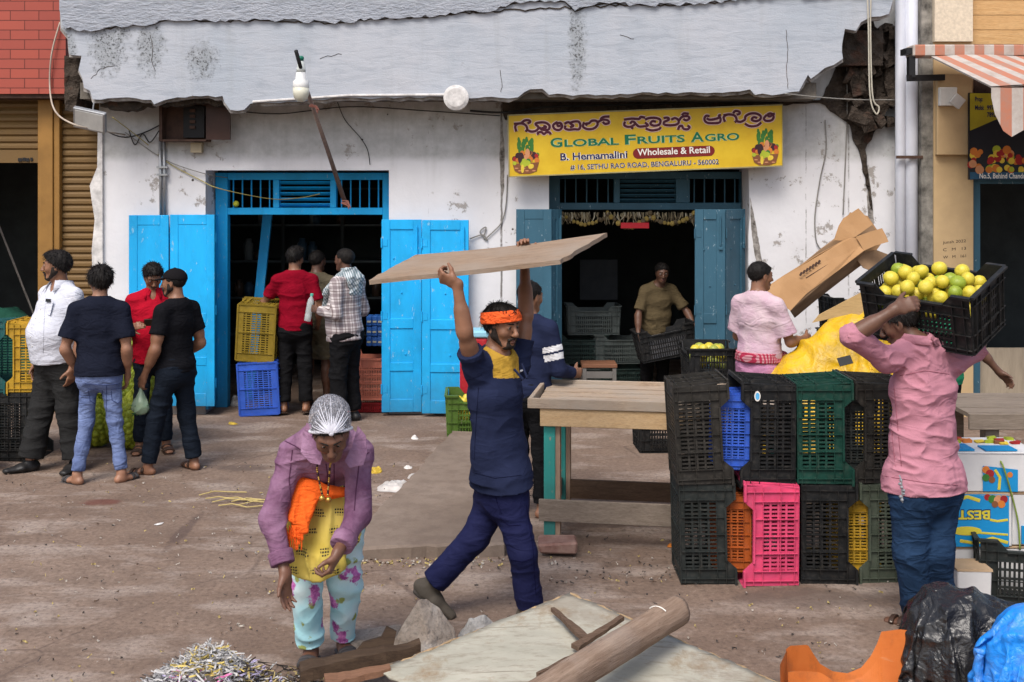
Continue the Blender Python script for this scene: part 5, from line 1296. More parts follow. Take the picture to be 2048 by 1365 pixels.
def person(label, J, c):
    """one figure: Empty at the feet > body (one continuous skin), hair, garments, footwear"""
    h = c.get('h', .009); H = J['H']; g = c.get('g', 1.0); bl = c.get('belly', 0.0); hs = c.get('hs', H / 1.72); rnd_seed = c.get('seed', 1.0)
    gz = c.get('ground', 0.0)
    base = (J['anL'] + J['anR']) * .5; base = Vector((base.x, base.y, gz))
    root = thing('person', label, 'person', base)
    u, f, r = J['u'], J['f'], J['r']
    up = (J['neck'] - J['chest']).normalized(); tr = (J['shR'] - J['shL']).normalized(); tf = up.cross(tr).normalized()
    pr = (J['hipR'] - J['hipL']).normalized()
    k_ = H / 1.70
    # --- torso stations (half width, half depth)
    st = [(J['pel'], .148 * g, .105 * g, pr), (J['waist'] + tf * bl * .55, .132 * g + bl * .35, .092 * g + bl * .75, tr), (J['chest'] + tf * bl * .15, .152 * (1 + (g - 1) * .7), .105 * (1 + (g - 1) * .7), tr), (J['neck'] - up * .045, .115, .075, tr)]
    st = [(p, a * k_, b * k_, s) for p, a, b, s in st]
    def torso(S, off, lo=0):
        for (p0, a0, b0, s0), (p1, a1, b1, s1) in zip(st[lo:], st[lo + 1:]): S.ecap(p0, p1, (a0 + off, b0 + off), (a1 + off, b1 + off), s1, .04)
        for q in 'LR':
            S.ecap(J['neck'] - up * .015, J['sh' + q], (.046 + off * .8), (.041 + off * .8), None, .06)
    # --- body
    S = SDF(h)
    keep0 = st[0]
    if c.get('trousers'): st[0] = (keep0[0] + u * .03, keep0[1] * .80, keep0[2] * .74, keep0[3])
    torso(S, 0); st[0] = keep0
    S.ecap(J['neck'] - up * .03, J['head'] + (J['hup'] * -.05 - J['fd'] * .022) * hs, .060 * k_, .052 * hs, None, .03)
    L, Rm, N = head_prims(S, J, hs)
    ga = c.get('arm', 1.0)
    for q in 'LR':
        s = -1 if q == 'L' else 1
        sh, el, wr = J['sh' + q], J['el' + q], J['wr' + q]
        S.ecap(sh, el, .043 * ga * k_, .037 * ga * k_, None, .03); S.ecap(el, wr, .038 * ga * k_, .0255 * k_, None, .02)
        S.ecap(el.lerp(wr, .12), el.lerp(wr, .45), .039 * ga * k_, .034 * ga * k_, None, .03)
        S.ecap(sh.lerp(el, .3), sh.lerp(el, .7), .043 * ga * k_, .042 * ga * k_, None, .03)
        hd = J['hd' + q]; hn = J.get('hn' + q, None)
        if hn is None: hn = (tr * (-s)) if abs(hd.dot(tr)) < .7 else -up
        ht = J.get('ht' + q, tf)
        fingers(S, wr, hd, hn, ht, J.get('hsz', 1.0) * k_, J.get('curl' + q, (18, 26, 18)), thumb_in=J.get('thin' + q, .3))
        hp, kn, an = J['hip' + q], J['kn' + q], J['an' + q]
        lg = 1.0 if (c.get('trousers') or {}).get('len', 1) < 1 else .78
        S.ecap(hp.lerp(kn, .0 if lg == 1 else .06), kn, .080 * g * lg * k_, .052 * lg * k_, None, .04); S.ecap(kn, an, .052 * lg * k_, .034 * k_, None, .03)
        bk = -(J['toe' + q]) * .016
        if lg == 1: S.ecap(kn.lerp(an, .2) + bk, kn.lerp(an, .45) + bk, .048 * k_, .042 * k_, None, .04)
        toe = J['toe' + q]; fu = J.get('fu' + q, Vector((0, 0, 1))); fs = toe.cross(fu).normalized()
        hz = an - fu * .045 * k_
        S.ecap(hz - toe * .035, hz + toe * .07, (.033 * k_, .032 * k_), (.041 * k_, .024 * k_), fs, .02); S.ecap(hz + toe * .07 - fu * .006, hz + toe * .165 * k_ - fu * .012, (.043 * k_, .022), (.034 * k_, .012), fs, .015)
        S.ecap(an, hz, .036 * k_, .034 * k_, None, .02)
    v, fc = S.mesh(None, 1)
    body = np_obj('body', v, fc, c.get('skin', SK_M), root)
    # --- eyes, brows, hair
    if c.get('face', True):
        for s in (-1, 1):
            mb = MB(); cc = L((s * .031, .0775, .0125))
            M4 = Matrix.Translation(cc) @ Rm.to_4x4() @ Matrix.Rotation(R(-90), 4, 'X')
            mb.lathe([(.0001, -.0125 * hs), (.009 * hs, -.009 * hs), (.0125 * hs, 0), (.0108 * hs, .0065 * hs), (.0066 * hs, .0107 * hs)], M4, 12)
            mb.cur = 1; mb.lathe([(.0068 * hs, .0105 * hs), (.0062 * hs, .0116 * hs), (.0001, .0130 * hs)], M4, 12); mb.build('eye', [m_eye, m_iris], root, True)
        S = SDF(.004)
        for s in (-1, 1): S.ecap(L((s * .014, .0965, .034)), L((s * .046, .0805, .036)), .0048 * hs, .0030 * hs, None, .004)
        for s in (-1, 1): S.ecap(L((s * .019, .0905, .0185)), L((s * .044, .0805, .0180)), .0024 * hs, .0022 * hs, None, .003)
        v, fc = S.mesh(None, 0)
        if len(v): np_obj('eyebrows', v, fc, m_hair, root)
        S = SDF(.004); S.ell(L((0, .0885, -.0535)), tuple(x * hs for x in (.023, .0108, .0058)), N, .004); S.ell(L((0, .088, -.066)), tuple(x * hs for x in (.019, .0108, .0066)), N, .004); S.ecap(L((-.018, .0985, -.0595)), L((.018, .0985, -.0595)), .003 * hs, .003 * hs, None, .002, op='s')
        v, fc = S.mesh(None, 0)
        if len(v): np_obj('lips', v, fc, m_lip, root)
    if c.get('beard'):
        S = SDF(max(.0045, h * .7)); e = .0030 if c['beard'] == 'short' else .008
        for s in (-1, 1):
            S.ecap(L((s * .068, .012, -.004)), L((s * .058, .010, -.035)), .011 * hs + e, .0185 * hs + e, None, .02); S.ecap(L((s * .054, .0, -.034)), L((s * .022, .052, -.090)), .019 * hs + e, .0175 * hs + e, None, .02)
            S.ecap(L((s * .004, .0985, -.0425)), L((s * .027, .086, -.050)), .0062 * hs + e * .4, .005 * hs + e * .3, None, .006)
            S.ecap(L((s * .028, .083, -.052)), L((s * .022, .076, -.080)), .007 * hs, .007 * hs + e * .5, None, .01)
        S.ell(L((0, .067, -.091)), tuple(x * hs + e for x in (.022, .018, .016)), N, .02)
        S.ell(L((0, .050, -.004)), tuple(x * hs for x in (.050, .062, .044)), N, .006, 's')
        S.ell(L((0, .108, -.060)), tuple(x * hs for x in (.021, .028, .0095)), N, .004, 's')
        v, fc = S.mesh(lambda v: vnoise(v * 160) * .0012, 1)
        if len(v): np_obj('beard', v, fc, m_stub, root)
    elif c.get('moustache'):
        S = SDF(.004)
        for s in (-1, 1): S.ecap(L((s * .004, .0985, -.0425)), L((s * .027, .086, -.051)), .0065 * hs, .0045 * hs, None, .006)
        v, fc = S.mesh(None, 0); np_obj('moustache', v, fc, m_stub, root)
    if c.get('hair'):
        v, fc = hair_mesh(J, hs, c['hair'], max(.005, h * .75)); np_obj('hair', v, fc, m_hair, root)
    # --- trousers
    tp = c.get('trousers')
    if tp:
        tb_ = tp.get('baggy', 0.0); S = SDF(h)
        uw = (J['waist'] - J['pel']).normalized()
        wa, wb = .150 * g * k_ + .014, .110 * g * k_ + .022 + bl * .25
        S.ecap(J['pel'] + uw * tp.get('rise', .07), J['pel'] - uw * .05, (wa * .97, wb), (wa + .01, wb + .006), pr, .03, flat0=True)
        for q in 'LR':
            hp, kn, an = J['hip' + q], J['kn' + q], J['an' + q]
            stop = tp.get('len', 1.0)
            end = kn.lerp(an, tp.get('hem', .93))
            S.ell(hp - f * .03, (.086 * g * k_, .090 * g * k_, .11 * k_), None, .05)
            if stop >= 1:
                S.ecap(hp, kn, .090 * g * k_ + tb_ * .6, .064 * k_ + tb_, None, .04)
                S.ecap(kn, end, .064 * k_ + tb_, tp.get('cuff', .058) * k_ + tb_, None, .03, flat1=True)
            else: S.ecap(hp, hp.lerp(kn, stop), .092 * g * k_ + tb_ * .6, .078 * k_ + tb_, None, .03, flat1=True)
        v, fc = S.mesh(folds(tp.get('fold', .007), 6, 12, .5, rnd_seed), 1); np_obj(tp.get('name', 'trousers'), v, fc, tp['mat'], root)
        J['_pants'] = root.children[-1] if root.children else None
    # --- shirt
    sp = c.get('shirt')
    if sp:
        off = sp.get('off', .014); S = SDF(h)
        st_keep = list(st); (p2_, a2_, b2_, s2_) = st[2]; (p1_, a1_, b1_, s1_) = st[1]; fit = sp.get('fit', .97)
        st[1] = (p1_, max(a1_, a2_ * fit), max(b1_, b2_ * (fit - .02)), s1_)
        torso(S, off, 1)
        dn = (J['pel'] - J['waist']).normalized()
        hem = J['pel'] + dn * sp.get('hem', .06)
        wd_ = sp.get('wide', 0.0); fl_ = sp.get('flare', .012); (p1, a1, b1, s1) = st[1]; (p0, a0, b0, s0) = st[0]
        mid = (J['pel'] if sp.get('hem', .06) > .03 else hem - dn * .05) + tf * bl * .30
        S.ecap(p1, mid, (a1 + off, b1 + off), (a0 + off + .014 + wd_, b0 + off + .020 + wd_ + bl * .35), s1, .05, flat1=True)
        S.ecap(mid, hem + tf * bl * .25, (a0 + off + .014 + wd_, b0 + off + .020 + wd_ + bl * .35), (a0 + off + .010 + fl_ + wd_, b0 + off + .014 + fl_ + wd_ + bl * .35), pr, .04, flat1=True)
        for q in 'LR':
            sh, el, wr = J['sh' + q], J['el' + q], J['wr' + q]
            if sp.get('sleeve', .6) <= 1:
                e = sh.lerp(el, sp.get('sleeve', .6)); S.ecap(sh, e, (.043 * ga * k_ + off * .8), (.046 * ga * k_ + off + sp.get('sflare', .008)), None, .05, flat1=True)
            else:
                e = el.lerp(wr, sp['sleeve'] - 1); S.ecap(sh, el, .044 * k_ + off, .042 * k_ + off, None, .05); S.ecap(el, e, .042 * k_ + off, .032 * k_ + off * .8, None, .025, flat1=True)
        st[:] = st_keep
        if sp.get('collar'):
            S.ecap(J['neck'] - up * .035, J['neck'] + up * .040 - tf * .006, (.090 * k_, .084 * k_), (.074 * k_, .075 * k_), tr, .010, flat1=True)
            S.ecap(J['neck'] + up * .034 + tf * .008, J['neck'] + up * .09 + tf * .012, .062 * k_, .066 * k_, None, .003, op='s')
            S.ell(J['neck'] - up * .012 + tf * .085, (.024, .034, .045), None, .008, 's')
        else:
            S.ell(J['neck'] + up * .030 + tf * sp.get('neckf', .028), tuple(x * k_ for x in (.074, .074, .066)), None, .008, 's')
        v, fc = S.mesh(folds(sp.get('fold', .007), 6.5, 10, sp.get('ft', .5), rnd_seed + 3), 1)
        shirt = np_obj(sp.get('name', 'shirt'), v, fc, sp['mat'], root); c['_shirt'] = shirt
        if sp.get('collar'):
            mb = MB(); n0 = J['neck']
            for sg_ in (-1, 1):
                ring = [n0 + up * .046 + tr * (sg_ * .080 * k_ * math.sin(a)) + tf * (.082 * k_ * math.cos(a) - .004) for a in (0.28, .7, 1.15, 1.7, 2.3, 3.0)]
                low = [n0 + up * d_ + tr * (sg_ * w_ * k_ * math.sin(a)) + tf * (w_ * k_ * math.cos(a) - .002) for a, d_, w_ in ((.52, -.058, .132), (.75, -.022, .116), (1.15, -.004, .106), (1.7, -.002, .104), (2.3, .000, .102), (3.0, .000, .100))]
                t_ = .005; nn_ = len(ring); vs_ = ring + low + [p_ + up * .004 for p_ in ring] + [p_ + up * .004 + (p_ - n0).normalized() * .004 for p_ in low]
                mb.add(vs_, [(i, i + 1, nn_ + i + 1, nn_ + i) for i in range(nn_ - 1)] + [(2 * nn_ + i, 3 * nn_ + i, 3 * nn_ + i + 1, 2 * nn_ + i + 1) for i in range(nn_ - 1)] + [(nn_ + i, nn_ + i + 1, 3 * nn_ + i + 1, 3 * nn_ + i) for i in range(nn_ - 1)] + [(0, nn_, 3 * nn_, 2 * nn_)])
            mb.build('collar', sp['mat'], root, True)
        if sp.get('paint'): # a yoke or stripes cut from the same cloth
            me = shirt.data; me.materials.append(sp['paint'][1])
            cen = v[fc].mean(1); idx = np.array([1 if sp['paint'][0](Vector(q)) else 0 for q in cen], dtype=np.int32)
            if len(idx) == len(me.polygons): me.polygons.foreach_set('material_index', idx)
    # --- footwear
    ft = c.get('feet')
    for q in 'LR':
        an = J['an' + q]; toe = J['toe' + q]; fu = J.get('fu' + q, Vector((0, 0, 1))); fs = toe.cross(fu).normalized(); hz = an - fu * .045 * k_
        if ft in ('shoe', 'boot'):
            S = SDF(max(.006, h * .8)); o = .010
            S.ecap(hz - toe * .04 + fu * .002, hz + toe * .07, (.038 * k_ + o * .6, .040), (.046 * k_ + o * .6, .034), fs, .03); S.ecap(hz + toe * .07 - fu * .002, hz + toe * .185 * k_ - fu * .008, (.047 * k_ + o * .5, .031), (.036 * k_, .022), fs, .03)
            shin = (J['kn' + q] - an).normalized(); S.ecap(an + (shin * .15 if ft == 'boot' else fu * .012), hz, .056 if ft == 'boot' else .044 * k_, .047 * k_, None, .03, flat0=True)
            S.cut(hz - fu * .036, -fu)
            v, fc = S.mesh(folds(.0025, 14, 14, .4, 3), 1)
            if ft == 'boot':
                S2_ = SDF(.006); S2_.ecap(hz - toe * .045 - fu * .030, hz + toe * .175 * k_ - fu * .030, (.050 * k_, .016), (.046 * k_, .014), fs, .004); S2_.cut(hz - fu * .047, -fu); v2, f2 = S2_.mesh(None, 0); np_obj('boot_sole', v2, f2, m_sole, root)
            so = np_obj('shoe' if ft == 'shoe' else 'boot', v, fc, m_shoe if ft == 'shoe' else m_boot, root)
        elif ft:
            S = SDF(.0055); sm = m_sandal if ft == 'sandal' else m_sandalb
            S.ecap(hz - toe * .045 - fu * .034, hz + toe * .175 * k_ - fu * .034, (.044 * k_, .010), (.046 * k_, .010), fs, .004)
            for t in ((.075, .115) if ft == 'sandal' else (.02, .07, .115)):
                p = hz + toe * t * k_ - fu * (.004 if t > .03 else -.01); S.ecap(p, p + toe * .026, (.050 * k_, .030 - t * .06 + .004), (.050 * k_, .028 - t * .06 + .004), fs, .003, flat0=True, flat1=True)
            S.cut(hz - fu * .047, -fu)
            v, fc = S.mesh(None, 0); np_obj('sandal', v, fc, sm, root)
    c['L'] = L; c['Rm'] = Rm; c['root'] = root; c['up'] = up; c['tf'] = tf; c['tr'] = tr; c['hs'] = hs
    return root
def S_obj(nm, S, mat, root, disp=None, sm=1, loc=None):
    v, f = S.mesh(disp, sm); return np_obj(nm, v, f, mat, root, loc)
# garments
c_white = cloth('white_shirt_cloth', (.55, .565, .63), .06); c_black = cloth('charcoal_trousers', (.022, .022, .022)); c_navyt = cloth('navy_tee', (.010, .012, .022)); c_jean = cloth('light_jeans', (.10, .14, .30), .35, .5, 18, c2=(.20, .26, .45))
c_red = cloth('red_shirt', (.36, .006, .020)); c_blk = cloth('black_tee', (.008, .008, .010)); c_dnavy = cloth('dark_navy_trousers', (.010, .014, .022)); c_crim = cloth('crimson_tee', (.20, .003, .014)); c_dark = cloth('black_trousers', (.009, .009, .010))
c_olive = cloth('olive_shorts', (.10, .085, .055)); c_navy = cloth('navy_jersey', (.016, .021, .050), .12, .25, 10); c_track = cloth('navy_track', (.013, .015, .052), .15, .3, 12, rough=.7); c_must = cloth('mustard_yoke', (.46, .27, .04))
c_khaki = cloth('khaki_shirt', (.10, .075, .04)); c_pale = cloth('faded_pink_tee', (.52, .33, .42), .12, c2=(.56, .44, .46)); c_pink = cloth('pink_cotton', (.43, .19, .235), .08, .45, 10); c_blue = cloth('blue_work_trousers', (.018, .040, .085), .25, .5, 12); c_mauve = cloth('faded_mauve_denim', (.19, .085, .155), .3, .4, 16, c2=(.36, .21, .31))
c_orange = cloth('orange_cloth', (.85, .13, .02), .1, .5, 24); c_lungi = cloth('pink_lungi', (.44, .20, .32), .12); c_grn = cloth('green_tee', (.02, .18, .09)); c_cap = cloth('black_cap', (.010, .009, .010), .1, .15); c_wstr = cloth('white_stripe', (.66, .66, .68)); c_hb = cloth('orange_band', (.82, .12, .03), .1, .6, 30)
def plaid():
    k = MB_('plaid_shirt', .9, .15); x, y, z = k.sep()
    def band(c, w, ph=0.0, wd=.3):
        return k.ramp(k.math('FRACT', k.math('ADD', k.math('MULTIPLY', c, 1 / w), ph)), [(0, 1), (wd, 0)], 'CONSTANT')
    d = k.math('ADD', k.math('MULTIPLY', x, .8), k.math('MULTIPLY', y, .6))
    a = k.mix(k.math('MULTIPLY', band(d, .075, 0, .42), .55), (.60, .55, .54), (.13, .09, .10)); a = k.mix(k.math('MULTIPLY', band(z, .075, .2, .42), .55), a, (.13, .09, .10))
    a = k.mix(k.math('MULTIPLY', band(d, .075, .35, .1), .6), a, (.07, .03, .03)); a = k.mix(k.math('MULTIPLY', band(z, .075, .55, .1), .6), a, (.07, .03, .03))
    k.col(a); k.bump(k.noise(14, 4, .6), .3, .02); return k.m
def scarfm():
    k = MB_('checked_scarf', .9, .15); x, y, z = k.sep()
    def band(c, w, wd=.5): return k.ramp(k.math('FRACT', k.math('MULTIPLY', c, 1 / w)), [(0, 1), (wd, 0)], 'CONSTANT')
    d = k.math('ADD', x, k.math('MULTIPLY', z, .5))
    a = k.mix(k.math('MULTIPLY', band(d, .022), .7), (.58, .60, .62), (.08, .17, .19)); a = k.mix(k.math('MULTIPLY', band(k.math('SUBTRACT', z, k.math('MULTIPLY', y, .6)), .05, .4), .55), a, (.06, .11, .13))
    k.col(a); k.bump(k.noise(26, 4, .6), .6, .02); return k.m
def floral():
    k = MB_('floral_cotton', .9, .15)
    v = k.map((1, 1, .8)); vo = k.vor(9, v); pos = k.vor(9, v, 'F1', 'Color'); n = k.noise(22, 4, .7)
    blot = k.ramp(k.math('ADD', vo, k.math('MULTIPLY', k.math('SUBTRACT', n, .5), .9)), [(.25, 1), (.33, 0)])
    base = k.mix(k.ramp(k.noise(5, 3, .5), [(.4, 0), (.62, 1)]), (.36, .62, .66), (.58, .70, .70))
    vo2 = k.vor(13, k.map((1, 1, .8), (0, 0, 0), (3, 2, 1))); bl2 = k.ramp(k.math('ADD', vo2, k.math('MULTIPLY', k.math('SUBTRACT', n, .5), .8)), [(.16, 1), (.24, 0)])
    a = k.mix(bl2, base, (.30, .34, .10)); a = k.mix(blot, a, k.mix(k.ramp(n, [(.4, 0), (.6, 1)]), (.30, .06, .24), (.66, .22, .50))); k.col(a); k.bump(k.noise(13, 4, .6), .35, .02); return k.m
def printed():
    k = MB_('yellow_print', .9, .15); x, y, z = k.sep()
    n = k.n.new('ShaderNodeTexBrick'); cn = k.n.new('ShaderNodeTexNoise'); k.l.new(k.co, cn.inputs['Vector']); cn.inputs['Scale'].default_value = 5; vv = k.map((1, 1, 1), (R(90), R(24), 0), (0, 0, 0), k.mix(.09, k.co, cn.outputs['Color'])); k.l.new(vv, n.inputs['Vector']); n.offset = .5
    n.inputs['Scale'].default_value = 1; n.inputs['Brick Width'].default_value = .085; n.inputs['Row Height'].default_value = .075; n.inputs['Mortar Size'].default_value = .0245; n.inputs['Mortar Smooth'].default_value = .1
    mk = k.math('SUBTRACT', 1, n.outputs['Fac']); holes = k.ramp(k.vor(120), [(.25, 0), (.35, 1)])
    st = k.ramp(k.math('FRACT', k.math('MULTIPLY', z, 75)), [(0, 1), (.62, 0)], 'CONSTANT'); st2 = k.ramp(k.math('FRACT', k.math('MULTIPLY', x, 90)), [(0, 1), (.7, 0)], 'CONSTANT')
    a = k.mix(k.ramp(k.noise(4, 4, .6), [(.3, 0), (.7, 1)]), (.48, .36, .06), (.60, .47, .12)); a = k.mix(k.math('MULTIPLY', mk, k.math('MULTIPLY', st, st2)), a, (.05, .045, .03)); k.col(a); k.bump(k.noise(12, 4, .6), .3, .02); return k.m
m_plaid = plaid(); m_scarf = scarfm(); m_flor = floral(); m_print = printed()
SCT = lambda py: 5290 / (py - 380)

# A  big man in the white shirt, looking left
J = stand(PX(118, 9.5), 9.5, 1.80, 146, 1.2, head=(-46, 0, 0), legs={'R': ((.01, .05, -.225), (.03, .095, -.457), (.25, 1, 0)), 'L': ((-.025, .0, -.225), (-.05, -.02, -.457), (-.5, 1, 0))})
A_ = dict(h=.009, g=1.16, belly=.085, skin=SK_M, hair='thick', beard='short', shirt=dict(mat=c_white, collar=True, sleeve=.95, hem=.045, name='shirt', fold=.004), trousers=dict(mat=c_black, baggy=.030, cuff=.070), feet='shoe', seed=1.3)
root = person('heavy bearded man in a white half sleeved shirt and charcoal trousers looking left', J, A_)
def on_cloth(o, p, d):
    """nearest point of garment o hit from p along d"""
    L0 = ROOTLOC[o]; ok, loc, n_, i_ = o.ray_cast(p - L0, d); return (loc + L0, n_) if ok else (p, -d)
bpy.context.view_layer.update()
pc, pn = on_cloth(A_['_shirt'], J['chest'] + A_['tf'] * .6 + A_['tr'] * -.075, -A_['tf'])
pm = Matrix((A_['tr'], pn, A_['tr'].cross(pn).normalized())).transposed().to_4x4()
mb = MB(); mb.cbox((0, 0, 0), (.105, .006, .115), Matrix.Translation(pc + pn * .001) @ pm); mb.build('breast_pocket', c_white, root, bevel=.002)
mb = MB(); mb.cbox((0, 0, 0), (.060, .010, .024), Matrix.Translation(pc + pn * .006 + A_['up'] * .06) @ pm); mb.build('pen_clip', m_black, root)
mb = MB()
for i in range(6):
    q, n_ = on_cloth(A_['_shirt'], J['chest'] + A_['tf'] * .6 + A_['up'] * (.06 - .075 * i), -A_['tf']); mb.ball(q, .007, 8, 5)
mb.build('buttons', m_white, root, True)
# B  navy tee and jeans, back to us
J = stand(PX(199, 9.05), 9.05, 1.70, 5, .92, head=(28, -3, 0), arms={'L': ((-.045, -.02, -.175), (-.005, .06, -.30), (.5, .5, -.6)), 'R': ((.028, -.02, -.178), (.012, .06, -.32), (-.2, .5, -.9))},
          legs={'L': ((-.015, .01, -.225), (-.045, -.03, -.457), (-.7, .6, 0)), 'R': ((.02, .01, -.225), (.055, -.01, -.457), (.5, .8, 0))})
B_ = dict(h=.009, g=.92, skin=SK_L, hair='mop', hs=.99, face=True, shirt=dict(mat=c_navyt, sleeve=.72, hem=.05, sflare=.016, off=.02, flare=.02, wide=.012, fold=.004), trousers=dict(mat=c_jean, baggy=-.006, cuff=.056, fold=.007), feet='sandal', seed=4.2)
person('young man in a dark navy tee and faded blue jeans seen from behind', J, B_)
# C  red shirt, reading a phone
J = stand(PX(306, 10.1), 10.1, 1.66, 196, .9, head=(10, -32, 0), arms={'L': ((-.035, .01, -.17), (-.005, .135, -.13), (.45, .6, .25)), 'R': ((.035, .01, -.17), (-.0, .14, -.125), (-.45, .6, .25))})
C_ = dict(h=.0095, g=.92, skin=SK_M, hair='thick', moustache=True, shirt=dict(mat=c_red, collar=True, sleeve=.85, hem=.08, off=.02), trousers=dict(mat=c_dnavy, baggy=.0), feet='sandalb', seed=5.1)
person('young man in a bright red shirt looking down at his phone', J, C_)
pc = (J['wrL'] + J['wrR']) * .5 + J['f'] * .07 + Vector((0, 0, .055))
mb = MB(); mb.cbox((0, 0, 0), (.14, .009, .075), Matrix.Translation(pc) @ Matrix.Rotation(R(16), 4, 'Z') @ Matrix.Rotation(R(35), 4, 'X')); mb.cur = 1; mb.cbox((0, .006, 0), (.12, .002, .066), Matrix.Translation(pc) @ Matrix.Rotation(R(16), 4, 'Z') @ Matrix.Rotation(R(35), 4, 'X'))
tagit(mb.build('mobile_phone', [M('phone_case', (.05, .03, .02), .4), m_black], None, loc=pc, bevel=.002), 'dark mobile phone held by the man in the red shirt', 'phone')
# D  black cap and tee
J = stand(PX(351, 9.35), 9.35, 1.66, 62, 1.0, head=(20, -2, 0), arms={'L': ((-.04, .0, -.175), (-.03, .085, -.315), (.1, .45, -.9)), 'R': ((.04, -.02, -.175), (.02, .10, -.25), (0, .6, -.6))},
          legs={'L': ((-.02, .06, -.225), (-.045, .09, -.457), (-.4, 1, 0)), 'R': ((.03, -.0, -.225), (.05, -.03, -.457), (.3, 1, 0))})
D_ = dict(h=.009, g=1.0, skin=SK_M, hair='cropped', beard='short', arm=1.12, shirt=dict(mat=c_blk, sleeve=.62, hem=.05, off=.012, fold=.003, fit=.94), trousers=dict(mat=c_dnavy, baggy=.008), feet='sandalb', seed=2.2)
root = person('stocky man in a black tee and black baseball cap holding a small bag of greens', J, D_)
Rm = head_frame(J); N = np.array(Rm); L = D_['L']; hs = D_['hs']; S = SDF(.007)
S.ell(L((0, -.014, .046)), tuple(x * hs for x in (.086, .107, .086)), N, .01); S.cut(L((0, 0, .042)), Rm @ Vector((0, .15, -1)))
S.ecap(L((0, .06, .048)), L((0, .155, .036)), (.072 * hs, .010), (.050 * hs, .008), Rm @ Vector((1, 0, 0)), .01); S.ell(L((0, -.014, .133)), .008, None, .004); S_obj('cap', S, c_cap, root)
hp = J['wrL'] + J['hdL'] * .11; bag = thing('produce_bag', 'small clear bag of green chillies held by the man in the black cap', 'bag', hp)
S = SDF(.007); S.ecap(hp, hp + Vector((0, 0, -.10)), .012, .05, None, .03); S.ell(hp + Vector((0, 0, -.155)), (.072, .055, .058), None, .04); kk = MB_('thin_poly_bag', .25, .5); kk.col((.45, .60, .42)); kk.b.inputs['Alpha'].default_value = .45; S_obj('bag_film', S, kk.m, bag, folds(.006, 20, 10, .2))
mb = MB(); r = random.Random(2)
for i in range(40):
    p = hp + Vector((r.uniform(-.05, .05), r.uniform(-.035, .035), -.16 + r.uniform(-.04, .035))); d = Vector([r.uniform(-1, 1) for _ in range(3)]).normalized() * .03; mb.cur = i % 2; mb.tube([p - d, p, p + d], [.003, .007, .002], 5)
mb.build('chillies', [M('chilli_green', (.03, .12, .02), .4), M('chilli_dark', (.015, .06, .02), .4)], bag)
# E  crimson tee in the blue doorway
J = stand(PX(590, 11.75), 11.75, 1.68, 6, .95, z=.04, head=(-25, -8, 0), arms={'L': ((-.085, .05, -.14), (-.12, .16, -.17), (-.1, .9, -.1)), 'R': ((.05, -.01, -.175), (.03, .10, -.28), (0, .8, -.4))})
person('man in a crimson tee leaning on a crate inside the blue doorway', J, dict(h=.0105, g=.97, skin=SK_M, hair='thick', face=False, ground=.04, shirt=dict(mat=c_crim, sleeve=.7, hem=.06), trousers=dict(mat=c_dark, baggy=.01), feet='sandalb', seed=6))
# F  man in olive shorts deeper inside
J = stand(PX(634, 12.25), 12.25, 1.66, -12, .95, head=(-20, 0, 0))
person('man in olive shorts half hidden inside the blue doorway', J, dict(h=.012, g=.95, skin=SK_D, hair='short', face=False, shirt=dict(mat=c_olive, sleeve=.7, hem=.06), trousers=dict(mat=c_olive, len=.88, baggy=.02, name='shorts'), feet='sandal', seed=7))
# G  plaid shirt and scarf
J = stand(PX(692, 11.4), 11.4, 1.73, 62, 1.08, head=(-5, 2, 0), arms={'L': ((-.03, -.02, -.165), (.01, .14, -.155), (.2, .9, .1)), 'R': ((.05, .0, -.17), (.05, .12, -.22), (0, .9, 0))})
J['curlL'] = (45, 45, 30)
G_ = dict(h=.0095, g=1.06, belly=.05, skin=SK_D, hair='cropped', face=False, shirt=dict(mat=m_plaid, sleeve=1.86, hem=.10, off=.018, fold=.008), trousers=dict(mat=c_dark, baggy=.02), feet='shoe', seed=8)
root = person('plaid shirted man with a checked scarf and water bottle at the blue doorway', J, G_)
S = SDF(.009); n_ = J['neck']; up, tf, tr = G_['up'], G_['tf'], G_['tr']
S.ecap(n_ - up * .03, n_ + up * .045, (.115, .11), (.085, .085), tr, .03); S.ell(n_ + up * .085 + tf * .01, (.066, .066, .045), None, .01, 's')
S.ecap(n_ - tr * .09 - up * .01, n_ - tr * .13 - up * .17 + tf * .11, (.05, .09), (.04, .085), tf, .04); S.ecap(n_ - tr * .12 - up * .15 + tf * .12, n_ - tr * .09 - up * .30 + tf * .15, (.028, .08), (.02, .085), tf, .03)
S.ecap(n_ + tr * .05 - up * .01 - tf * .07, n_ + tr * .16 - up * .10, (.075, .06), (.08, .05), up, .04); S.ecap(n_ - tf * .09 - up * .0, n_ - tf * .115 - up * .16, (.13, .03), (.10, .02), tr, .04)
S_obj('scarf', S, m_scarf, root, folds(.012, 16, 18, .6, 2))
wb = thing('water_bottle', 'clear plastic water bottle in the hand of the plaid shirted man', 'bottle', J['wrL'] + J['hdL'] * .09 - Vector((0, 0, .12)))
bp = J['wrL'] + J['hdL'] * .10 + J['f'] * .02
kk = MB_('clear_bottle', .08, .5); kk.col((.62, .70, .70)); kk.b.inputs['Alpha'].default_value = .5
bm_ = Matrix.Translation(bp) @ Matrix.Rotation(R(10), 4, 'Y')
mb = MB(); mb.lathe([(.028, -.13), (.034, -.125), (.034, -.06), (.031, -.05), (.034, -.04), (.034, .05), (.030, .085), (.014, .115), (.014, .125)], bm_, 14); mb.build('bottle_body', kk.m, wb, True)
mb = MB(); mb.lathe([(.0165, .125), (.0165, .148), (.012, .15)], bm_, 12); mb.build('cap', M('bottle_cap', (.10, .42, .33)), wb)

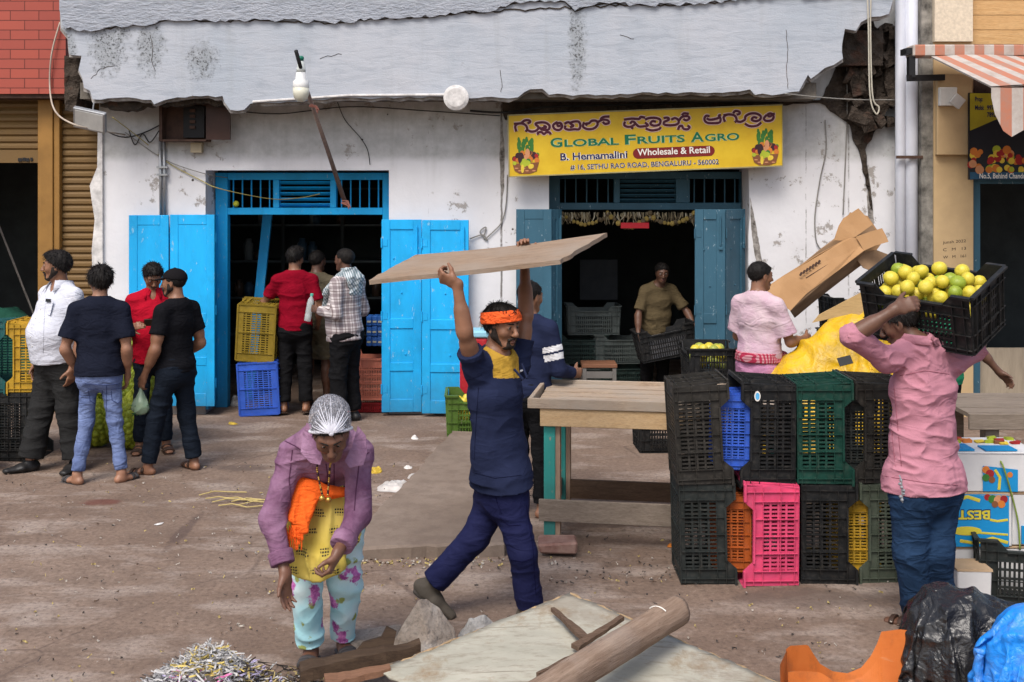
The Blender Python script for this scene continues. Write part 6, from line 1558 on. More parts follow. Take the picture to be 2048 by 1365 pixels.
# I  the man who walks past with a plywood board on raised arms
YI = 6.15
def JI(px, py, d=0.0): return P(px, py, YI + d)
J = dict(H=1.72, u=V(0, 0, 1)); f_ = V(.78, -.62, 0).normalized(); J['f'] = f_; J['r'] = V(f_.y, -f_.x, 0)
J.update(pel=JI(1003, 972, 0), waist=JI(998, 895, -.02), chest=JI(990, 790, -.03), neck=JI(990, 708, .0), head=JI(1003, 655, -.03))
J['shR'] = JI(952, 742, -.13); J['elR'] = JI(930, 668, -.26); J['wrR'] = JI(914, 568, -.275)
J['shL'] = JI(1036, 735, .12); J['elL'] = JI(1052, 632, .16); J['wrL'] = JI(1049, 520, .42)
J['hdR'] = V(-.88, .10, .34).normalized(); J['hnR'] = V(.1, .72, .62); J['htR'] = V(.1, -.5, 1); J['curlR'] = (42, 62, 40); J['thinR'] = .6
J['hdL'] = V(-.1, .25, 1).normalized(); J['hnL'] = V(0, -1, .2); J['htL'] = V(1, 0, 0); J['curlL'] = (40, 55, 35)
J['hipR'] = JI(1016, 992, -.06); J['knR'] = JI(1046, 1108, -.10); J['anR'] = JI(1060, 1216, -.03); J['toeR'] = V(.93, -.35, 0).normalized()
J['hipL'] = JI(992, 992, .06); J['knL'] = JI(948, 1078, .04); J['anL'] = JI(862, 1170, .06); J['toeL'] = V(.76, -.16, -.60).normalized(); J['fuL'] = V(.58, -.1, .80).normalized()
J['fd'] = V(.74, -.66, -.10).normalized(); J['hup'] = V(.06, -.08, 1)
yk = lambda q: (q - J['neck']).dot((J['neck'] - J['chest']).normalized()) > -.128 + .10 * abs((q - J['neck']).dot(f_) - .11) - (.0 if (q - J['neck']).dot(f_) > .0 else -.2) and abs((q - J['neck']).dot((J['shR'] - J['shL']).normalized())) < .105
I_ = dict(h=.0055, g=.95, skin=SK_M, hair='thick', beard='short', hs=.985, arm=.98, shirt=dict(mat=c_navy, sleeve=.55, hem=-.01, off=.016, flare=.018, wide=.014, fold=.0042, paint=(yk, c_must), ft=.8), trousers=dict(mat=c_track, baggy=.010, cuff=.062, fold=.0045), feet='boot', seed=9)
root = person('man in a navy jersey and orange headband carrying a plywood board overhead', J, I_)
Rm = head_frame(J); N = np.array(Rm); L = I_['L']; hs = I_['hs']; S = SDF(.0045)
pc, nn = L((0, 0, .060)), Rm @ Vector((0, -.22, 1))
S.ell(L((0, -.010, .046)), tuple(x * hs for x in (.104, .125, .108)), N, .01); S.cut(pc + nn * .030, nn); S.cut(pc - nn * .031, -nn)
S_obj('headband', S, c_hb, root, folds(.005, 16, 40, .15, 1))
S = SDF(.006); S.ecap(JI(1040, 735, -.06), JI(1030, 708, -.10), .004, .004)
mb = MB(); mb.tube([J['neck'] + f_ * .13 + V(0, 0, -.07), J['neck'] + f_ * .165 + V(.02, 0, -.12)], .007, 6); mb.tube([J['neck'] + f_ * .12 + V(.05, .05, -.05), J['neck'] + f_ * .155 + V(.05, .03, -.12)], .007, 6); mb.build('neck_placket', c_navy, root)
# plywood board
bd = MB()
cA, cB, cC, cD = P(737, 553, 5.98), P(1120, 520, 5.93), P(1215, 466, 6.60), P(830, 510, 6.60)
nb = 14; top = []
for j in range(nb + 1):
    for i in range(nb + 1):
        s, t = i / nb, j / nb; p = (cA * (1 - s) + cB * s) * (1 - t) + (cD * (1 - s) + cC * s) * t
        e = .006 if i in (0, nb) or j in (0, nb) else 0; top.append(p + Vector((rng.uniform(-e, e), rng.uniform(-e, e), -.012 * math.sin(PI * s) - .02 * (1 - s) ** 3 * (1 - t))))
nn = (cB - cA).cross(cD - cA).normalized(); N1 = nb + 1
vs = top + [p - nn * .024 for p in top]; q0 = N1 * N1; fs = []
for j in range(nb):
    for i in range(nb): a = j * N1 + i; fs += [(a, a + 1, a + N1 + 1, a + N1), (q0 + a, q0 + a + N1, q0 + a + N1 + 1, q0 + a + 1)]
for i in range(nb): fs += [(i, q0 + i, q0 + i + 1, i + 1), (nb * N1 + i, nb * N1 + i + 1, q0 + nb * N1 + i + 1, q0 + nb * N1 + i), (i * N1, (i + 1) * N1, q0 + (i + 1) * N1, q0 + i * N1), (i * N1 + nb, q0 + i * N1 + nb, q0 + (i + 1) * N1 + nb, (i + 1) * N1 + nb)]
bd.add(vs, fs)
tagit(bd.build('plywood_board', wood('plywood', (.23, .155, .10), (.37, .265, .185), 'X', 2.6, .9, .8, grey=(.30, .235, .18)), None, loc=cA), 'warped brown plywood board carried overhead by the walking man', 'board')

# J  navy long sleeves with white stripes, at the left end of the table
J = stand(PX(1058, 8.15), 8.15, 1.66, -28, .95, head=(-18, -6, 0), arms={'R': ((.04, .01, -.17), (.05, .13, -.20), (.2, .9, -.1)), 'L': ((-.035, .0, -.175), (.0, .05, -.31), (0, .3, -1))})
stz = J['shR'].lerp(J['elR'], .52)
ax_ = (J['elR'] - J['shR']).normalized(); ax2 = (J['elL'] - J['shL']).normalized()
def strp(q):
    for s0, a in ((J['shR'], ax_), (J['shL'], ax2)):
        d = (q - s0); t = d.dot(a)
        if (d - a * t).length < .085 and (.115 < t < .155 or .170 < t < .215): return True
    return False
person('man in a navy long sleeved jersey with white arm stripes behind the board carrier', J, dict(h=.0075, g=.95, skin=SK_M, hair='short', face=True, shirt=dict(mat=c_navy, sleeve=1.9, hem=.06, off=.014, paint=(strp, c_wstr), name='jersey'), trousers=dict(mat=c_dark, baggy=.01), feet='sandalb', seed=10))
def seam_px(o, pts, w=.0022, n=8):
    out = []
    for i in range(len(pts) - 1):
        for k_ in range(n):
            t = k_ / n; px_ = pts[i][0] + (pts[i + 1][0] - pts[i][0]) * t; py_ = pts[i][1] + (pts[i + 1][1] - pts[i][1]) * t; o_ = Vector((0, 0, CAMZ)); d_ = (P(px_, py_, 5.0) - o_).normalized(); h_ = o.ray_cast(o_ - ROOTLOC[o], d_)
            if h_[0]: out.append(h_[1] + ROOTLOC[o] + h_[2] * .0004)
    return out
def seams(root, garment, lines, mat, w=.0022, nm='seams'):
    bpy.context.view_layer.update(); o = [q for q in root.children if q.name.split('.')[0] == garment][0]; mb = MB()
    for l_ in lines:
        pts = seam_px(o, l_)
        if len(pts) > 2:
            run = [pts[0]]
            for q in pts[1:]:
                if (q - run[-1]).length > .09:
                    if len(run) > 2: mb.tube(run, w, 5)
                    run = []
                run.append(q)
            if len(run) > 2: mb.tube(run, w, 5)
    if mb.v: mb.build(nm, mat, root)
sm_navy = cloth('navy_seam', (.008, .010, .028)); sm_track = cloth('track_seam', (.006, .006, .03)); sm_pink = cloth('pink_seam', (.26, .09, .12)); sm_jean = cloth('jean_seam', (.05, .07, .17)); sm_wht = cloth('white_seam', (.36, .37, .42))
ri = I_['root']
seams(ri, 'trousers', [[(988, 985), (996, 1010), (1004, 1030)], [(1000, 1035), (1018, 1052), (1045, 1050)], [(1022, 1120), (1045, 1124), (1068, 1116)], [(1052, 1010), (1066, 1100), (1072, 1200)]], sm_track)
seams(ri, 'shirt', [[(930, 762), (948, 756), (966, 748)], [(946, 945), (990, 957), (1050, 950)], [(957, 775), (952, 850), (948, 930)]], sm_navy)
bpy.context.view_layer.update()
lg_ = seam_px([q for q in ri.children if q.name.split('.')[0] == 'shirt'][0], [(1040, 743), (1050, 739)])
if len(lg_) > 2: MB_l = MB(); MB_l.tube(lg_, .005, 5); MB_l.build('chest_mark', c_wstr, ri)
rB = B_['root']
seams(rB, 'trousers', [[(176, 778), (205, 781), (203, 801), (192, 809), (180, 802), (176, 778)], [(222, 779), (250, 776), (247, 798), (235, 807), (224, 801), (222, 779)], [(213, 770), (213, 800), (212, 840)], [(170, 768), (212, 771), (255, 766)]], sm_jean, .003)
seams(A_['root'], 'shirt', [[(150, 585), (168, 592), (182, 600)], [(92, 590), (88, 650), (86, 715)]], sm_wht)
# K  khaki shirt inside the slate shop
J = stand(PX(1308, 12.45), 12.45, 1.53, 196, 1.05, lean=.30, head=(-14, -14, 0), arms={'R': ((.055, .02, -.165), (.075, .07, -.30), (0, .3, -1)), 'L': ((-.09, .06, -.15), (-.10, .16, -.24), (-.1, .6, -.8))})
person('man in a khaki shirt carrying a crate out of the slate shop', J, dict(h=.0105, g=1.05, belly=.03, skin=SK_D, hair='short', shirt=dict(mat=c_khaki, sleeve=.8, hem=.04), trousers=dict(mat=c_dark, baggy=.01), feet='sandal', seed=11))
T_ = Matrix.Rotation(R(-11), 3, 'Y')
kc = crate('grey black crate tilted in the hands of the khaki shirted man', p_blk, P(1335, 712, 12.12), ((1, .05, 0), (-.05, 1, 0), (0, 0, 1)), tilt=T_)
mb = MB(); mb.cbox((0, 0, .12), (.50, .31, .2)); o = mb.build('pale_lining', M('pale_lining', (.34, .34, .36), .9, .3, 12), kc)  # pale block added inside the crate, seen through its slots
# L  faded pink tee and lungi, behind the table
J = stand(PX(1518, 9.25), 9.25, 1.73, -46, .98, head=(-22, -4, 0), arms={'R': ((.045, .04, -.165), (.02, .205, -.165), (-.1, .95, -.15)), 'L': ((-.03, .03, -.16), (.03, .18, -.15), (.2, .9, 0))})
L_ = dict(h=.008, g=.98, skin=SK_M, hair='short', shirt=dict(mat=c_pale, sleeve=.8, hem=-.01, sflare=.02, off=.018, fold=.004), trousers=dict(mat=c_lungi, baggy=.03, name='lungi'), feet='sandal', seed=12)
root = person('man in a faded pink tee with a red checked waist cloth beside the yellow tarpaulin', J, L_)
S = SDF(.008); w_ = J['pel'] + V(0, 0, .05)
S.ecap(w_ - V(0, 0, .035), w_ + V(0, 0, .045), (.198, .168), (.194, .164), L_['tr'], .008, flat0=True, flat1=True); S.ecap(w_ + L_['tr'] * .15 + L_['tf'] * .12, w_ + L_['tr'] * .18 + L_['tf'] * .16 - V(0, 0, .10), .035, .02, None, .02)
def redcheck():
    k = MB_('red_check_cloth', .9, .15); x, y, z = k.sep()
    b = lambda cc, w, wd: k.ramp(k.math('FRACT', k.math('MULTIPLY', cc, 1 / w)), [(0, 1), (wd, 0)], 'CONSTANT')
    a = k.mix(k.math('MULTIPLY', b(k.math('ADD', x, y), .025, .5), .6), (.38, .03, .07), (.60, .40, .42)); a = k.mix(k.math('MULTIPLY', b(z, .022, .4), .6), a, (.25, .02, .04)); k.col(a); return k.m
S_obj('waist_cloth', S, redcheck(), root, folds(.006, 12, 26, .3, 2))
S = SDF(.009); S.ecap(w_ - V(0, 0, .02), J['pel'] - V(0, 0, .42), (.172, .135), (.20, .17), L_['tr'], .02, flat1=True); S_obj('lungi_skirt', S, c_lungi, root, folds(.010, 9, 3, .2, 3))
# M  pink shirt, crate of fruit on his shoulder
YM = 6.0
def JM(px, py, d=0.0): return P(px, py, YM + d)
J = dict(H=1.72, u=V(0, 0, 1)); f_ = V(-.62, .78, 0).normalized(); J['f'] = f_; J['r'] = V(f_.y, -f_.x, 0)
J.update(pel=JM(1850, 962, .0), waist=JM(1850, 885, .0), chest=JM(1848, 775, .02), neck=JM(1836, 688, .0), head=JM(1800, 648, .04))
J['shL'] = JM(1772, 720, -.08); J['elL'] = JM(1706, 672, -.22); J['wrL'] = JM(1792, 618, -.26)
J['shR'] = JM(1902, 728, .12); J['elR'] = JM(1950, 700, .22); J['wrR'] = JM(1975, 640, .27)
J['hdL'] = V(.93, -.02, .30).normalized(); J['hnL'] = V(0, .85, -.45); J['htL'] = V(.1, .4, 1); J['curlL'] = (22, 34, 25)
J['hdR'] = V(.1, -.2, 1).normalized()
J['hipL'] = JM(1822, 985, -.05); J['knL'] = JM(1822, 1105, -.02); J['anL'] = JM(1836, 1232, .05); J['toeL'] = V(-.75, .6, 0).normalized()
J['hipR'] = JM(1876, 985, .05); J['knR'] = JM(1872, 1100, .0); J['anR'] = JM(1878, 1222, .12); J['toeR'] = V(-.55, .8, 0).normalized()
J['fd'] = V(-.80, .42, -.42).normalized(); J['hup'] = V(-.3, .1, 1)
M_ = dict(h=.0055, g=1.06, belly=.03, skin=SK_D, hair='short', arm=1.05, shirt=dict(mat=c_pink, collar=True, sleeve=1.10, hem=.045, off=.018, flare=.020, wide=.022, fold=.0095, ft=1.5), trousers=dict(mat=c_blue, baggy=.022, cuff=.060, fold=.0055), feet='sandalb', seed=13)
root = person('man in a pink shirt carrying a black crate of sweet limes on his shoulder', J, M_)
mb = MB(); kp = JM(1803, 962, -.20)
for i in range(7): mb.ball(kp + V(rng.uniform(-.012, .012), rng.uniform(-.01, .01), -.016 * i), .009, 6, 4)
mb.tube([kp + V(0, .03, .02), kp, kp - V(-.005, 0, .11)], .004, 5); mb.build('key_bunch', m_steel, root)
seams(root, 'shirt', [[(1800, 752), (1850, 742), (1905, 750)], [(1775, 770), (1782, 850), (1792, 945)], [(1788, 770), (1795, 850), (1804, 945)], [(1765, 952), (1850, 966), (1925, 972)]], sm_pink)
for q in 'L':
    S = SDF(.006); e_ = J['el' + q].lerp(J['wr' + q], .10); d_ = (J['wr' + q] - J['el' + q]).normalized(); S.ecap(e_ - d_ * .05, e_ + d_ * .012, .066, .060, None, .01, flat0=True, flat1=True); S_obj('rolled_cuff', S, c_pink, root, folds(.004, 20, 20, .3, 2))
# N  person behind the right table
J = stand(PX(1898, 9.0), 9.0, 1.66, 150, 1.0, head=(10, -10, 0), arms={'L': ((-.045, .03, -.165), (-.16, .13, -.29), (-.3, .7, -.6)), 'R': ((.04, .0, -.17), (.03, .06, -.31), (0, .3, -1))})
J = stand(PX(1880, 8.75), 8.75, 1.68, 205, 1.0, head=(10, -10, 0), arms={'L': ((-.09, .04, -.145), (-.185, .085, -.265), (-.5, .4, -.6)), 'R': ((.04, .0, -.17), (.03, .06, -.31), (0, .3, -1))})
person('man in a green tee leaning an arm on the weathered plank table', J, dict(h=.0105, g=1.0, skin=SK_D, hair='short', shirt=dict(mat=c_grn, sleeve=.5, hem=.05), trousers=dict(mat=c_dark), feet='sandal', seed=14))

# H  the bending woman with the hair net
def JH(px, py, Y): return P(px, py, Y)
J = dict(H=1.60, u=V(0, 0, 1)); f_ = V(.06, -1, 0).normalized(); J['f'] = f_; J['r'] = V(f_.y, -f_.x, 0)
J.update(pel=JH(655, 1010, 5.62), waist=JH(652, 955, 5.50), chest=JH(650, 905, 5.34), neck=JH(655, 872, 5.20), head=JH(662, 868, 4.98))
J['shR'] = JH(584, 912, 5.28); J['elR'] = JH(545, 1040, 5.18); J['wrR'] = JH(571, 1150, 5.08)
J['shL'] = JH(718, 908, 5.28); J['elL'] = JH(716, 1030, 5.16); J['wrL'] = JH(674, 1108, 4.98)
J['hdR'] = V(.05, -.18, -1).normalized(); J['hnR'] = V(.8, -.5, .1); J['htR'] = V(.6, -.9, 0); J['curlR'] = (10, 14, 10); J['thinR'] = .2
J['hdL'] = V(-.35, -.25, -.9).normalized(); J['hnL'] = V(-.75, .2, .35); J['htL'] = V(-.5, -.8, 0); J['curlL'] = (38, 50, 30); J['thinL'] = .5
J['hipR'] = JH(620, 1022, 5.62); J['knR'] = JH(610, 1170, 5.52); J['anR'] = JH(622, 1290, 5.55); J['toeR'] = V(.0, -1, 0)
J['hipL'] = JH(690, 1020, 5.64); J['knL'] = JH(690, 1165, 5.60); J['anL'] = JH(688, 1274, 5.68); J['toeL'] = V(.35, -.93, 0).normalized()
J['fd'] = V(.14, -.80, -.60).normalized(); J['hup'] = V(.04, -.60, .80)
H_ = dict(h=.0055, g=1.02, skin=skin('skin_umber', (.15, .07, .043)), hair='bun', hs=.96, shirt=dict(mat=c_mauve, collar=True, sleeve=1.80, hem=-.13, off=.017, flare=.02, fold=.006, name='jacket'), trousers=dict(mat=m_flor, baggy=.016, cuff=.048, hem=.99, fold=.010), feet='sandal', seed=15)
root = person('stooping woman in a hair net, mauve jacket and floral trousers', J, H_)
Rm = head_frame(J); N = np.array(Rm); L = H_['L']; hs = H_['hs']
S = SDF(.005); S.ell(L((0, -.020, .050)), tuple(x * hs for x in (.094, .112, .094)), N, .01); S.ell(L((0, -.06, .085)), tuple(x * hs for x in (.075, .075, .070)), N, .04); S.cut(L((0, .062, .078)), Rm @ Vector((0, .66, -.75)))
kk = MB_('hair_net', .95, .03); x, y, z = kk.sep()
gth = kk.noise(1, 4, .6, kk.map((150, 90, 90))); kk.col(kk.mix(kk.ramp(kk.noise(90, 3, .6), [(.35, 0), (.65, 1)]), (.50, .50, .56), (.72, .72, .78)))
al = kk.math('ADD', kk.math('MULTIPLY', kk.ramp(gth, [(.35, 0), (.72, 1)]), .40), .10); kk.l.new(al, kk.b.inputs['Alpha']); kk.bump(gth, .6, .01)
S_obj('hair_net', S, kk.m, root, folds(.004, 30, 12, .2, 1))
mb = MB(); rim = []
for i in range(25):
    a = 2 * PI * i / 24; d_ = V(math.cos(a), math.sin(a), 0)
    # edge ring of the net on the cutting plane
    tv = Rm @ Vector((1, 0, 0)); sv = Rm @ Vector((0, .75, .66)).normalized(); cc = L((0, -.008, .019)); rim.append(cc + tv * .094 * hs * math.cos(a) + sv * .098 * hs * math.sin(a))
mb.tube(rim, .007, 6); mb.build('net_band', M('net_band', (.56, .56, .60), .8, .1, 20, .6, 80), root, True)
net = [o for o in root.children if o.name.startswith('hair_net')][0]; bpy.context.view_layer.update()
hc = L((0, -.02, .05)); kd = (L((-.006, .088, .092)) - hc).normalized(); t1 = (Rm @ Vector((1, 0, 0))); t1 = (t1 - kd * t1.dot(kd)).normalized(); t2 = t1.cross(kd) * 1.0
if t2.z < 0: t2 = -t2
mb = MB(); r = random.Random(8)
for i in range(46):
    a = R(-12 + 204 * i / 45) + r.uniform(-.04, .04); tg = t1 * math.cos(a) + t2 * math.sin(a); mx = r.uniform(.5, 1.9) * (.55 + .45 * math.sin(a) ** 2); pts = []
    for q in range(9):
        t = mx * q / 8; d_ = kd * math.cos(t) + tg * math.sin(t); p_, n_ = on_cloth(net, hc + d_ * .5, -d_); pts.append(p_ + n_ * .0008)
    w0 = r.uniform(.0012, .0036); mb.tube(pts, [w0 * (1.25 - q / 8 * .95) for q in range(9)], 5)
p_, n_ = on_cloth(net, hc + kd * .5, -kd); mb.ball(p_ + n_ * .002, .013, 8, 6)
mb.build('net_gathers', M('net_gather', (.66, .66, .72), .8, .1), root)
up, tf, tr = H_['up'], H_['tf'], H_['tr']
mb = MB()
for q in (((614, 846, 5.17), (640, 862, 5.10), (650, 902, 5.06), (641, 930, 5.07), (622, 926, 5.10), (602, 905, 5.15), (606, 870, 5.18)), ((716, 852, 5.16), (732, 872, 5.16), (735, 905, 5.13), (727, 930, 5.10), (700, 936, 5.08), (690, 922, 5.07), (705, 892, 5.10))):
    ps = [P(a, b, c_) for a, b, c_ in q]; m_ = len(ps); cz_ = sum(ps, Vector()) / m_; dn_ = V(0, -.010, .002)
    mb.add(ps + [p_ + dn_ for p_ in ps] + [cz_ + dn_ * 1.6], [(i, m_ + i, m_ + (i + 1) % m_, (i + 1) % m_) for i in range(m_)] + [(m_ + i, 2 * m_, m_ + (i + 1) % m_) for i in range(m_)])
mb.build('collar_wing', c_mauve, root)
for q in 'LR':
    S = SDF(.0055); e_ = J['el' + q].lerp(J['wr' + q], .80); d_ = (J['wr' + q] - J['el' + q]).normalized(); S.ecap(e_ - d_ * .055, e_ + d_ * .004, .057, .054, None, .004, flat0=True, flat1=True); S_obj('cuff', S, c_mauve, root)
jk = H_['_shirt']; mb = MB()
def seam(pts):
    out = []
    for i in range(len(pts) - 1):
        for k_ in range(6):
            t = k_ / 6; a_, b_ = pts[i], pts[i + 1]; px_, py_ = a_[0] + (b_[0] - a_[0]) * t, a_[1] + (b_[1] - a_[1]) * t; o_ = Vector((0, 0, CAMZ)); d_ = (P(px_, py_, 5.0) - o_).normalized(); ok_ = jk.ray_cast(o_ - ROOTLOC[jk], d_)
            if ok_[0]: out.append(ok_[1] + ROOTLOC[jk] + ok_[2] * .0005)
    if len(out) > 2: mb.tube(out, .0028, 5)
seam([(560, 878), (590, 892), (612, 905)]); seam([(738, 905), (722, 915), (700, 935)]); seam([(585, 900), (578, 960), (582, 1010)]); seam([(718, 930), (712, 980), (708, 1030)]); seam([(652, 928), (655, 950), (656, 985)]); seam([(668, 928), (668, 950), (668, 985)])
mb.build('seams', cloth('mauve_seam', (.10, .04, .08)), root)
# yellow printed tunic hanging below the jacket
S = SDF(.0065)
tunic = [(JH(655, 985, 5.46), .165, .12), (JH(640, 1060, 5.40), .17, .10), (JH(628, 1120, 5.30), .125, .055), (JH(614, 1150, 5.27), .075, .022)]
for (p0, a0, b0), (p1, a1, b1) in zip(tunic, tunic[1:]): S.ecap(p0, p1, (a0, b0), (a1, b1), V(1, 0, 0), .05)
S_obj('tunic', S, m_print, root, folds(.016, 15, 2.5, 1.6, 2))
# orange cloth tucked at the waist
S = SDF(.0055)
for px0, py0, px1, py1, wd in ((610, 965, 592, 1072, .035), (628, 970, 606, 1062, .03), (596, 960, 584, 1040, .03), (640, 975, 600, 1050, .025)): S.ecap(JH(px0, py0, 5.285), JH(px1, py1, 5.20), (wd, .02), (wd * .8, .012), V(1, 0, 0), .02)
S.ecap(JH(660, 985, 5.29), JH(688, 985, 5.27), (.03, .035), (.02, .04), V(0, 0, 1), .02); S.ecap(JH(620, 968, 5.30), JH(665, 985, 5.29), (.02, .04), (.02, .03), V(0, 0, 1), .02)
S_obj('orange_scarf', S, c_orange, root, folds(.006, 30, 6, .3, 1))
mb = MB()
for i in range(26): a = JH(572 + i * 1.35, 1052 + (i % 5) * 5, 5.195); mb.tube([a, a + V(rng.uniform(-.008, .008), -.004, -.05 - rng.random() * .02)], .003, 4)
mb.build('scarf_fringe', c_orange, root)
# necklace: two hanging strands with gold beads
mb = MB()
for pts in ((P(636, 905, 5.13), P(634, 940, 5.12), P(641, 975, 5.13), P(645, 992, 5.13)), (P(672, 905, 5.10), P(660, 930, 5.11), P(658, 960, 5.13), P(655, 994, 5.13))):
    for a, b in zip(pts, pts[1:]):
        for k in range(9): mb.cur = (k // 2) % 2; mb.ball(a.lerp(b, k / 9), .0055, 6, 4)
mb.cur = 0
for px, py in ((644, 997), (657, 1000)): mb.ball(P(px, py, 5.12), .014, 10, 6)
mb.build('necklace', [M('gold', (.55, .33, .08), .3, .1, metal=.8), M('dark_bead', (.04, .015, .015), .3)], root, True)
mb = MB()
for q, n_, t in (('R', 1, .095), ('L', 1, .075)):
    c0 = J['wr' + q] + J['hd' + q] * t; mb.tube([c0 + J['hd' + q] * -.003, c0 + J['hd' + q] * .003], .0135, 10)
mb.build('finger_ring', MATS['gold'], root)
# ------------------------------------------------------------------ carried crate, fruit
cN, cLf, cBk = V(2.285, 5.75, 1.7525), V(1.861, 6.174, 1.80), V(2.582, 6.047, 1.906)
ex = (cN - cLf).normalized(); ey = (cBk - cN); ey = (ey - ex * ey.dot(ex)).normalized(); ez = ex.cross(ey)
top_c = (cLf + cBk) * .5
cc = crate('black crate full of sweet limes carried on the pink shirted man', p_blk, top_c - ez * CH * 1.03, (ex, ey, ez), scale=1.03)
def fruit_mesh(nm, c, c2):
    k = MB_(nm, .42, .45); f = k.noise(14, 4, .6); k.col(k.mix(k.ramp(f, [(.35, 0), (.68, 1)]), c, c2)); k.bump(k.noise(260, 2, .5), .25, .002)
    v = []; fs = []; mb = MB(); mb.ball((0, 0, 0), 1, 18, 12); a = np.array(mb.v); d = np.exp(-((a[:, 0] ** 2 + a[:, 1] ** 2) / .03)) * .10 * np.sign(a[:, 2]); a[:, 2] = a[:, 2] * .95 - d
    a *= (1 + fbm(a * 1.6 + len(nm), 2) * .04)[:, None]; mb.v = [tuple(q) for q in a]; me = mb.mesh(nm); me.materials.append(k.m); me.polygons.foreach_set('use_smooth', [True] * len(me.polygons)); return me
F_Y = fruit_mesh('lime_yellow', (.50, .40, .02), (.66, .55, .07)); F_G = fruit_mesh('lime_green', (.16, .25, .015), (.34, .38, .03)); F_O = fruit_mesh('lime_orange', (.55, .19, .015), (.60, .32, .03)); F_M = fruit_mesh('pomegranate_skin', (.42, .12, .10), (.55, .30, .18)); F_D = fruit_mesh('mango_green', (.22, .28, .03), (.40, .40, .08))
def fruit(nm, me, loc, r, label, cat, grp):
    o = bpy.data.objects.new(nm, me); COL.objects.link(o); o.location = loc; o.scale = (r * rng.uniform(.93, 1.06), r * rng.uniform(.93, 1.06), r * rng.uniform(.9, 1.04)); o.rotation_euler = [rng.uniform(0, 6) for _ in range(3)]; tagit(o, label, cat, grp); return o
r = random.Random(21)
def pile(o, ax, ay, az, lx, ly, zs, rad, n, mk):
    """drops n fruit into the box frame without overlaps, layer by layer"""
    out = []
    for z in zs:
        for t in range(900):
            if len(out) >= n: break
            x, y = r.uniform(-lx, lx), r.uniform(-ly, ly); q = rad * r.uniform(.90, 1.08); zz = z - (x * x / lx / lx + y * y / ly / ly) * .018 + r.uniform(-.006, .006)
            if all((x - a) ** 2 + (y - b) ** 2 + (zz - c_) ** 2 > ((q + d) * .93) ** 2 for a, b, c_, d in out): out.append((x, y, zz, q))
    for i, (x, y, z, q) in enumerate(out): mk(i, o + ax * x + ay * y + az * z, q)
def mk(i, p, q):
    if i == 0: fruit('sweet_lime', F_O, p, q, 'single orange tinted fruit in the carried black crate', 'fruit', 'sweet limes in the carried crate')
    else:
        g_ = i % 6 == 1
        fruit('sweet_lime', F_G if g_ else F_Y, p, q, 'greenish sweet lime in the carried black crate' if g_ else 'yellow sweet lime in the carried black crate', 'fruit', 'green sweet limes in the carried crate' if g_ else 'yellow sweet limes in the carried crate')
pile(top_c - ez * .335, ex, ey, ez, -.0 + .24, .15, (.20, .255, .285, .325), .042, 66, mk)
pile(V(-.275, 10.78, .03), V(1, .03, 0), V(-.03, 1, 0), V(0, 0, 1), .23, .14, (.19, .26, .315), .040, 64, lambda i, p, q: fruit('lime', F_Y if i % 3 else F_G, p, q, 'yellow lime in the moss green crate' if i % 3 else 'green lime in the moss green crate', 'fruit', 'yellow limes in the moss green crate' if i % 3 else 'green limes in the moss green crate'))
def mk3(i, p, q):
    if i == 0: fruit('pomegranate', F_M, p + V(-.02, -.02, .03), q * 1.1, 'rosy pomegranate at the left of the mixed fruit crate', 'fruit', None)
    else: fruit('mango', (F_D, F_Y)[i % 2], p, q, 'green mango in the crate by the slate door' if i % 2 == 0 else 'yellow fruit in the crate by the slate door', 'fruit', 'green mangoes in the dark crate' if i % 2 == 0 else 'yellow fruit in the dark crate')
pile(V(xk, Yk + .28, .646), V(1, 0, 0), V(0, 1, 0), V(0, 0, 1), .12, .21, (.20, .29), .046, 26, mk3)

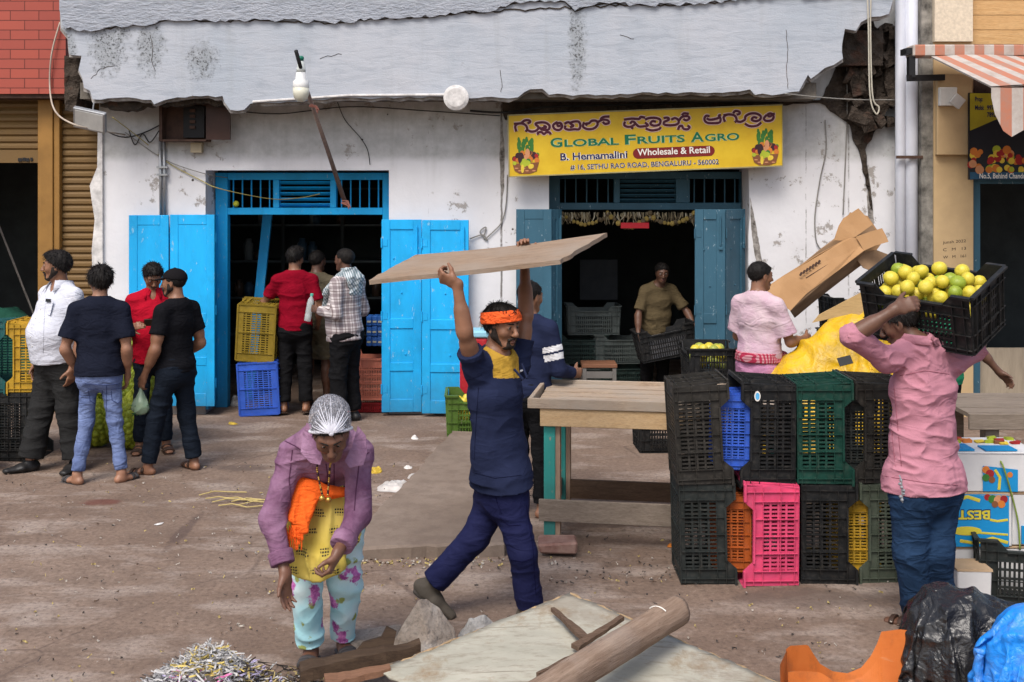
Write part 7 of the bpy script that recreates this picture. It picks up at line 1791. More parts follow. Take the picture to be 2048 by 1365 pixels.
# ------------------------------------------------------------------ draped sheets and heaps
def heap(nm, label, cat, cx_, cy_, rx, ry, hgt, mat, seed, power=2.6, crum=.05, fr=2.2, n=110, rot=0, hfun=None, ridg=1.0, group=None, drape=0):
    a = np.linspace(0, 2 * PI, n, endpoint=False); rr = np.linspace(0, 1, n // 2 + 1)[1:] ** .85
    Rr, Aa = np.meshgrid(rr, a, indexing='ij')
    edge = 1 + .10 * np.sin(3 * Aa + seed) + .06 * np.sin(5 * Aa + seed * 2)
    x = np.cos(Aa) * Rr * rx * edge; y = np.sin(Aa) * Rr * ry * edge
    z = hgt * (1 - Rr ** power) if hfun is None else hfun(x, y, Rr)
    p = np.stack([x.ravel(), y.ravel(), z.ravel()], 1); p = np.concatenate([[[0, 0, hgt if hfun is None else float(hfun(np.zeros(1), np.zeros(1), np.zeros(1))[0])]], p])
    f = []
    m = len(rr)
    for j in range(m - 1):
        b = 1 + j * n; i = np.arange(n); f.append(np.stack([b + i, b + n + i, b + n + (i + 1) % n, b + (i + 1) % n], 1))
    f = np.concatenate(f); i = np.arange(n)
    tri = np.stack([np.zeros(n, int), 1 + i, 1 + (i + 1) % n, np.zeros(n, int)], 1)
    def rg(q, s): v_ = vnoise(q + s); return (1 - np.abs(v_)) ** 3
    q = p * fr
    d = rg(q * np.array([1, 1, .7]), seed) * .9 + rg(q * 2.1 + .4 * vnoise(q)[:, None], seed + 5) * .5 * ridg + rg(q * 4.3, seed + 9) * .25 * ridg - .5
    if drape:
        aa = np.concatenate([[0], Aa.ravel()]); r1 = np.concatenate([[0], Rr.ravel()])
        wv = vnoise(p * 2.2 + seed) * .5
        qa = np.stack([np.cos(aa + wv) * drape, np.sin(aa + wv) * drape, r1 * .5 + seed], 1)
        d = (rg(qa, seed) * 1.0 + (1 - np.abs(vnoise(qa * 2.2 + 3))) ** 1.5 * .5) * np.clip(r1 * 2.2, .1, 1) + vnoise(p * 2.2 + seed) * .5 + (1 - np.abs(vnoise(p @ np.array([[6, 1.0, .4], [-2, 1.0, .4], [1.6, .5, 1.0]]) + wv[:, None] * 1.2))) * .16 + vnoise(p * 6 + seed) * .06 - .5
    nr = vnormals(p, f); nr[0] = (0, 0, 1); nr = np.where((nr[:, 2] < -.2)[:, None], -nr, nr)
    fade = np.clip((1 - np.concatenate([[0], Rr.ravel()])) * 8, .12, 1)
    p = p + nr * (d * crum * fade)[:, None]; p[:, 2] = np.maximum(p[:, 2], .003)
    c, s = math.cos(rot), math.sin(rot)
    p = np.stack([p[:, 0] * c - p[:, 1] * s + cx_, p[:, 0] * s + p[:, 1] * c + cy_, p[:, 2]], 1)
    me = bpy.data.meshes.new(nm); o_ = Vector((cx_, cy_, 0))
    me.from_pydata([tuple(q - np.array(o_)) for q in p], [], [tuple(q) for q in f.tolist()] + [(0, 1 + k, 1 + (k + 1) % n) for k in range(n)])
    me.update(); o = link_mesh(nm, me, mat, None, True); o.location = o_; ROOTLOC[o] = o_; tagit(o, label, cat, group); return o
def sheetmat(nm, c, rough=.4, spec=.45, fine=40, var=.25, bs=.6, dust=.45):
    k = MB_(nm, rough, spec); n = k.noise(3, 6, .65); w = k.noise(7, 7, .7, None, 1.2); v = k.vor(9, None, 'DISTANCE_TO_EDGE')
    dust = k.ramp(k.noise(11, 6, .75), [(.45, 0), (.8, dust)])
    k.col(k.mix(dust, k.mix(k.ramp(n, [(.3, 0), (.7, 1)]), tuple(x * (1 - var) for x in c), tuple(min(1, x * (1 + var)) for x in c)), (.22, .20, .18)))
    k.rough(k.ramp(n, [(.3, rough * .75), (.7, min(1, rough * 1.4))])); w2 = k.noise(6, 3, .5, k.map((1, 1.8, 1), (.4, .3, .7)), .8); w3 = k.noise(9, 3, .5, k.map((1.7, 1, 1.4), (.2, .6, -.5)), .8)
    k.bump(k.math('ADD', k.math('MULTIPLY', w, .3), k.math('ADD', k.math('ABSOLUTE', k.math('SUBTRACT', w2, .5)), k.math('ABSOLUTE', k.math('SUBTRACT', w3, .5)))), bs, .03); return k.m
t_yel = sheetmat('yellow_tarpaulin', (.60, .36, .004), .42, .4, var=.12, bs=.4); t_blk = sheetmat('black_tarpaulin', (.011, .011, .012), .24, .5, bs=.6, dust=.08); t_blu = sheetmat('blue_tarpaulin', (.008, .21, .68), .35, .45, var=.12, bs=.6)
Yt = 8.85
def cloth_drape(nm, label, cat, mat, nx, ny, sx, sy, center, rotz, props, frames=46, grow=.12, seed=1, z0=.8, bend=.15, crum=.05):
    """a real sheet dropped over lumps: cloth simulation, the settled shape is kept as a mesh"""
    tmp = []
    def collider(me, c=(0, 0, 0), s=(1, 1, 1)):
        o = bpy.data.objects.new('lump', me); COL.objects.link(o); o.location = c; o.scale = s; o.modifiers.new('c', 'COLLISION'); o.collision.thickness_outer = .015; o.collision.cloth_friction = 12; tmp.append(o)
    ico = bpy.data.meshes.new('lump'); bm = bmesh.new(); bmesh.ops.create_icosphere(bm, subdivisions=3, radius=1); bm.to_mesh(ico); bm.free()
    for c, s in props: collider(ico, c, s)
    fl = bpy.data.meshes.new('lump'); fl.from_pydata([(-9, 0, 0), (9, 0, 0), (9, 14, 0), (-9, 14, 0)], [], [(0, 1, 2, 3)]); collider(fl)
    rs = np.random.RandomState(seed); X, Y = np.meshgrid(np.linspace(-sx / 2, sx / 2, nx), np.linspace(-sy / 2, sy / 2, ny)); c, s = math.cos(rotz), math.sin(rotz)
    v = np.stack([(X * c - Y * s).ravel() + center[0], (X * s + Y * c).ravel() + center[1], np.full(X.size, z0)], 1)
    v[:, 2] += fbm(v * 4 + seed, 3) * .05; v[:, :2] += rs.randn(len(v), 2) * .002
    f = [(j * nx + i, j * nx + i + 1, (j + 1) * nx + i + 1, (j + 1) * nx + i) for j in range(ny - 1) for i in range(nx - 1)]
    me = bpy.data.meshes.new('sheet'); me.from_pydata([tuple(p) for p in v], [], f); o = bpy.data.objects.new('sheet', me); COL.objects.link(o)
    m = o.modifiers.new('cloth', 'CLOTH'); st = m.settings; st.quality = 5; st.mass = .15; st.tension_stiffness = 12; st.compression_stiffness = 8; st.shear_stiffness = 6; st.bending_stiffness = bend; st.shrink_min = -grow; st.air_damping = 1.5
    m.collision_settings.collision_quality = 2; m.collision_settings.distance_min = .008; m.point_cache.frame_start = 1; m.point_cache.frame_end = frames
    for fr in range(1, frames + 1): SC.frame_set(fr)
    e = o.evaluated_get(bpy.context.evaluated_depsgraph_get()); out = np.array([q.co[:] for q in e.data.vertices])
    for q in tmp + [o]: bpy.data.objects.remove(q)
    SC.frame_set(1)
    f = np.array(f)
    # one finer step, then the small sharp crumples of stiff plastic
    n0_ = len(out); e_ = np.sort(np.concatenate([f[:, [0, 1]], f[:, [1, 2]], f[:, [2, 3]], f[:, [3, 0]]]), 1); ue, inv = np.unique(e_, axis=0, return_inverse=True); inv = inv.reshape(4, -1)
    fc_ = out[f].mean(1); out2 = np.concatenate([out, (out[ue[:, 0]] + out[ue[:, 1]]) / 2, fc_]); eo, fo = n0_, n0_ + len(ue); fi = fo + np.arange(len(f))
    f = np.concatenate([np.stack([f[:, 0], eo + inv[0], fi, eo + inv[3]], 1), np.stack([f[:, 1], eo + inv[1], fi, eo + inv[0]], 1), np.stack([f[:, 2], eo + inv[2], fi, eo + inv[1]], 1), np.stack([f[:, 3], eo + inv[3], fi, eo + inv[2]], 1)])
    out = relax(relax(out2, f, .5), f, .5)
    nr_ = vnormals(out, f); nr_ = np.where((nr_[:, 2] < 0)[:, None], -nr_, nr_)
    q_ = out + .12 * np.stack([vnoise(out * 4 + seed + i * 7) for i in range(3)], 1)
    cr_ = sum(w_ * (1 - np.abs(vnoise(q_ @ m_ * fq + seed * i_))) ** 3 for i_, (w_, fq, m_) in enumerate(((.6, 3.2, np.array([[1, .3, 0], [-.3, .5, 0], [0, .2, .6]])), (.5, 3.6, np.array([[.45, -.3, .2], [.4, 1, 0], [0, .2, .7]])), (.28, 8, np.eye(3)))))
    out = out + nr_ * ((cr_ - .45) * crum)[:, None]; out[:, 2] = np.maximum(out[:, 2], .006)
    o = np_obj(nm, out, f, mat, None, loc=(center[0], center[1], 0)); sb = o.modifiers.new('smooth', 'SUBSURF'); sb.levels = 1; sb.render_levels = 1
    return tagit(o, label, cat)
cloth_drape('yellow_tarpaulin', 'bright yellow tarpaulin heaped over goods beside the pink teed man', 'tarpaulin', t_yel, 72, 68, 2.1, 2.0, (2.52, 9.12), .15, [((2.30, 9.10, .50), (.30, .30, .52)), ((2.52, 9.15, .52), (.34, .30, .60)), ((2.76, 9.15, .62), (.32, .30, .74)), ((2.5, 8.9, .3), (.4, .3, .5))], 48, .10, 3, 1.5, .3, .07)
pr_ = MB(); pr_.prism([(-.0, 0), (.05, .06), (.38, .235), (.41, .225), (.40, .10), (.36, .06), (.30, .07)], 0, .012)
o = pr_.build('board_flap', wood('board_edge', (.45, .29, .12), (.55, .37, .17), 'X'), None, loc=(0, 0, 0)); o.location = P(1625, 646, 8.72); tagit(o, 'brown board edge sticking up out of the yellow tarpaulin', 'board')
pt = MB(); c_ = P(1690, 722, 8.36); pt.cbox((0, 0, 0), (.10, .006, .065), Matrix.Translation(c_) @ Matrix.Rotation(R(-14), 4, 'Y') @ Matrix.Rotation(R(-30), 4, 'X'))
tagit(pt.build('printed_patch', m_black, None, loc=c_), 'small black printed patch on the yellow tarpaulin', 'patch')
cloth_drape('black_tarpaulin', 'crumpled glossy black tarpaulin heaped in the right foreground', 'tarpaulin', t_blk, 84, 66, 1.45, 1.05, (2.20, 5.08), -.1, [((1.92, 5.12, .20), (.17, .2, .32)), ((2.18, 5.08, .18), (.26, .22, .27)), ((2.50, 5.10, .15), (.30, .22, .25))], 46, .20, 8, .62, .08)
cloth_drape('blue_tarpaulin', 'bright blue tarpaulin lying over the black one in the corner', 'tarpaulin', t_blu, 60, 54, 1.0, .86, (2.27, 4.62), .25, [((2.08, 4.64, .32), (.15, .16, .30)), ((2.32, 4.64, .32), (.22, .2, .33)), ((2.58, 4.6, .3), (.2, .2, .3))], 44, .16, 14, .72, .08)

# ------------------------------------------------------------------ cardboard carton leaning on the wall
k = MB_('cardboard', .85, .15); n = k.noise(2.5, 5, .6); ln = k.wave(28, .4, k.map((1, 1, 1), (0, R(40), 0)))
k.col(k.mix(k.ramp(k.noise(6, 5, .7), [(.55, 0), (.8, .6)]), k.mix(k.ramp(n, [(.3, 0), (.7, 1)]), (.33, .185, .085), (.42, .25, .125)), (.20, .12, .06))); k.bump(k.math('ADD', n, k.math('MULTIPLY', ln, .15)), .2, .01); m_card = k.m
m_cardi = M('cardboard_inside', (.24, .15, .085), .9, .2, 5)
ct = thing('cardboard_carton', 'long torn open brown cardboard carton leaning against the whitewashed wall', 'carton', P(1590, 700, 10.3))
def flap(nm, pts, t=.006, mat=None):
    q = [P(*p) for p in pts]; nn = (q[1] - q[0]).cross(q[2] - q[0]).normalized(); nn = nn if nn.y > 0 else -nn
    m = len(q); mb = MB(); mb.add(q + [p + nn * t for p in q], [tuple(range(m)), tuple(range(2 * m - 1, m - 1, -1))] + [(i, m + i, m + (i + 1) % m, (i + 1) % m) for i in range(m)])
    return mb.build(nm, mat or m_card, ct)
flap('front_panel', [(1530, 578, 10.15), (1567, 553, 10.2), (1640, 508, 10.4), (1684, 484, 10.55), (1714, 472, 10.6), (1722, 490, 10.56), (1728, 502, 10.5), (1676, 542, 10.35), (1613, 588, 10.12), (1581, 622, 10.0), (1556, 604, 10.05)])
flap('side_panel', [(1581, 622, 10.0), (1613, 588, 10.12), (1676, 542, 10.35), (1728, 502, 10.5), (1727, 528, 10.75), (1672, 568, 10.6), (1606, 622, 10.4), (1590, 636, 10.3)], mat=m_cardi)
flap('end_flap', [(1668, 481, 10.56), (1678, 452, 10.62), (1687, 437, 10.66), (1717, 417, 10.72), (1731, 433, 10.7), (1746, 449, 10.66), (1728, 462, 10.62), (1711, 474, 10.58), (1690, 482, 10.57)])
flap('end_flap', [(1712, 474, 10.56), (1740, 464, 10.5), (1764, 457, 10.45), (1772, 472, 10.42), (1777, 484, 10.40), (1750, 492, 10.46), (1728, 502, 10.5)])
flap('end_flap', [(1724, 504, 10.55), (1752, 500, 10.62), (1783, 512, 10.66), (1774, 536, 10.6), (1750, 545, 10.56), (1727, 536, 10.55), (1715, 522, 10.54)], mat=m_cardi)
flap('flattened_panel', [(1560, 566, 10.62), (1640, 500, 10.75), (1700, 455, 10.86), (1735, 440, 10.9), (1760, 470, 10.9), (1700, 520, 10.8), (1640, 566, 10.7), (1600, 600, 10.62)], mat=m_cardi)
flap('flattened_panel', [(1680, 470, 10.92), (1700, 425, 10.98), (1735, 432, 10.98), (1768, 480, 10.96), (1740, 520, 10.93), (1700, 530, 10.9)])
mb = MB()
for i in range(7): mb.beam(P(1600 + i * 6, 552 - i * 4.0, 10.19 + i * .025), P(1604 + i * 6, 545 - i * 4, 10.19 + i * .025), .02, .004, up=(0, 1, 0))
mb.beam(P(1612, 556, 10.22), P(1690, 508, 10.48), .004, .006, up=(0, 1, 0)); mb.build('printed_mark', m_rust, ct)

# ------------------------------------------------------------------ fruit cartons at the right
m_cw = M('carton_white', (.60, .59, .58), .8, .1, 4, .1, 30); m_cb = M('carton_blue', (.01, .24, .52), .5, .1, 4); m_cyel = M('carton_yellow', (.60, .50, .05), .5, .1); m_ctan = M('carton_edge', (.40, .28, .17), .85, .15)
def carton(nm, label, x0, x1, y0, y1, z0, z1, deco=None, grp='fruit cartons stacked behind the pink shirted man', rotz=0):
    c = thing(nm, label, 'carton', ((x0 + x1) / 2, (y0 + y1) / 2, z0), grp)
    mb = MB(); mb.box((x0, y0, z0), (x1, y1, z1 - .012), None, .003); mb.build('box_body', m_cw, c, bevel=.005)
    mb = MB(); mb.box((x0 - .004, y0 - .004, z1 - .0115), (x1 + .004, y1 + .004, z1), None, .003); mb.build('box_lid', m_ctan if deco != 'top' else m_cw, c)
    return c
yc_ = 6.5
xa = PX(1880, yc_)
c1 = carton('fruit_carton', 'white lowest fruit carton under the blue printed one', xa, xa + .62, yc_, yc_ + .38, .004, .285)
c2 = carton('fruit_carton', 'blue fruit carton with upside down yellow BEST lettering', xa - .01, xa + .405, yc_ - .01, yc_ + .37, .288, .588)
c3 = carton('fruit_carton', 'topmost fruit carton of the stack, white with blue flaps', xa + .01, xa + .55, yc_, yc_ + .36, .592, .82, 'top')
c4 = carton('fruit_carton', 'white fruit carton at the right edge tied with green string', xa + .412, xa + .80, yc_ + .004, yc_ + .37, .288, .588)
c5 = carton('small_carton', 'small white carton with brown rim at the foot of the carton stack', PX(1912, 6.28), PX(1980, 6.28), 6.26, 6.44, .004, .235)
yb = yc_ - .0125
def plate(mat, nm, c, pts, y): q = [P(a, b, y) for a, b in pts]; m = len(q); mb = MB(); mb.prism([(p.x, p.z) for p in q], y, y + .0012); return mb.build(nm, mat, c)
plate(m_cb, 'blue_print', c2, [(1877, 989), (2018, 989), (2018, 1094), (1877, 1094)], yb - .0016)
mb = MB(); text_on(mb, 'BEST', P(1981, 1021, yb - .0025), (-1, 0, 0), (0, 0, -1), width=PX(1981, yb) - PX(1914, yb), height=.056, bold=.07); mb.build('lettering_shadow', m_dblue, c2)
mb = MB(); text_on(mb, 'BEST', P(1980, 1022, yb - .0035), (-1, 0, 0), (0, 0, -1), width=PX(1980, yb) - PX(1915, yb), height=.050, bold=.03); mb.build('best_lettering', m_cyel, c2)
mb = MB(); mb.tube([P(1915, 1000, yb - .003), P(1935, 994, yb - .003), P(1960, 1002, yb - .003)], .010, 6, squash=.1); mb.tube([P(1980, 1040, yb - .003), P(1995, 1043, yb - .003), P(2016, 1040, yb - .003)], .007, 6, squash=.1); mb.tube([P(1880, 1056, yb - .003), P(1930, 1064, yb - .003), P(2016, 1070, yb - .003)], .006, 6, squash=.1); mb.tube([P(1920, 1082, yb - .003), P(1950, 1087, yb - .003), P(1985, 1077, yb - .003), P(2016, 1086, yb - .003)], .009, 6, squash=.1); mb.build('yellow_ribbon', m_cyel, c2)
mb = MB(); e_ = [P(1933 + 30 * math.cos(2 * PI * i / 20), 1062 + 9 * math.sin(2 * PI * i / 20), yb) for i in range(20)]; mb.prism([(p.x, p.z) for p in e_], yb - .004, yb - .0032); mb.build('oval_label', m_cyel, c2)
mb = MB(); fx = [(1975, 992, 7, 0), (1985, 996, 9, 2), (1997, 998, 10, 6), (2008, 996, 8, 0), (2003, 1006, 8, 1), (1990, 1006, 7, 4)]
for i, (a, b, q_, mi) in enumerate(fx): mb.cur = mi; c_ = P(a, b + 3, yb - .003 - i * 3e-4); mb.add([c_ + Vector((q_ * .0027 * math.cos(2 * PI * t / 12), 0, q_ * .0027 * math.sin(2 * PI * t / 12))) for t in range(12)], [tuple(range(12))])
mb.build('fruit_picture', PAL, c2)
plate(m_cb, 'blue_print', c3, [(1966, 932), (2036, 940), (2036, 984), (1966, 983)], yc_ - .005)
mb = MB(); mb.tube([P(1990, 940, yc_ - .008), P(2000, 955, yc_ - .008), P(1998, 980, yc_ - .008)], .008, 6, squash=.1); mb.build('yellow_ribbon', m_cyel, c3)
mb = MB()
for i, (a, b, q_, mi) in enumerate([(1972, 940, 8, 1), (1980, 948, 9, 0), (1972, 956, 8, 2), (1984, 960, 7, 4), (2020, 950, 6, 1)]): mb.cur = mi; c_ = P(a, b, yc_ - .007 - i * 3e-4); mb.add([c_ + Vector((q_ * .0027 * math.cos(2 * PI * t / 12), 0, q_ * .0027 * math.sin(2 * PI * t / 12))) for t in range(12)], [tuple(range(12))])
mb.build('fruit_picture', PAL, c3)
mb = MB(); zt_ = .8215
mb.box((xa + .03, yc_ + .01, zt_), (xa + .20, yc_ + .16, zt_ + .010)); mb.box((xa + .26, yc_ + .005, zt_), (xa + .44, yc_ + .12, zt_ + .008)); mb.build('blue_flap', m_cb, c3)
mb = MB()
for i in range(18): mb.cur = [0, 1, 3, 7, 4][i % 5]; mb.cbox((xa + .04 + rng.random() * .48, yc_ + .18 + rng.random() * .15, zt_ + .006), (.05, .03, .012 + .01 * rng.random()), None, .006)
mb.build('picture_flap', PAL, c3)
mb = MB(); mb.box((xa + .46, yc_ - .006, .30), (xa + .79, yc_ + .0035, .40)); mb.build('blue_print', m_cb, c4)
m_str2 = M('green_string', (.20, .27, .05))
cable('string', 'green plastic string tied over the right fruit cartons', [P(1990, 912, 6.6), P(2005, 930, yc_ - .02), P(2022, 985, yc_ - .02), P(2036, 1045, yc_ - .02), P(2040, 1100, yc_ - .02)], .005, m_str2, 'string')

# ------------------------------------------------------------------ foreground: broken sheet, log, sticks, stones
def sheet(A_, B_, C_, D_, t, n=26, wob=.012, seed=1):
    out = []
    for j in range(n + 1):
        for i in range(n + 1):
            s_, q_ = i / n, j / n; p = (A_ * (1 - s_) + B_ * s_) * (1 - q_) + (D_ * (1 - s_) + C_ * s_) * q_
            e = .010 if i in (0, n) or j in (0, n) else 0
            out.append(np.array(p) + np.array([rng.uniform(-e, e), rng.uniform(-e, e), .03 * math.sin(PI * s_) * math.sin(PI * q_)]))
    v = np.array(out); v[:, 2] += fbm(v * 2.5 + seed, 3) * wob; N1 = n + 1; v2 = v - np.array([0, 0, t]); q0 = N1 * N1; f = []
    for j in range(n):
        for i in range(n): a = j * N1 + i; f += [(a, a + 1, a + N1 + 1, a + N1), (q0 + a, q0 + a + N1, q0 + a + N1 + 1, q0 + a + 1)]
    for i in range(n): f += [(i, q0 + i, q0 + i + 1, i + 1), (n * N1 + i, n * N1 + i + 1, q0 + n * N1 + i + 1, q0 + n * N1 + i), (i * N1, (i + 1) * N1, q0 + (i + 1) * N1, q0 + i * N1), (i * N1 + n, q0 + i * N1 + n, q0 + (i + 1) * N1 + n, (i + 1) * N1 + n)]
    return np.concatenate([v, v2]), np.array(f)
k = MB_('old_laminate', .6, .3); n1 = k.noise(2.2, 6, .65, k.map((1, 2.2, 1), (0, 0, R(32)))); n2 = k.noise(9, 6, .75, k.map((1, 4, 1), (0, 0, R(32))))
a = k.mix(k.ramp(n1, [(.3, 0), (.7, 1)]), (.30, .29, .235), (.44, .42, .35)); a = k.mix(k.math('MULTIPLY', k.ramp(n2, [(.5, 0), (.72, 1)]), .7), a, (.17, .13, .09)); a = k.mix(k.math('MULTIPLY', k.ramp(k.noise(4, 7, .75), [(.55, 0), (.68, 1)]), .85), a, (.24, .17, .10)); a = k.mix(k.ramp(k.noise(1, 3, .5, k.map((1.2, 60, 1), (0, 0, R(31)))), [(.68, 0), (.71, .8)]), a, (.12, .09, .06)); a = k.mix(k.math('MULTIPLY', k.ramp(k.noise(1.6, 6, .7), [(.52, 0), (.62, 1)]), .5), a, (.20, .16, .12))
k.col(a); k.bump(k.math('ADD', n2, n1), .3, .006)
cA, cB, cC = P(752, 1343, 5.10), P(1140, 1186, 5.66), P(1562, 1368, 5.09); cD = V(.30, 4.50, .06)
v, f = sheet(cA, cB, cC, cD, .012); tagit(np_obj('laminate_sheet', v, f, k.m, None, loc=(.3, 5.1, 0), smooth=False), 'large worn off white laminate sheet lying on rubble in the foreground', 'sheet')
mb = MB()
for a_, b_, n_ in ((cA, cB, 30), (cB, cC, 30)):
    mb.tube([a_.lerp(b_, i / n_) + V(rng.uniform(-.006, .006), rng.uniform(-.006, .006), -.006 + rng.uniform(-.003, .003)) for i in range(n_ + 1)], [rng.uniform(.006, .011) for _ in range(n_ + 1)], 6)
mb.build('raw_edge', M('chipboard', (.30, .21, .12), .95, .4, 20, .5, 60), bpy.data.objects['laminate_sheet'])
# the log
k = MB_('barkless_log', .8, .25); g_ = k.noise(3, 7, .7, k.map((2, 22, 22), (0, 0, 0))); a = k.mix(k.ramp(g_, [(.3, 0), (.7, 1)]), (.17, .108, .074), (.33, .24, .175)); a = k.mix(k.math('MULTIPLY', k.ramp(k.noise(2.5, 4, .6), [(.5, 0), (.65, 1)]), .5), a, (.31, .25, .205)); a = k.mix(k.ramp(k.noise(6, 6, .7, k.map((3, 14, 14))), [(.62, 0), (.70, .9)]), a, (.06, .035, .022)); k.col(a); k.bump(g_, .7, .012)
lE, lS = P(1356, 1222, 5.32), V(.03, 4.45, .30)
ld = (lE - lS).normalized(); LL = (lE - lS).length
lu = ld.cross(V(0, 0, 1)).normalized(); lw = lu.cross(ld)
nL, nS = 60, 28; t = np.linspace(0, 1, nL); an_ = np.linspace(0, 2 * PI, nS, endpoint=False); T2, A2 = np.meshgrid(t, an_, indexing='ij')
q = np.stack([T2.ravel() * LL, np.cos(A2).ravel() * .068, np.sin(A2).ravel() * .068], 1)
rr_ = 1 + fbm(q * np.array([2, 14, 14]), 4) * .20; rr_ *= .92 + .10 * T2.ravel(); q[:, 1:] *= rr_[:, None]; q[:, 0] += fbm(q * 30, 2) * .012 * (T2.ravel() > .97)
q = np.concatenate([q, [[0, 0, 0], [LL + .004, 0, 0]]])
f4 = [((i * nS + j), (i + 1) * nS + j, (i + 1) * nS + (j + 1) % nS, i * nS + (j + 1) % nS) for i in range(nL - 1) for j in range(nS)]
f3 = [(nL * nS, j, (j + 1) % nS) for j in range(nS)] + [(nL * nS + 1, (nL - 1) * nS + (j + 1) % nS, (nL - 1) * nS + j) for j in range(nS)]
me = bpy.data.meshes.new('log'); me.from_pydata([tuple(x) for x in q], [], f4 + f3); me.update()
lg = link_mesh('log', me, k.m, None, True); lg.matrix_world = Matrix.Translation(lS) @ Matrix((ld, lu, lw)).transposed().to_4x4()
tagit(lg, 'thick stripped log lying across the off white sheet', 'log')
mb = MB(); c_ = lS + ld * LL * .86; mb.tube([c_ + lw * 0.071 * math.sin(a_) + lu * .071 * math.cos(a_) for a_ in [1.0 + i * .12 for i in range(12)]], .003, 5); mb.build('chalk_mark', m_wink, None); bpy.data.objects['chalk_mark'].parent = lg; bpy.data.objects['chalk_mark'].matrix_parent_inverse = lg.matrix_world.inverted()
m_stick = wood('dark_splinter', (.075, .045, .03), (.15, .10, .07), 'X', 4)
def splinter(label, pts, w, h_, nm='wood_splinter', mat=None):
    mb = MB(); pts = [Vector(p) for p in pts]; d = (pts[-1] - pts[0]).normalized(); sd = d.cross(V(0, 0, 1)).normalized(); n = 10; vs = []
    for i in range(n + 1):
        t = i / n; p = pts[0].lerp(pts[-1], t); ww = w * (1 - .55 * t) * rng.uniform(.85, 1.15); hh = h_ * rng.uniform(.85, 1.1)
        vs += [p + sd * ww / 2, p - sd * ww / 2, p - sd * ww / 2 + V(0, 0, hh), p + sd * ww / 2 + V(0, 0, hh * .9)]
    fs = []
    for i in range(n):
        a = i * 4
        for k in range(4): fs.append((a + k, a + (k + 1) % 4, a + 4 + (k + 1) % 4, a + 4 + k))
    fs += [(3, 2, 1, 0), (n * 4, n * 4 + 1, n * 4 + 2, n * 4 + 3)]; mb.add(vs, fs)
    return tagit(mb.build(nm, mat or m_stick, None, loc=pts[0]), label, 'wood')
splinter('dark split batten leaning on the log', [P(1172, 1282, 5.22), P(1105, 1222, 5.45)], .045, .02)
splinter('forked dark splinter along the top of the log', [P(1150, 1300, 5.16), P(1245, 1240, 5.33)], .05, .02)
splinter('long dark bark strip beside the log', [P(1190, 1298, 5.15), P(1075, 1355, 4.95)], .04, .02)
m_plk = wood('dark_wet_plank', (.045, .028, .018), (.10, .065, .042), 'X', 3)
splinter('dark rotten beam lying at the feet of the stooping woman', [P(600, 1358, 5.2), P(840, 1308, 5.33)], .10, .06, 'old_beam', m_plk)
splinter('reddish plank end under the corner of the off white sheet', [P(650, 1372, 5.05), P(780, 1345, 5.12)], .10, .03, 'plank_end', wood('reddish_plank', (.17, .085, .05), (.24, .13, .08), 'X'))
mb = MB(); mb.prism([(-.075, 0), (.075, .01), (.105, .14), (.06, .165), (.035, .12), (-.05, .10), (-.085, .06)], 0, .03); o = mb.build('broken_plank', m_plk, None, loc=(0, 0, 0)); o.location = P(748, 1330, 5.32); o.rotation_euler = (R(-12), 0, R(8)); tagit(o, 'broken dark plank standing up beside the big stone', 'plank')
# stones
def stone(label, c, dims, seed, mat, nm='stone', pts=None, rotz=0):
    r_ = random.Random(seed); bm = bmesh.new()
    pp = pts or [(r_.uniform(-1, 1), r_.uniform(-1, 1), r_.uniform(0, 1)) for _ in range(14)]
    for p in pp: bm.verts.new((p[0] * dims[0], p[1] * dims[1], p[2] * dims[2]))
    bmesh.ops.convex_hull(bm, input=bm.verts); bmesh.ops.delete(bm, geom=[v for v in bm.verts if not v.link_faces], context='VERTS')
    bmesh.ops.triangulate(bm, faces=bm.faces)
    for _ in range(4): bmesh.ops.subdivide_edges(bm, edges=bm.edges, cuts=1, use_grid_fill=True)
    for _ in range(3): bmesh.ops.smooth_vert(bm, verts=bm.verts, factor=.45, use_axis_x=True, use_axis_y=True, use_axis_z=True)
    bm.normal_update(); co = np.array([v.co[:] for v in bm.verts]); d = fbm(co * 9 + seed, 4) * .018 + (np.abs(vnoise(co * 22 + seed)) - .3) * .007
    for v, q in zip(bm.verts, d): v.co += v.normal * q
    me = bpy.data.meshes.new(nm); bm.to_mesh(me); bm.free(); o = link_mesh(nm, me, mat, None, False); o.location = c; o.rotation_euler = (0, 0, rotz); tagit(o, label, 'stone'); return o
k = MB_('granite', .9, .2); a = k.mix(k.ramp(k.noise(5, 6, .7), [(.3, 0), (.7, 1)]), (.26, .205, .16), (.46, .40, .34)); a = k.mix(k.ramp(k.noise(60, 3, .6), [(.5, 0), (.75, .6)]), a, (.10, .085, .07)); a = k.mix(k.ramp(k.noise(2.2, 4, .6), [(.52, 0), (.62, .7)]), a, (.48, .45, .42)); k.col(a); k.bump(k.noise(24, 6, .75), 1, .02); m_gran = k.m
k = MB_('grey_granite', .9, .2); a = k.mix(k.ramp(k.noise(6, 6, .7), [(.3, 0), (.7, 1)]), (.27, .26, .25), (.46, .45, .43)); a = k.mix(k.ramp(k.noise(70, 3, .6), [(.5, 0), (.75, .5)]), a, (.12, .11, .10)); k.col(a); k.bump(k.noise(26, 6, .75), 1, .02); m_gran2 = k.m
stone('big pointed brown stone block in the foreground', P(838, 1318, 5.58) * 1.0 + V(0, .05, -.02), (.19, .15, .305), 3, m_gran, pts=[(-1, -.7, 0), (.2, -1, 0), (1.05, -.3, 0), (.8, .8, 0), (-.8, .8, 0), (-.05, -.1, 1), (.15, .25, .98), (.9, .3, .45), (-.55, -.6, .42), (.35, -.9, .35)])
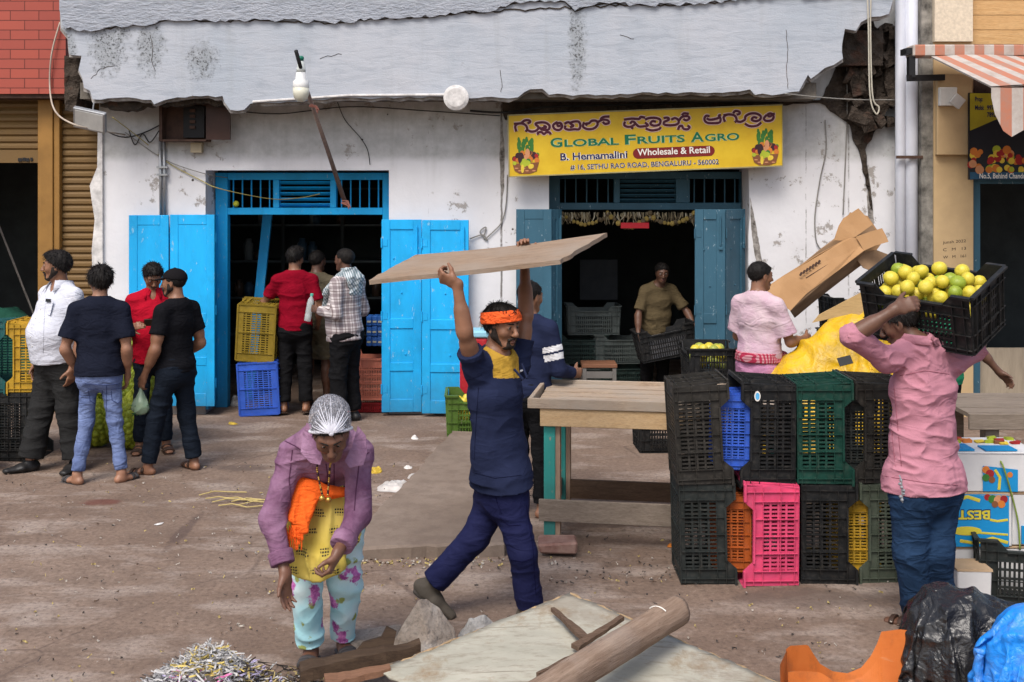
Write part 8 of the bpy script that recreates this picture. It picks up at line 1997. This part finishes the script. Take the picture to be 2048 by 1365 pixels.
stone('rounded grey stone beside the edge of the off white sheet', V(PX(958, 5.72), 5.78, -.02), (.135, .12, .19), 5, m_gran2, pts=[(-1, -.6, 0), (0, -1, 0), (1, -.5, 0), (.9, .8, 0), (-.9, .7, 0), (-.35, -.3, 1), (.25, -.1, 1.02), (.8, .1, .66), (-.85, .1, .5), (.1, -.85, .55)])
stone('flat grey slab of stone behind the pointed block', V(PX(742, 5.75), 5.74, -.02), (.17, .14, .12), 8, m_gran, pts=[(-1, -.8, 0), (.9, -.9, 0), (1, .8, 0), (-.9, .9, 0), (-.8, -.6, .75), (.8, -.5, 1), (.85, .7, .9), (-.8, .75, .7)])
stone('small dark pebble behind the rounded grey stone', V(PX(985, 5.95), 6.02, -.005), (.03, .025, .03), 9, m_gran, nm='pebble')
# orange tub, cut open
tub = thing('broken_tub', 'broken orange plastic tub with a cut away side in the foreground', 'tub', V(PX(1690, 5.0), 4.95, 0))
k = MB_('orange_plastic', .45, .4); a = k.mix(k.ramp(k.noise(3, 5, .65), [(.3, 0), (.7, 1)]), (.46, .115, .02), (.60, .18, .04)); a = k.mix(k.ramp(k.noise(9, 6, .75), [(.5, 0), (.72, .65)]), a, (.22, .075, .03)); a = k.mix(k.ramp(k.noise(2, 6, .75, k.map((1, 1, 6))), [(.58, 0), (.64, .5)]), a, (.52, .30, .16)); k.col(a); k.bump(k.noise(18, 4, .6), .25, .005); m_tub = k.m
def bent(nm, outline, yfun, t=.016, nx_=40):
    """piece of a curved plastic wall; outline = (px, top py) along the cut, foot on the ground"""
    xs_ = np.linspace(outline[0][0], outline[-1][0], nx_); tp = np.interp(xs_, [o[0] for o in outline], [o[1] for o in outline]); vs = []; fs = []
    for s_ in (0, 1):
        for x_, y_ in zip(xs_, tp):
            Y = yfun(x_) + t * s_; q = P(x_, y_, Y); zt_ = max(q.z, .03)
            for k_ in range(5): f_k = k_ / 4; vs.append((q.x + (0 if k_ else 0), Y - .05 * (1 - f_k) ** 1.5, .004 + (zt_ - .004) * f_k))
    m = nx_ * 5
    for i in range(nx_ - 1):
        for k_ in range(4):
            a = i * 5 + k_; fs += [(a, a + 5, a + 6, a + 1), (m + a, m + a + 1, m + a + 6, m + a + 5)]
        a = i * 5 + 4; fs.append((a, a + 5, m + a + 5, m + a))
    for i in (0, nx_ - 1):
        for k_ in range(4): a = i * 5 + k_; fs.append((a, a + 1, m + a + 1, m + a) if i == 0 else (a, m + a, m + a + 1, a + 1))
    mb = MB(); mb.add(vs, fs); mb.build(nm, m_tub, tub)
bent('back_wall', [(1572, 1299), (1580, 1292), (1616, 1290), (1624, 1304), (1640, 1328), (1665, 1343), (1695, 1347), (1722, 1336), (1742, 1312), (1756, 1284), (1762, 1264), (1800, 1259), (1822, 1262), (1840, 1275)], lambda x: 5.02 + .14 * math.sin(PI * (x - 1560) / 300), nx_=60)
bent('side_wall', [(1560, 1330), (1574, 1300)], lambda x: 5.02 - (1574 - x) * .022, nx_=10)
bent('front_lip', [(1576, 1345), (1600, 1342), (1640, 1345), (1668, 1362)], lambda x: 4.86 + .03 * math.sin((x - 1570) / 40), nx_=16)
mb = MB(); mb.box((PX(1580, 4.9), 4.62, .012), (PX(1815, 4.9), 4.98, .024)); mb.build('tub_floor', m_tub, tub)

# ------------------------------------------------------------------ rubbish
def strips(nm, label, n, fn, mats, seed, wid=(.004, .014), lng=(.03, .11)):
    r_ = np.random.RandomState(seed); mb = MB()
    for i in range(n):
        p, mi = fn(r_); mb.cur = mi; a = r_.uniform(0, 2 * PI); el = r_.uniform(-.5, .5); d = Vector((math.cos(a) * math.cos(el), math.sin(a) * math.cos(el), math.sin(el))); L_ = r_.uniform(*lng); w_ = r_.uniform(*wid)
        sd = d.cross(Vector(r_.randn(3))).normalized(); up_ = d.cross(sd); c_ = r_.uniform(-.5, .5); vs = []
        for k_ in range(5):
            t = k_ / 4 - .5; q = Vector(p) + d * L_ * t + up_ * (c_ * L_ * (t * t - .12) + .004 * math.sin(9 * t + i)); s2 = (sd + up_ * .8 * math.sin(t * 6 + i)).normalized(); vs += [q - s2 * w_ / 2, q + s2 * w_ / 2]
        vs = [Vector((v_.x, v_.y, max(v_.z, .004))) for v_ in vs]
        mb.add(vs, [(2 * k_, 2 * k_ + 1, 2 * k_ + 3, 2 * k_ + 2) for k_ in range(4)])
    return stuff(mb.build(nm, mats, None), label, 'litter')
m_sh = [M('shred_white', (.46, .45, .44)), M('shred_grey', (.24, .24, .25)), M('shred_pink', (.60, .16, .34)), M('shred_lilac', (.45, .40, .58)), M('shred_yellow', (.62, .48, .14)), M('shred_dark', (.045, .035, .03)), M('straw', (.42, .33, .13)), M('shred_red', (.35, .02, .03))]
px0, py0 = PX(400, 5.05), 5.05
def shred(r_):
    a = r_.uniform(0, 2 * PI); q = r_.rand() ** .5; x = px0 + .03 + math.cos(a) * q * .40; y = py0 + math.sin(a) * q * .36; z = .30 * (1 - q) ** .9 * r_.uniform(.75, 1.06) + .01
    pr_ = r_.rand(); dx = x - px0
    if z > .21: mi = 4 if pr_ < .18 else 0
    elif dx > .18: mi = [5, 6, 5, 0, 3][int(pr_ * 5)]
    elif -.12 < dx < .14 and y < py0: mi = [2, 0, 3, 0, 0, 0, 1][int(pr_ * 7)]
    else: mi = [0, 0, 1, 1, 0, 1, 5, 0][int(pr_ * 8)]
    return (x, y, z), mi
heap('rubbish_mound', 'low dark mound of refuse under the shredded paper', 'refuse', px0 + .04, py0, .42, .36, .24, M('refuse_dark', (.10, .085, .075), .9, .5, 14, .8, 40), 5, 1.0, .03, 6, 70)
strips('paper_shreds', 'heap of white, grey and pink shredded paper in the foreground', 4200, shred, m_sh, 4, (.003, .010), (.03, .12))
qx, qy = PX(540, 5.2), 5.2
strips('straw_litter', 'straw and dark scraps spread between paper heap and woman', 420, lambda r_: ((qx + r_.randn() * .17, qy + r_.randn() * .10, abs(r_.randn()) * .035 + .006), [6, 5, 5, 6, 0, 5][r_.randint(6)]), m_sh, 6, (.003, .01), (.04, .16))
strips('chaff', 'scattered chaff and paper flecks on the street', 1300, lambda r_: (lambda Y: ((r_.uniform(-.5, .5) * Y * .95, Y, .014), r_.randint(4)))(r_.uniform(4.9, 9.8)), [M('fleck_pale', (.40, .36, .31)), M('fleck_dark', (.06, .05, .045)), m_sh[6], M('fleck_brown', (.16, .11, .08))], 7, (.003, .012), (.008, .03))
r = random.Random(31)
def gfn(r_):
    e = r_.rand()
    if e < .75: t = r_.rand(); px = 560 + 450 * t; Y = GY(1126 + r_.randn() * 6); return (PX(px, Y), Y, .012), [0, 0, 2, 3][r_.randint(4)]
    Y = GY(r_.uniform(1125, 1170)); return (PX(r_.uniform(1080, 1360), Y), Y, .012), [0, 3, 1, 1][r_.randint(4)]
strips('kerb_litter', 'pale crumbs and straw along the broken edge of the ramp', 260, gfn, [MATS['fleck_pale'], MATS['fleck_dark'], m_sh[6], MATS['fleck_brown']], 9, (.005, .016), (.008, .035))
def crumple(nm, label, px, py, sx_, sy_, hz_, mat, cat, seed, grp=None):
    Y = GY(py); return heap(nm, label, cat, PX(px, Y), Y, sx_, sy_, hz_, mat, seed, 1.6, min(.02, hz_ * .5), 14, 36, rot=seed, group=grp)
m_pap = M('litter_paper', (.60, .58, .55), .8, .1, 8); m_pape = M('litter_plastic', (.50, .47, .44), .4, .2, 9); m_pulp = M('fruit_pulp', (.50, .34, .04), .5, .35, 12)
crumple('paper_scrap', 'small white paper scrap alone on the street at left', 318, 1049, .035, .02, .008, m_pap, 'litter', 1)
crumple('paper_cup', 'crumpled white paper near the right blue door leaf', 829, 878, .055, .03, .035, m_pap, 'litter', 2)
crumple('paper_scrap', 'white paper scrap above the plastic sheet on the ramp', 815, 938, .035, .03, .03, m_pap, 'litter', 3)
crumple('plastic_sheet', 'wrinkled whitish plastic wrapper lying on the ramp edge', 790, 976, .16, .13, .04, m_pape, 'litter', 4); crumple('plastic_sheet', 'smooth pale plastic wrapper beside the wrinkled one', 836, 957, .12, .08, .035, m_pape, 'litter', 5.5)
crumple('banana_peel', 'yellow peel on the ground before the blue doorway', 466, 849, .05, .03, .025, m_pulp, 'litter', 6); crumple('mango_rind', 'yellow brown crushed fruit beside the ramp', 752, 946, .06, .045, .045, m_pulp, 'litter', 7)
crumple('orange_peel', 'bit of orange peel below the table stretcher', 1340, 1094, .025, .02, .018, M('peel_orange', (.5, .16, .02)), 'litter', 8); crumple('rag', 'grey rag by the left blue door jamb', 470, 812, .06, .05, .10, M('rag_grey', (.32, .31, .30), .9, .4, 20), 'rag', 9)
mb = MB()
for s_ in range(7):
    a = P(395 + s_ * 14, 995 + (s_ * 7) % 22, GY(1000)); Y = GY(995 + (s_ * 7) % 22); a = V(PX(398 + s_ * 13, Y), Y, .016); d_ = rng.uniform(-.5, .5); mb.tube([a, a + V(.10, .03 + d_ * .1, .012), a + V(.22, d_ * .2, .004), a + V(.34, d_ * .12 + .03, .002)], .0045, 5)
tagit(mb.build('straw_rope', m_sh[6], None, loc=(PX(450, GY(1000)), GY(1000), 0)), 'yellow straw rope strands on the street at left', 'rope')

# ------------------------------------------------------------------ net sacks of limes behind the four men
k = MB_('sack_limes', .5, .35); vv = k.vor(9, None, 'F1', 'Color'); k.col(k.mix(k.ramp(k.noise(5, 3, .5), [(.35, 0), (.65, 1)]), (.12, .19, .012), (.34, .38, .03))); m_sl = k.m
kk = MB_('yellow_net', .6, .3); w1 = kk.wave(70, 0, kk.map((1, 1, 1), (0, R(45), 0)), 'X', 0); w2 = kk.wave(70, 0, kk.map((1, 1, 1), (0, R(-45), 0)), 'X', 0); kk.col((.42, .48, .05)); al = kk.ramp(kk.math('MAXIMUM', w1, w2), [(.84, .06), (.93, .6)]); kk.l.new(al, kk.b.inputs['Alpha']); m_net = kk.m
def sack(label, c, rad, seed, grp='net sacks of limes heaped behind the four men'):
    t = thing('lime_sack', label, 'sack', (c[0], c[1], c[2] - rad[2]), grp); r_ = random.Random(seed); mb = MB()
    for i in range(150):
        u_ = -1 + 2 * (i + .5) / 150; a = i * 2.39996 + r_.uniform(-.15, .15); s_ = math.sqrt(1 - u_ * u_); p = Vector((c[0] + rad[0] * s_ * math.cos(a), c[1] + rad[1] * s_ * math.sin(a), c[2] + rad[2] * u_))
        if p.z < c[2] - rad[2] * .93 or p.y > c[1] + rad[1] * .6: continue
        mb.ball(p, .034 * r_.uniform(.88, 1.08), 9, 6)
    mb.ball(c, .9, 14, 9, rad); o = mb.build('limes', m_sl, t, True); o['kind'] = 'stuff'
    mb = MB(); mb.ball(c, 1.16, 28, 18, rad); mb.build('netting', m_net, t, True)
    mb = MB(); tp = Vector((c[0], c[1], c[2] + rad[2] * 1.1)); mb.tube([tp, tp + V(.02, -.02, .05), tp + V(.06, -.05, .07)], [.05, .02, .04], 8); mb.build('tied_neck', M('net_neck', (.36, .42, .05)), t)
for i, (px, py, Y, rx, rz) in enumerate(((262, 862, 10.25, .20, .21), (190, 868, 10.35, .20, .20), (285, 855, 10.7, .2, .22), (272, 775, 10.45, .19, .20), (200, 760, 10.55, .19, .19), (272, 695, 10.5, .18, .18))):
    c = P(px, py, Y); c.z = max(c.z, rz * 1.08)
    sack(('yellow green net sack of limes at the front right of the heap', 'net sack of limes on the ground behind the jeans', 'net sack of limes at the back right of the heap', 'net sack of limes in the second layer at right', 'net sack of limes in the second layer at left', 'topmost net sack of limes with a paper tag')[i], c, (rx, .17, rz), 40 + i)
mb = MB(); c_ = P(273, 712, 10.38); mb.cbox(c_, (.11, .006, .09), None, .008); tagit(mb.build('paper_tag', M('tag_cream', (.55, .47, .30)), None, loc=c_), 'cream paper tag on the topmost net sack of limes', 'tag')
sack('bright green net bag of limes at the left edge of the street', P(-58, 885, 9.4), (.17, .15, .16), 60, None)
o = splinter('pale pole leaning inside the dark left shop', [P(70, 640, 13.2), P(-5, 450, 13.0)], .07, .05, 'leaning_pole', M('pole_grey', (.22, .20, .18)))
heap('green_bundle', 'dark green cloth bundle inside the left shop', 'bundle', PX(10, 13), 13.0, .5, .4, .95, M('bundle_green', (.01, .07, .045), .9), 21, 3, .05, 3, 60)
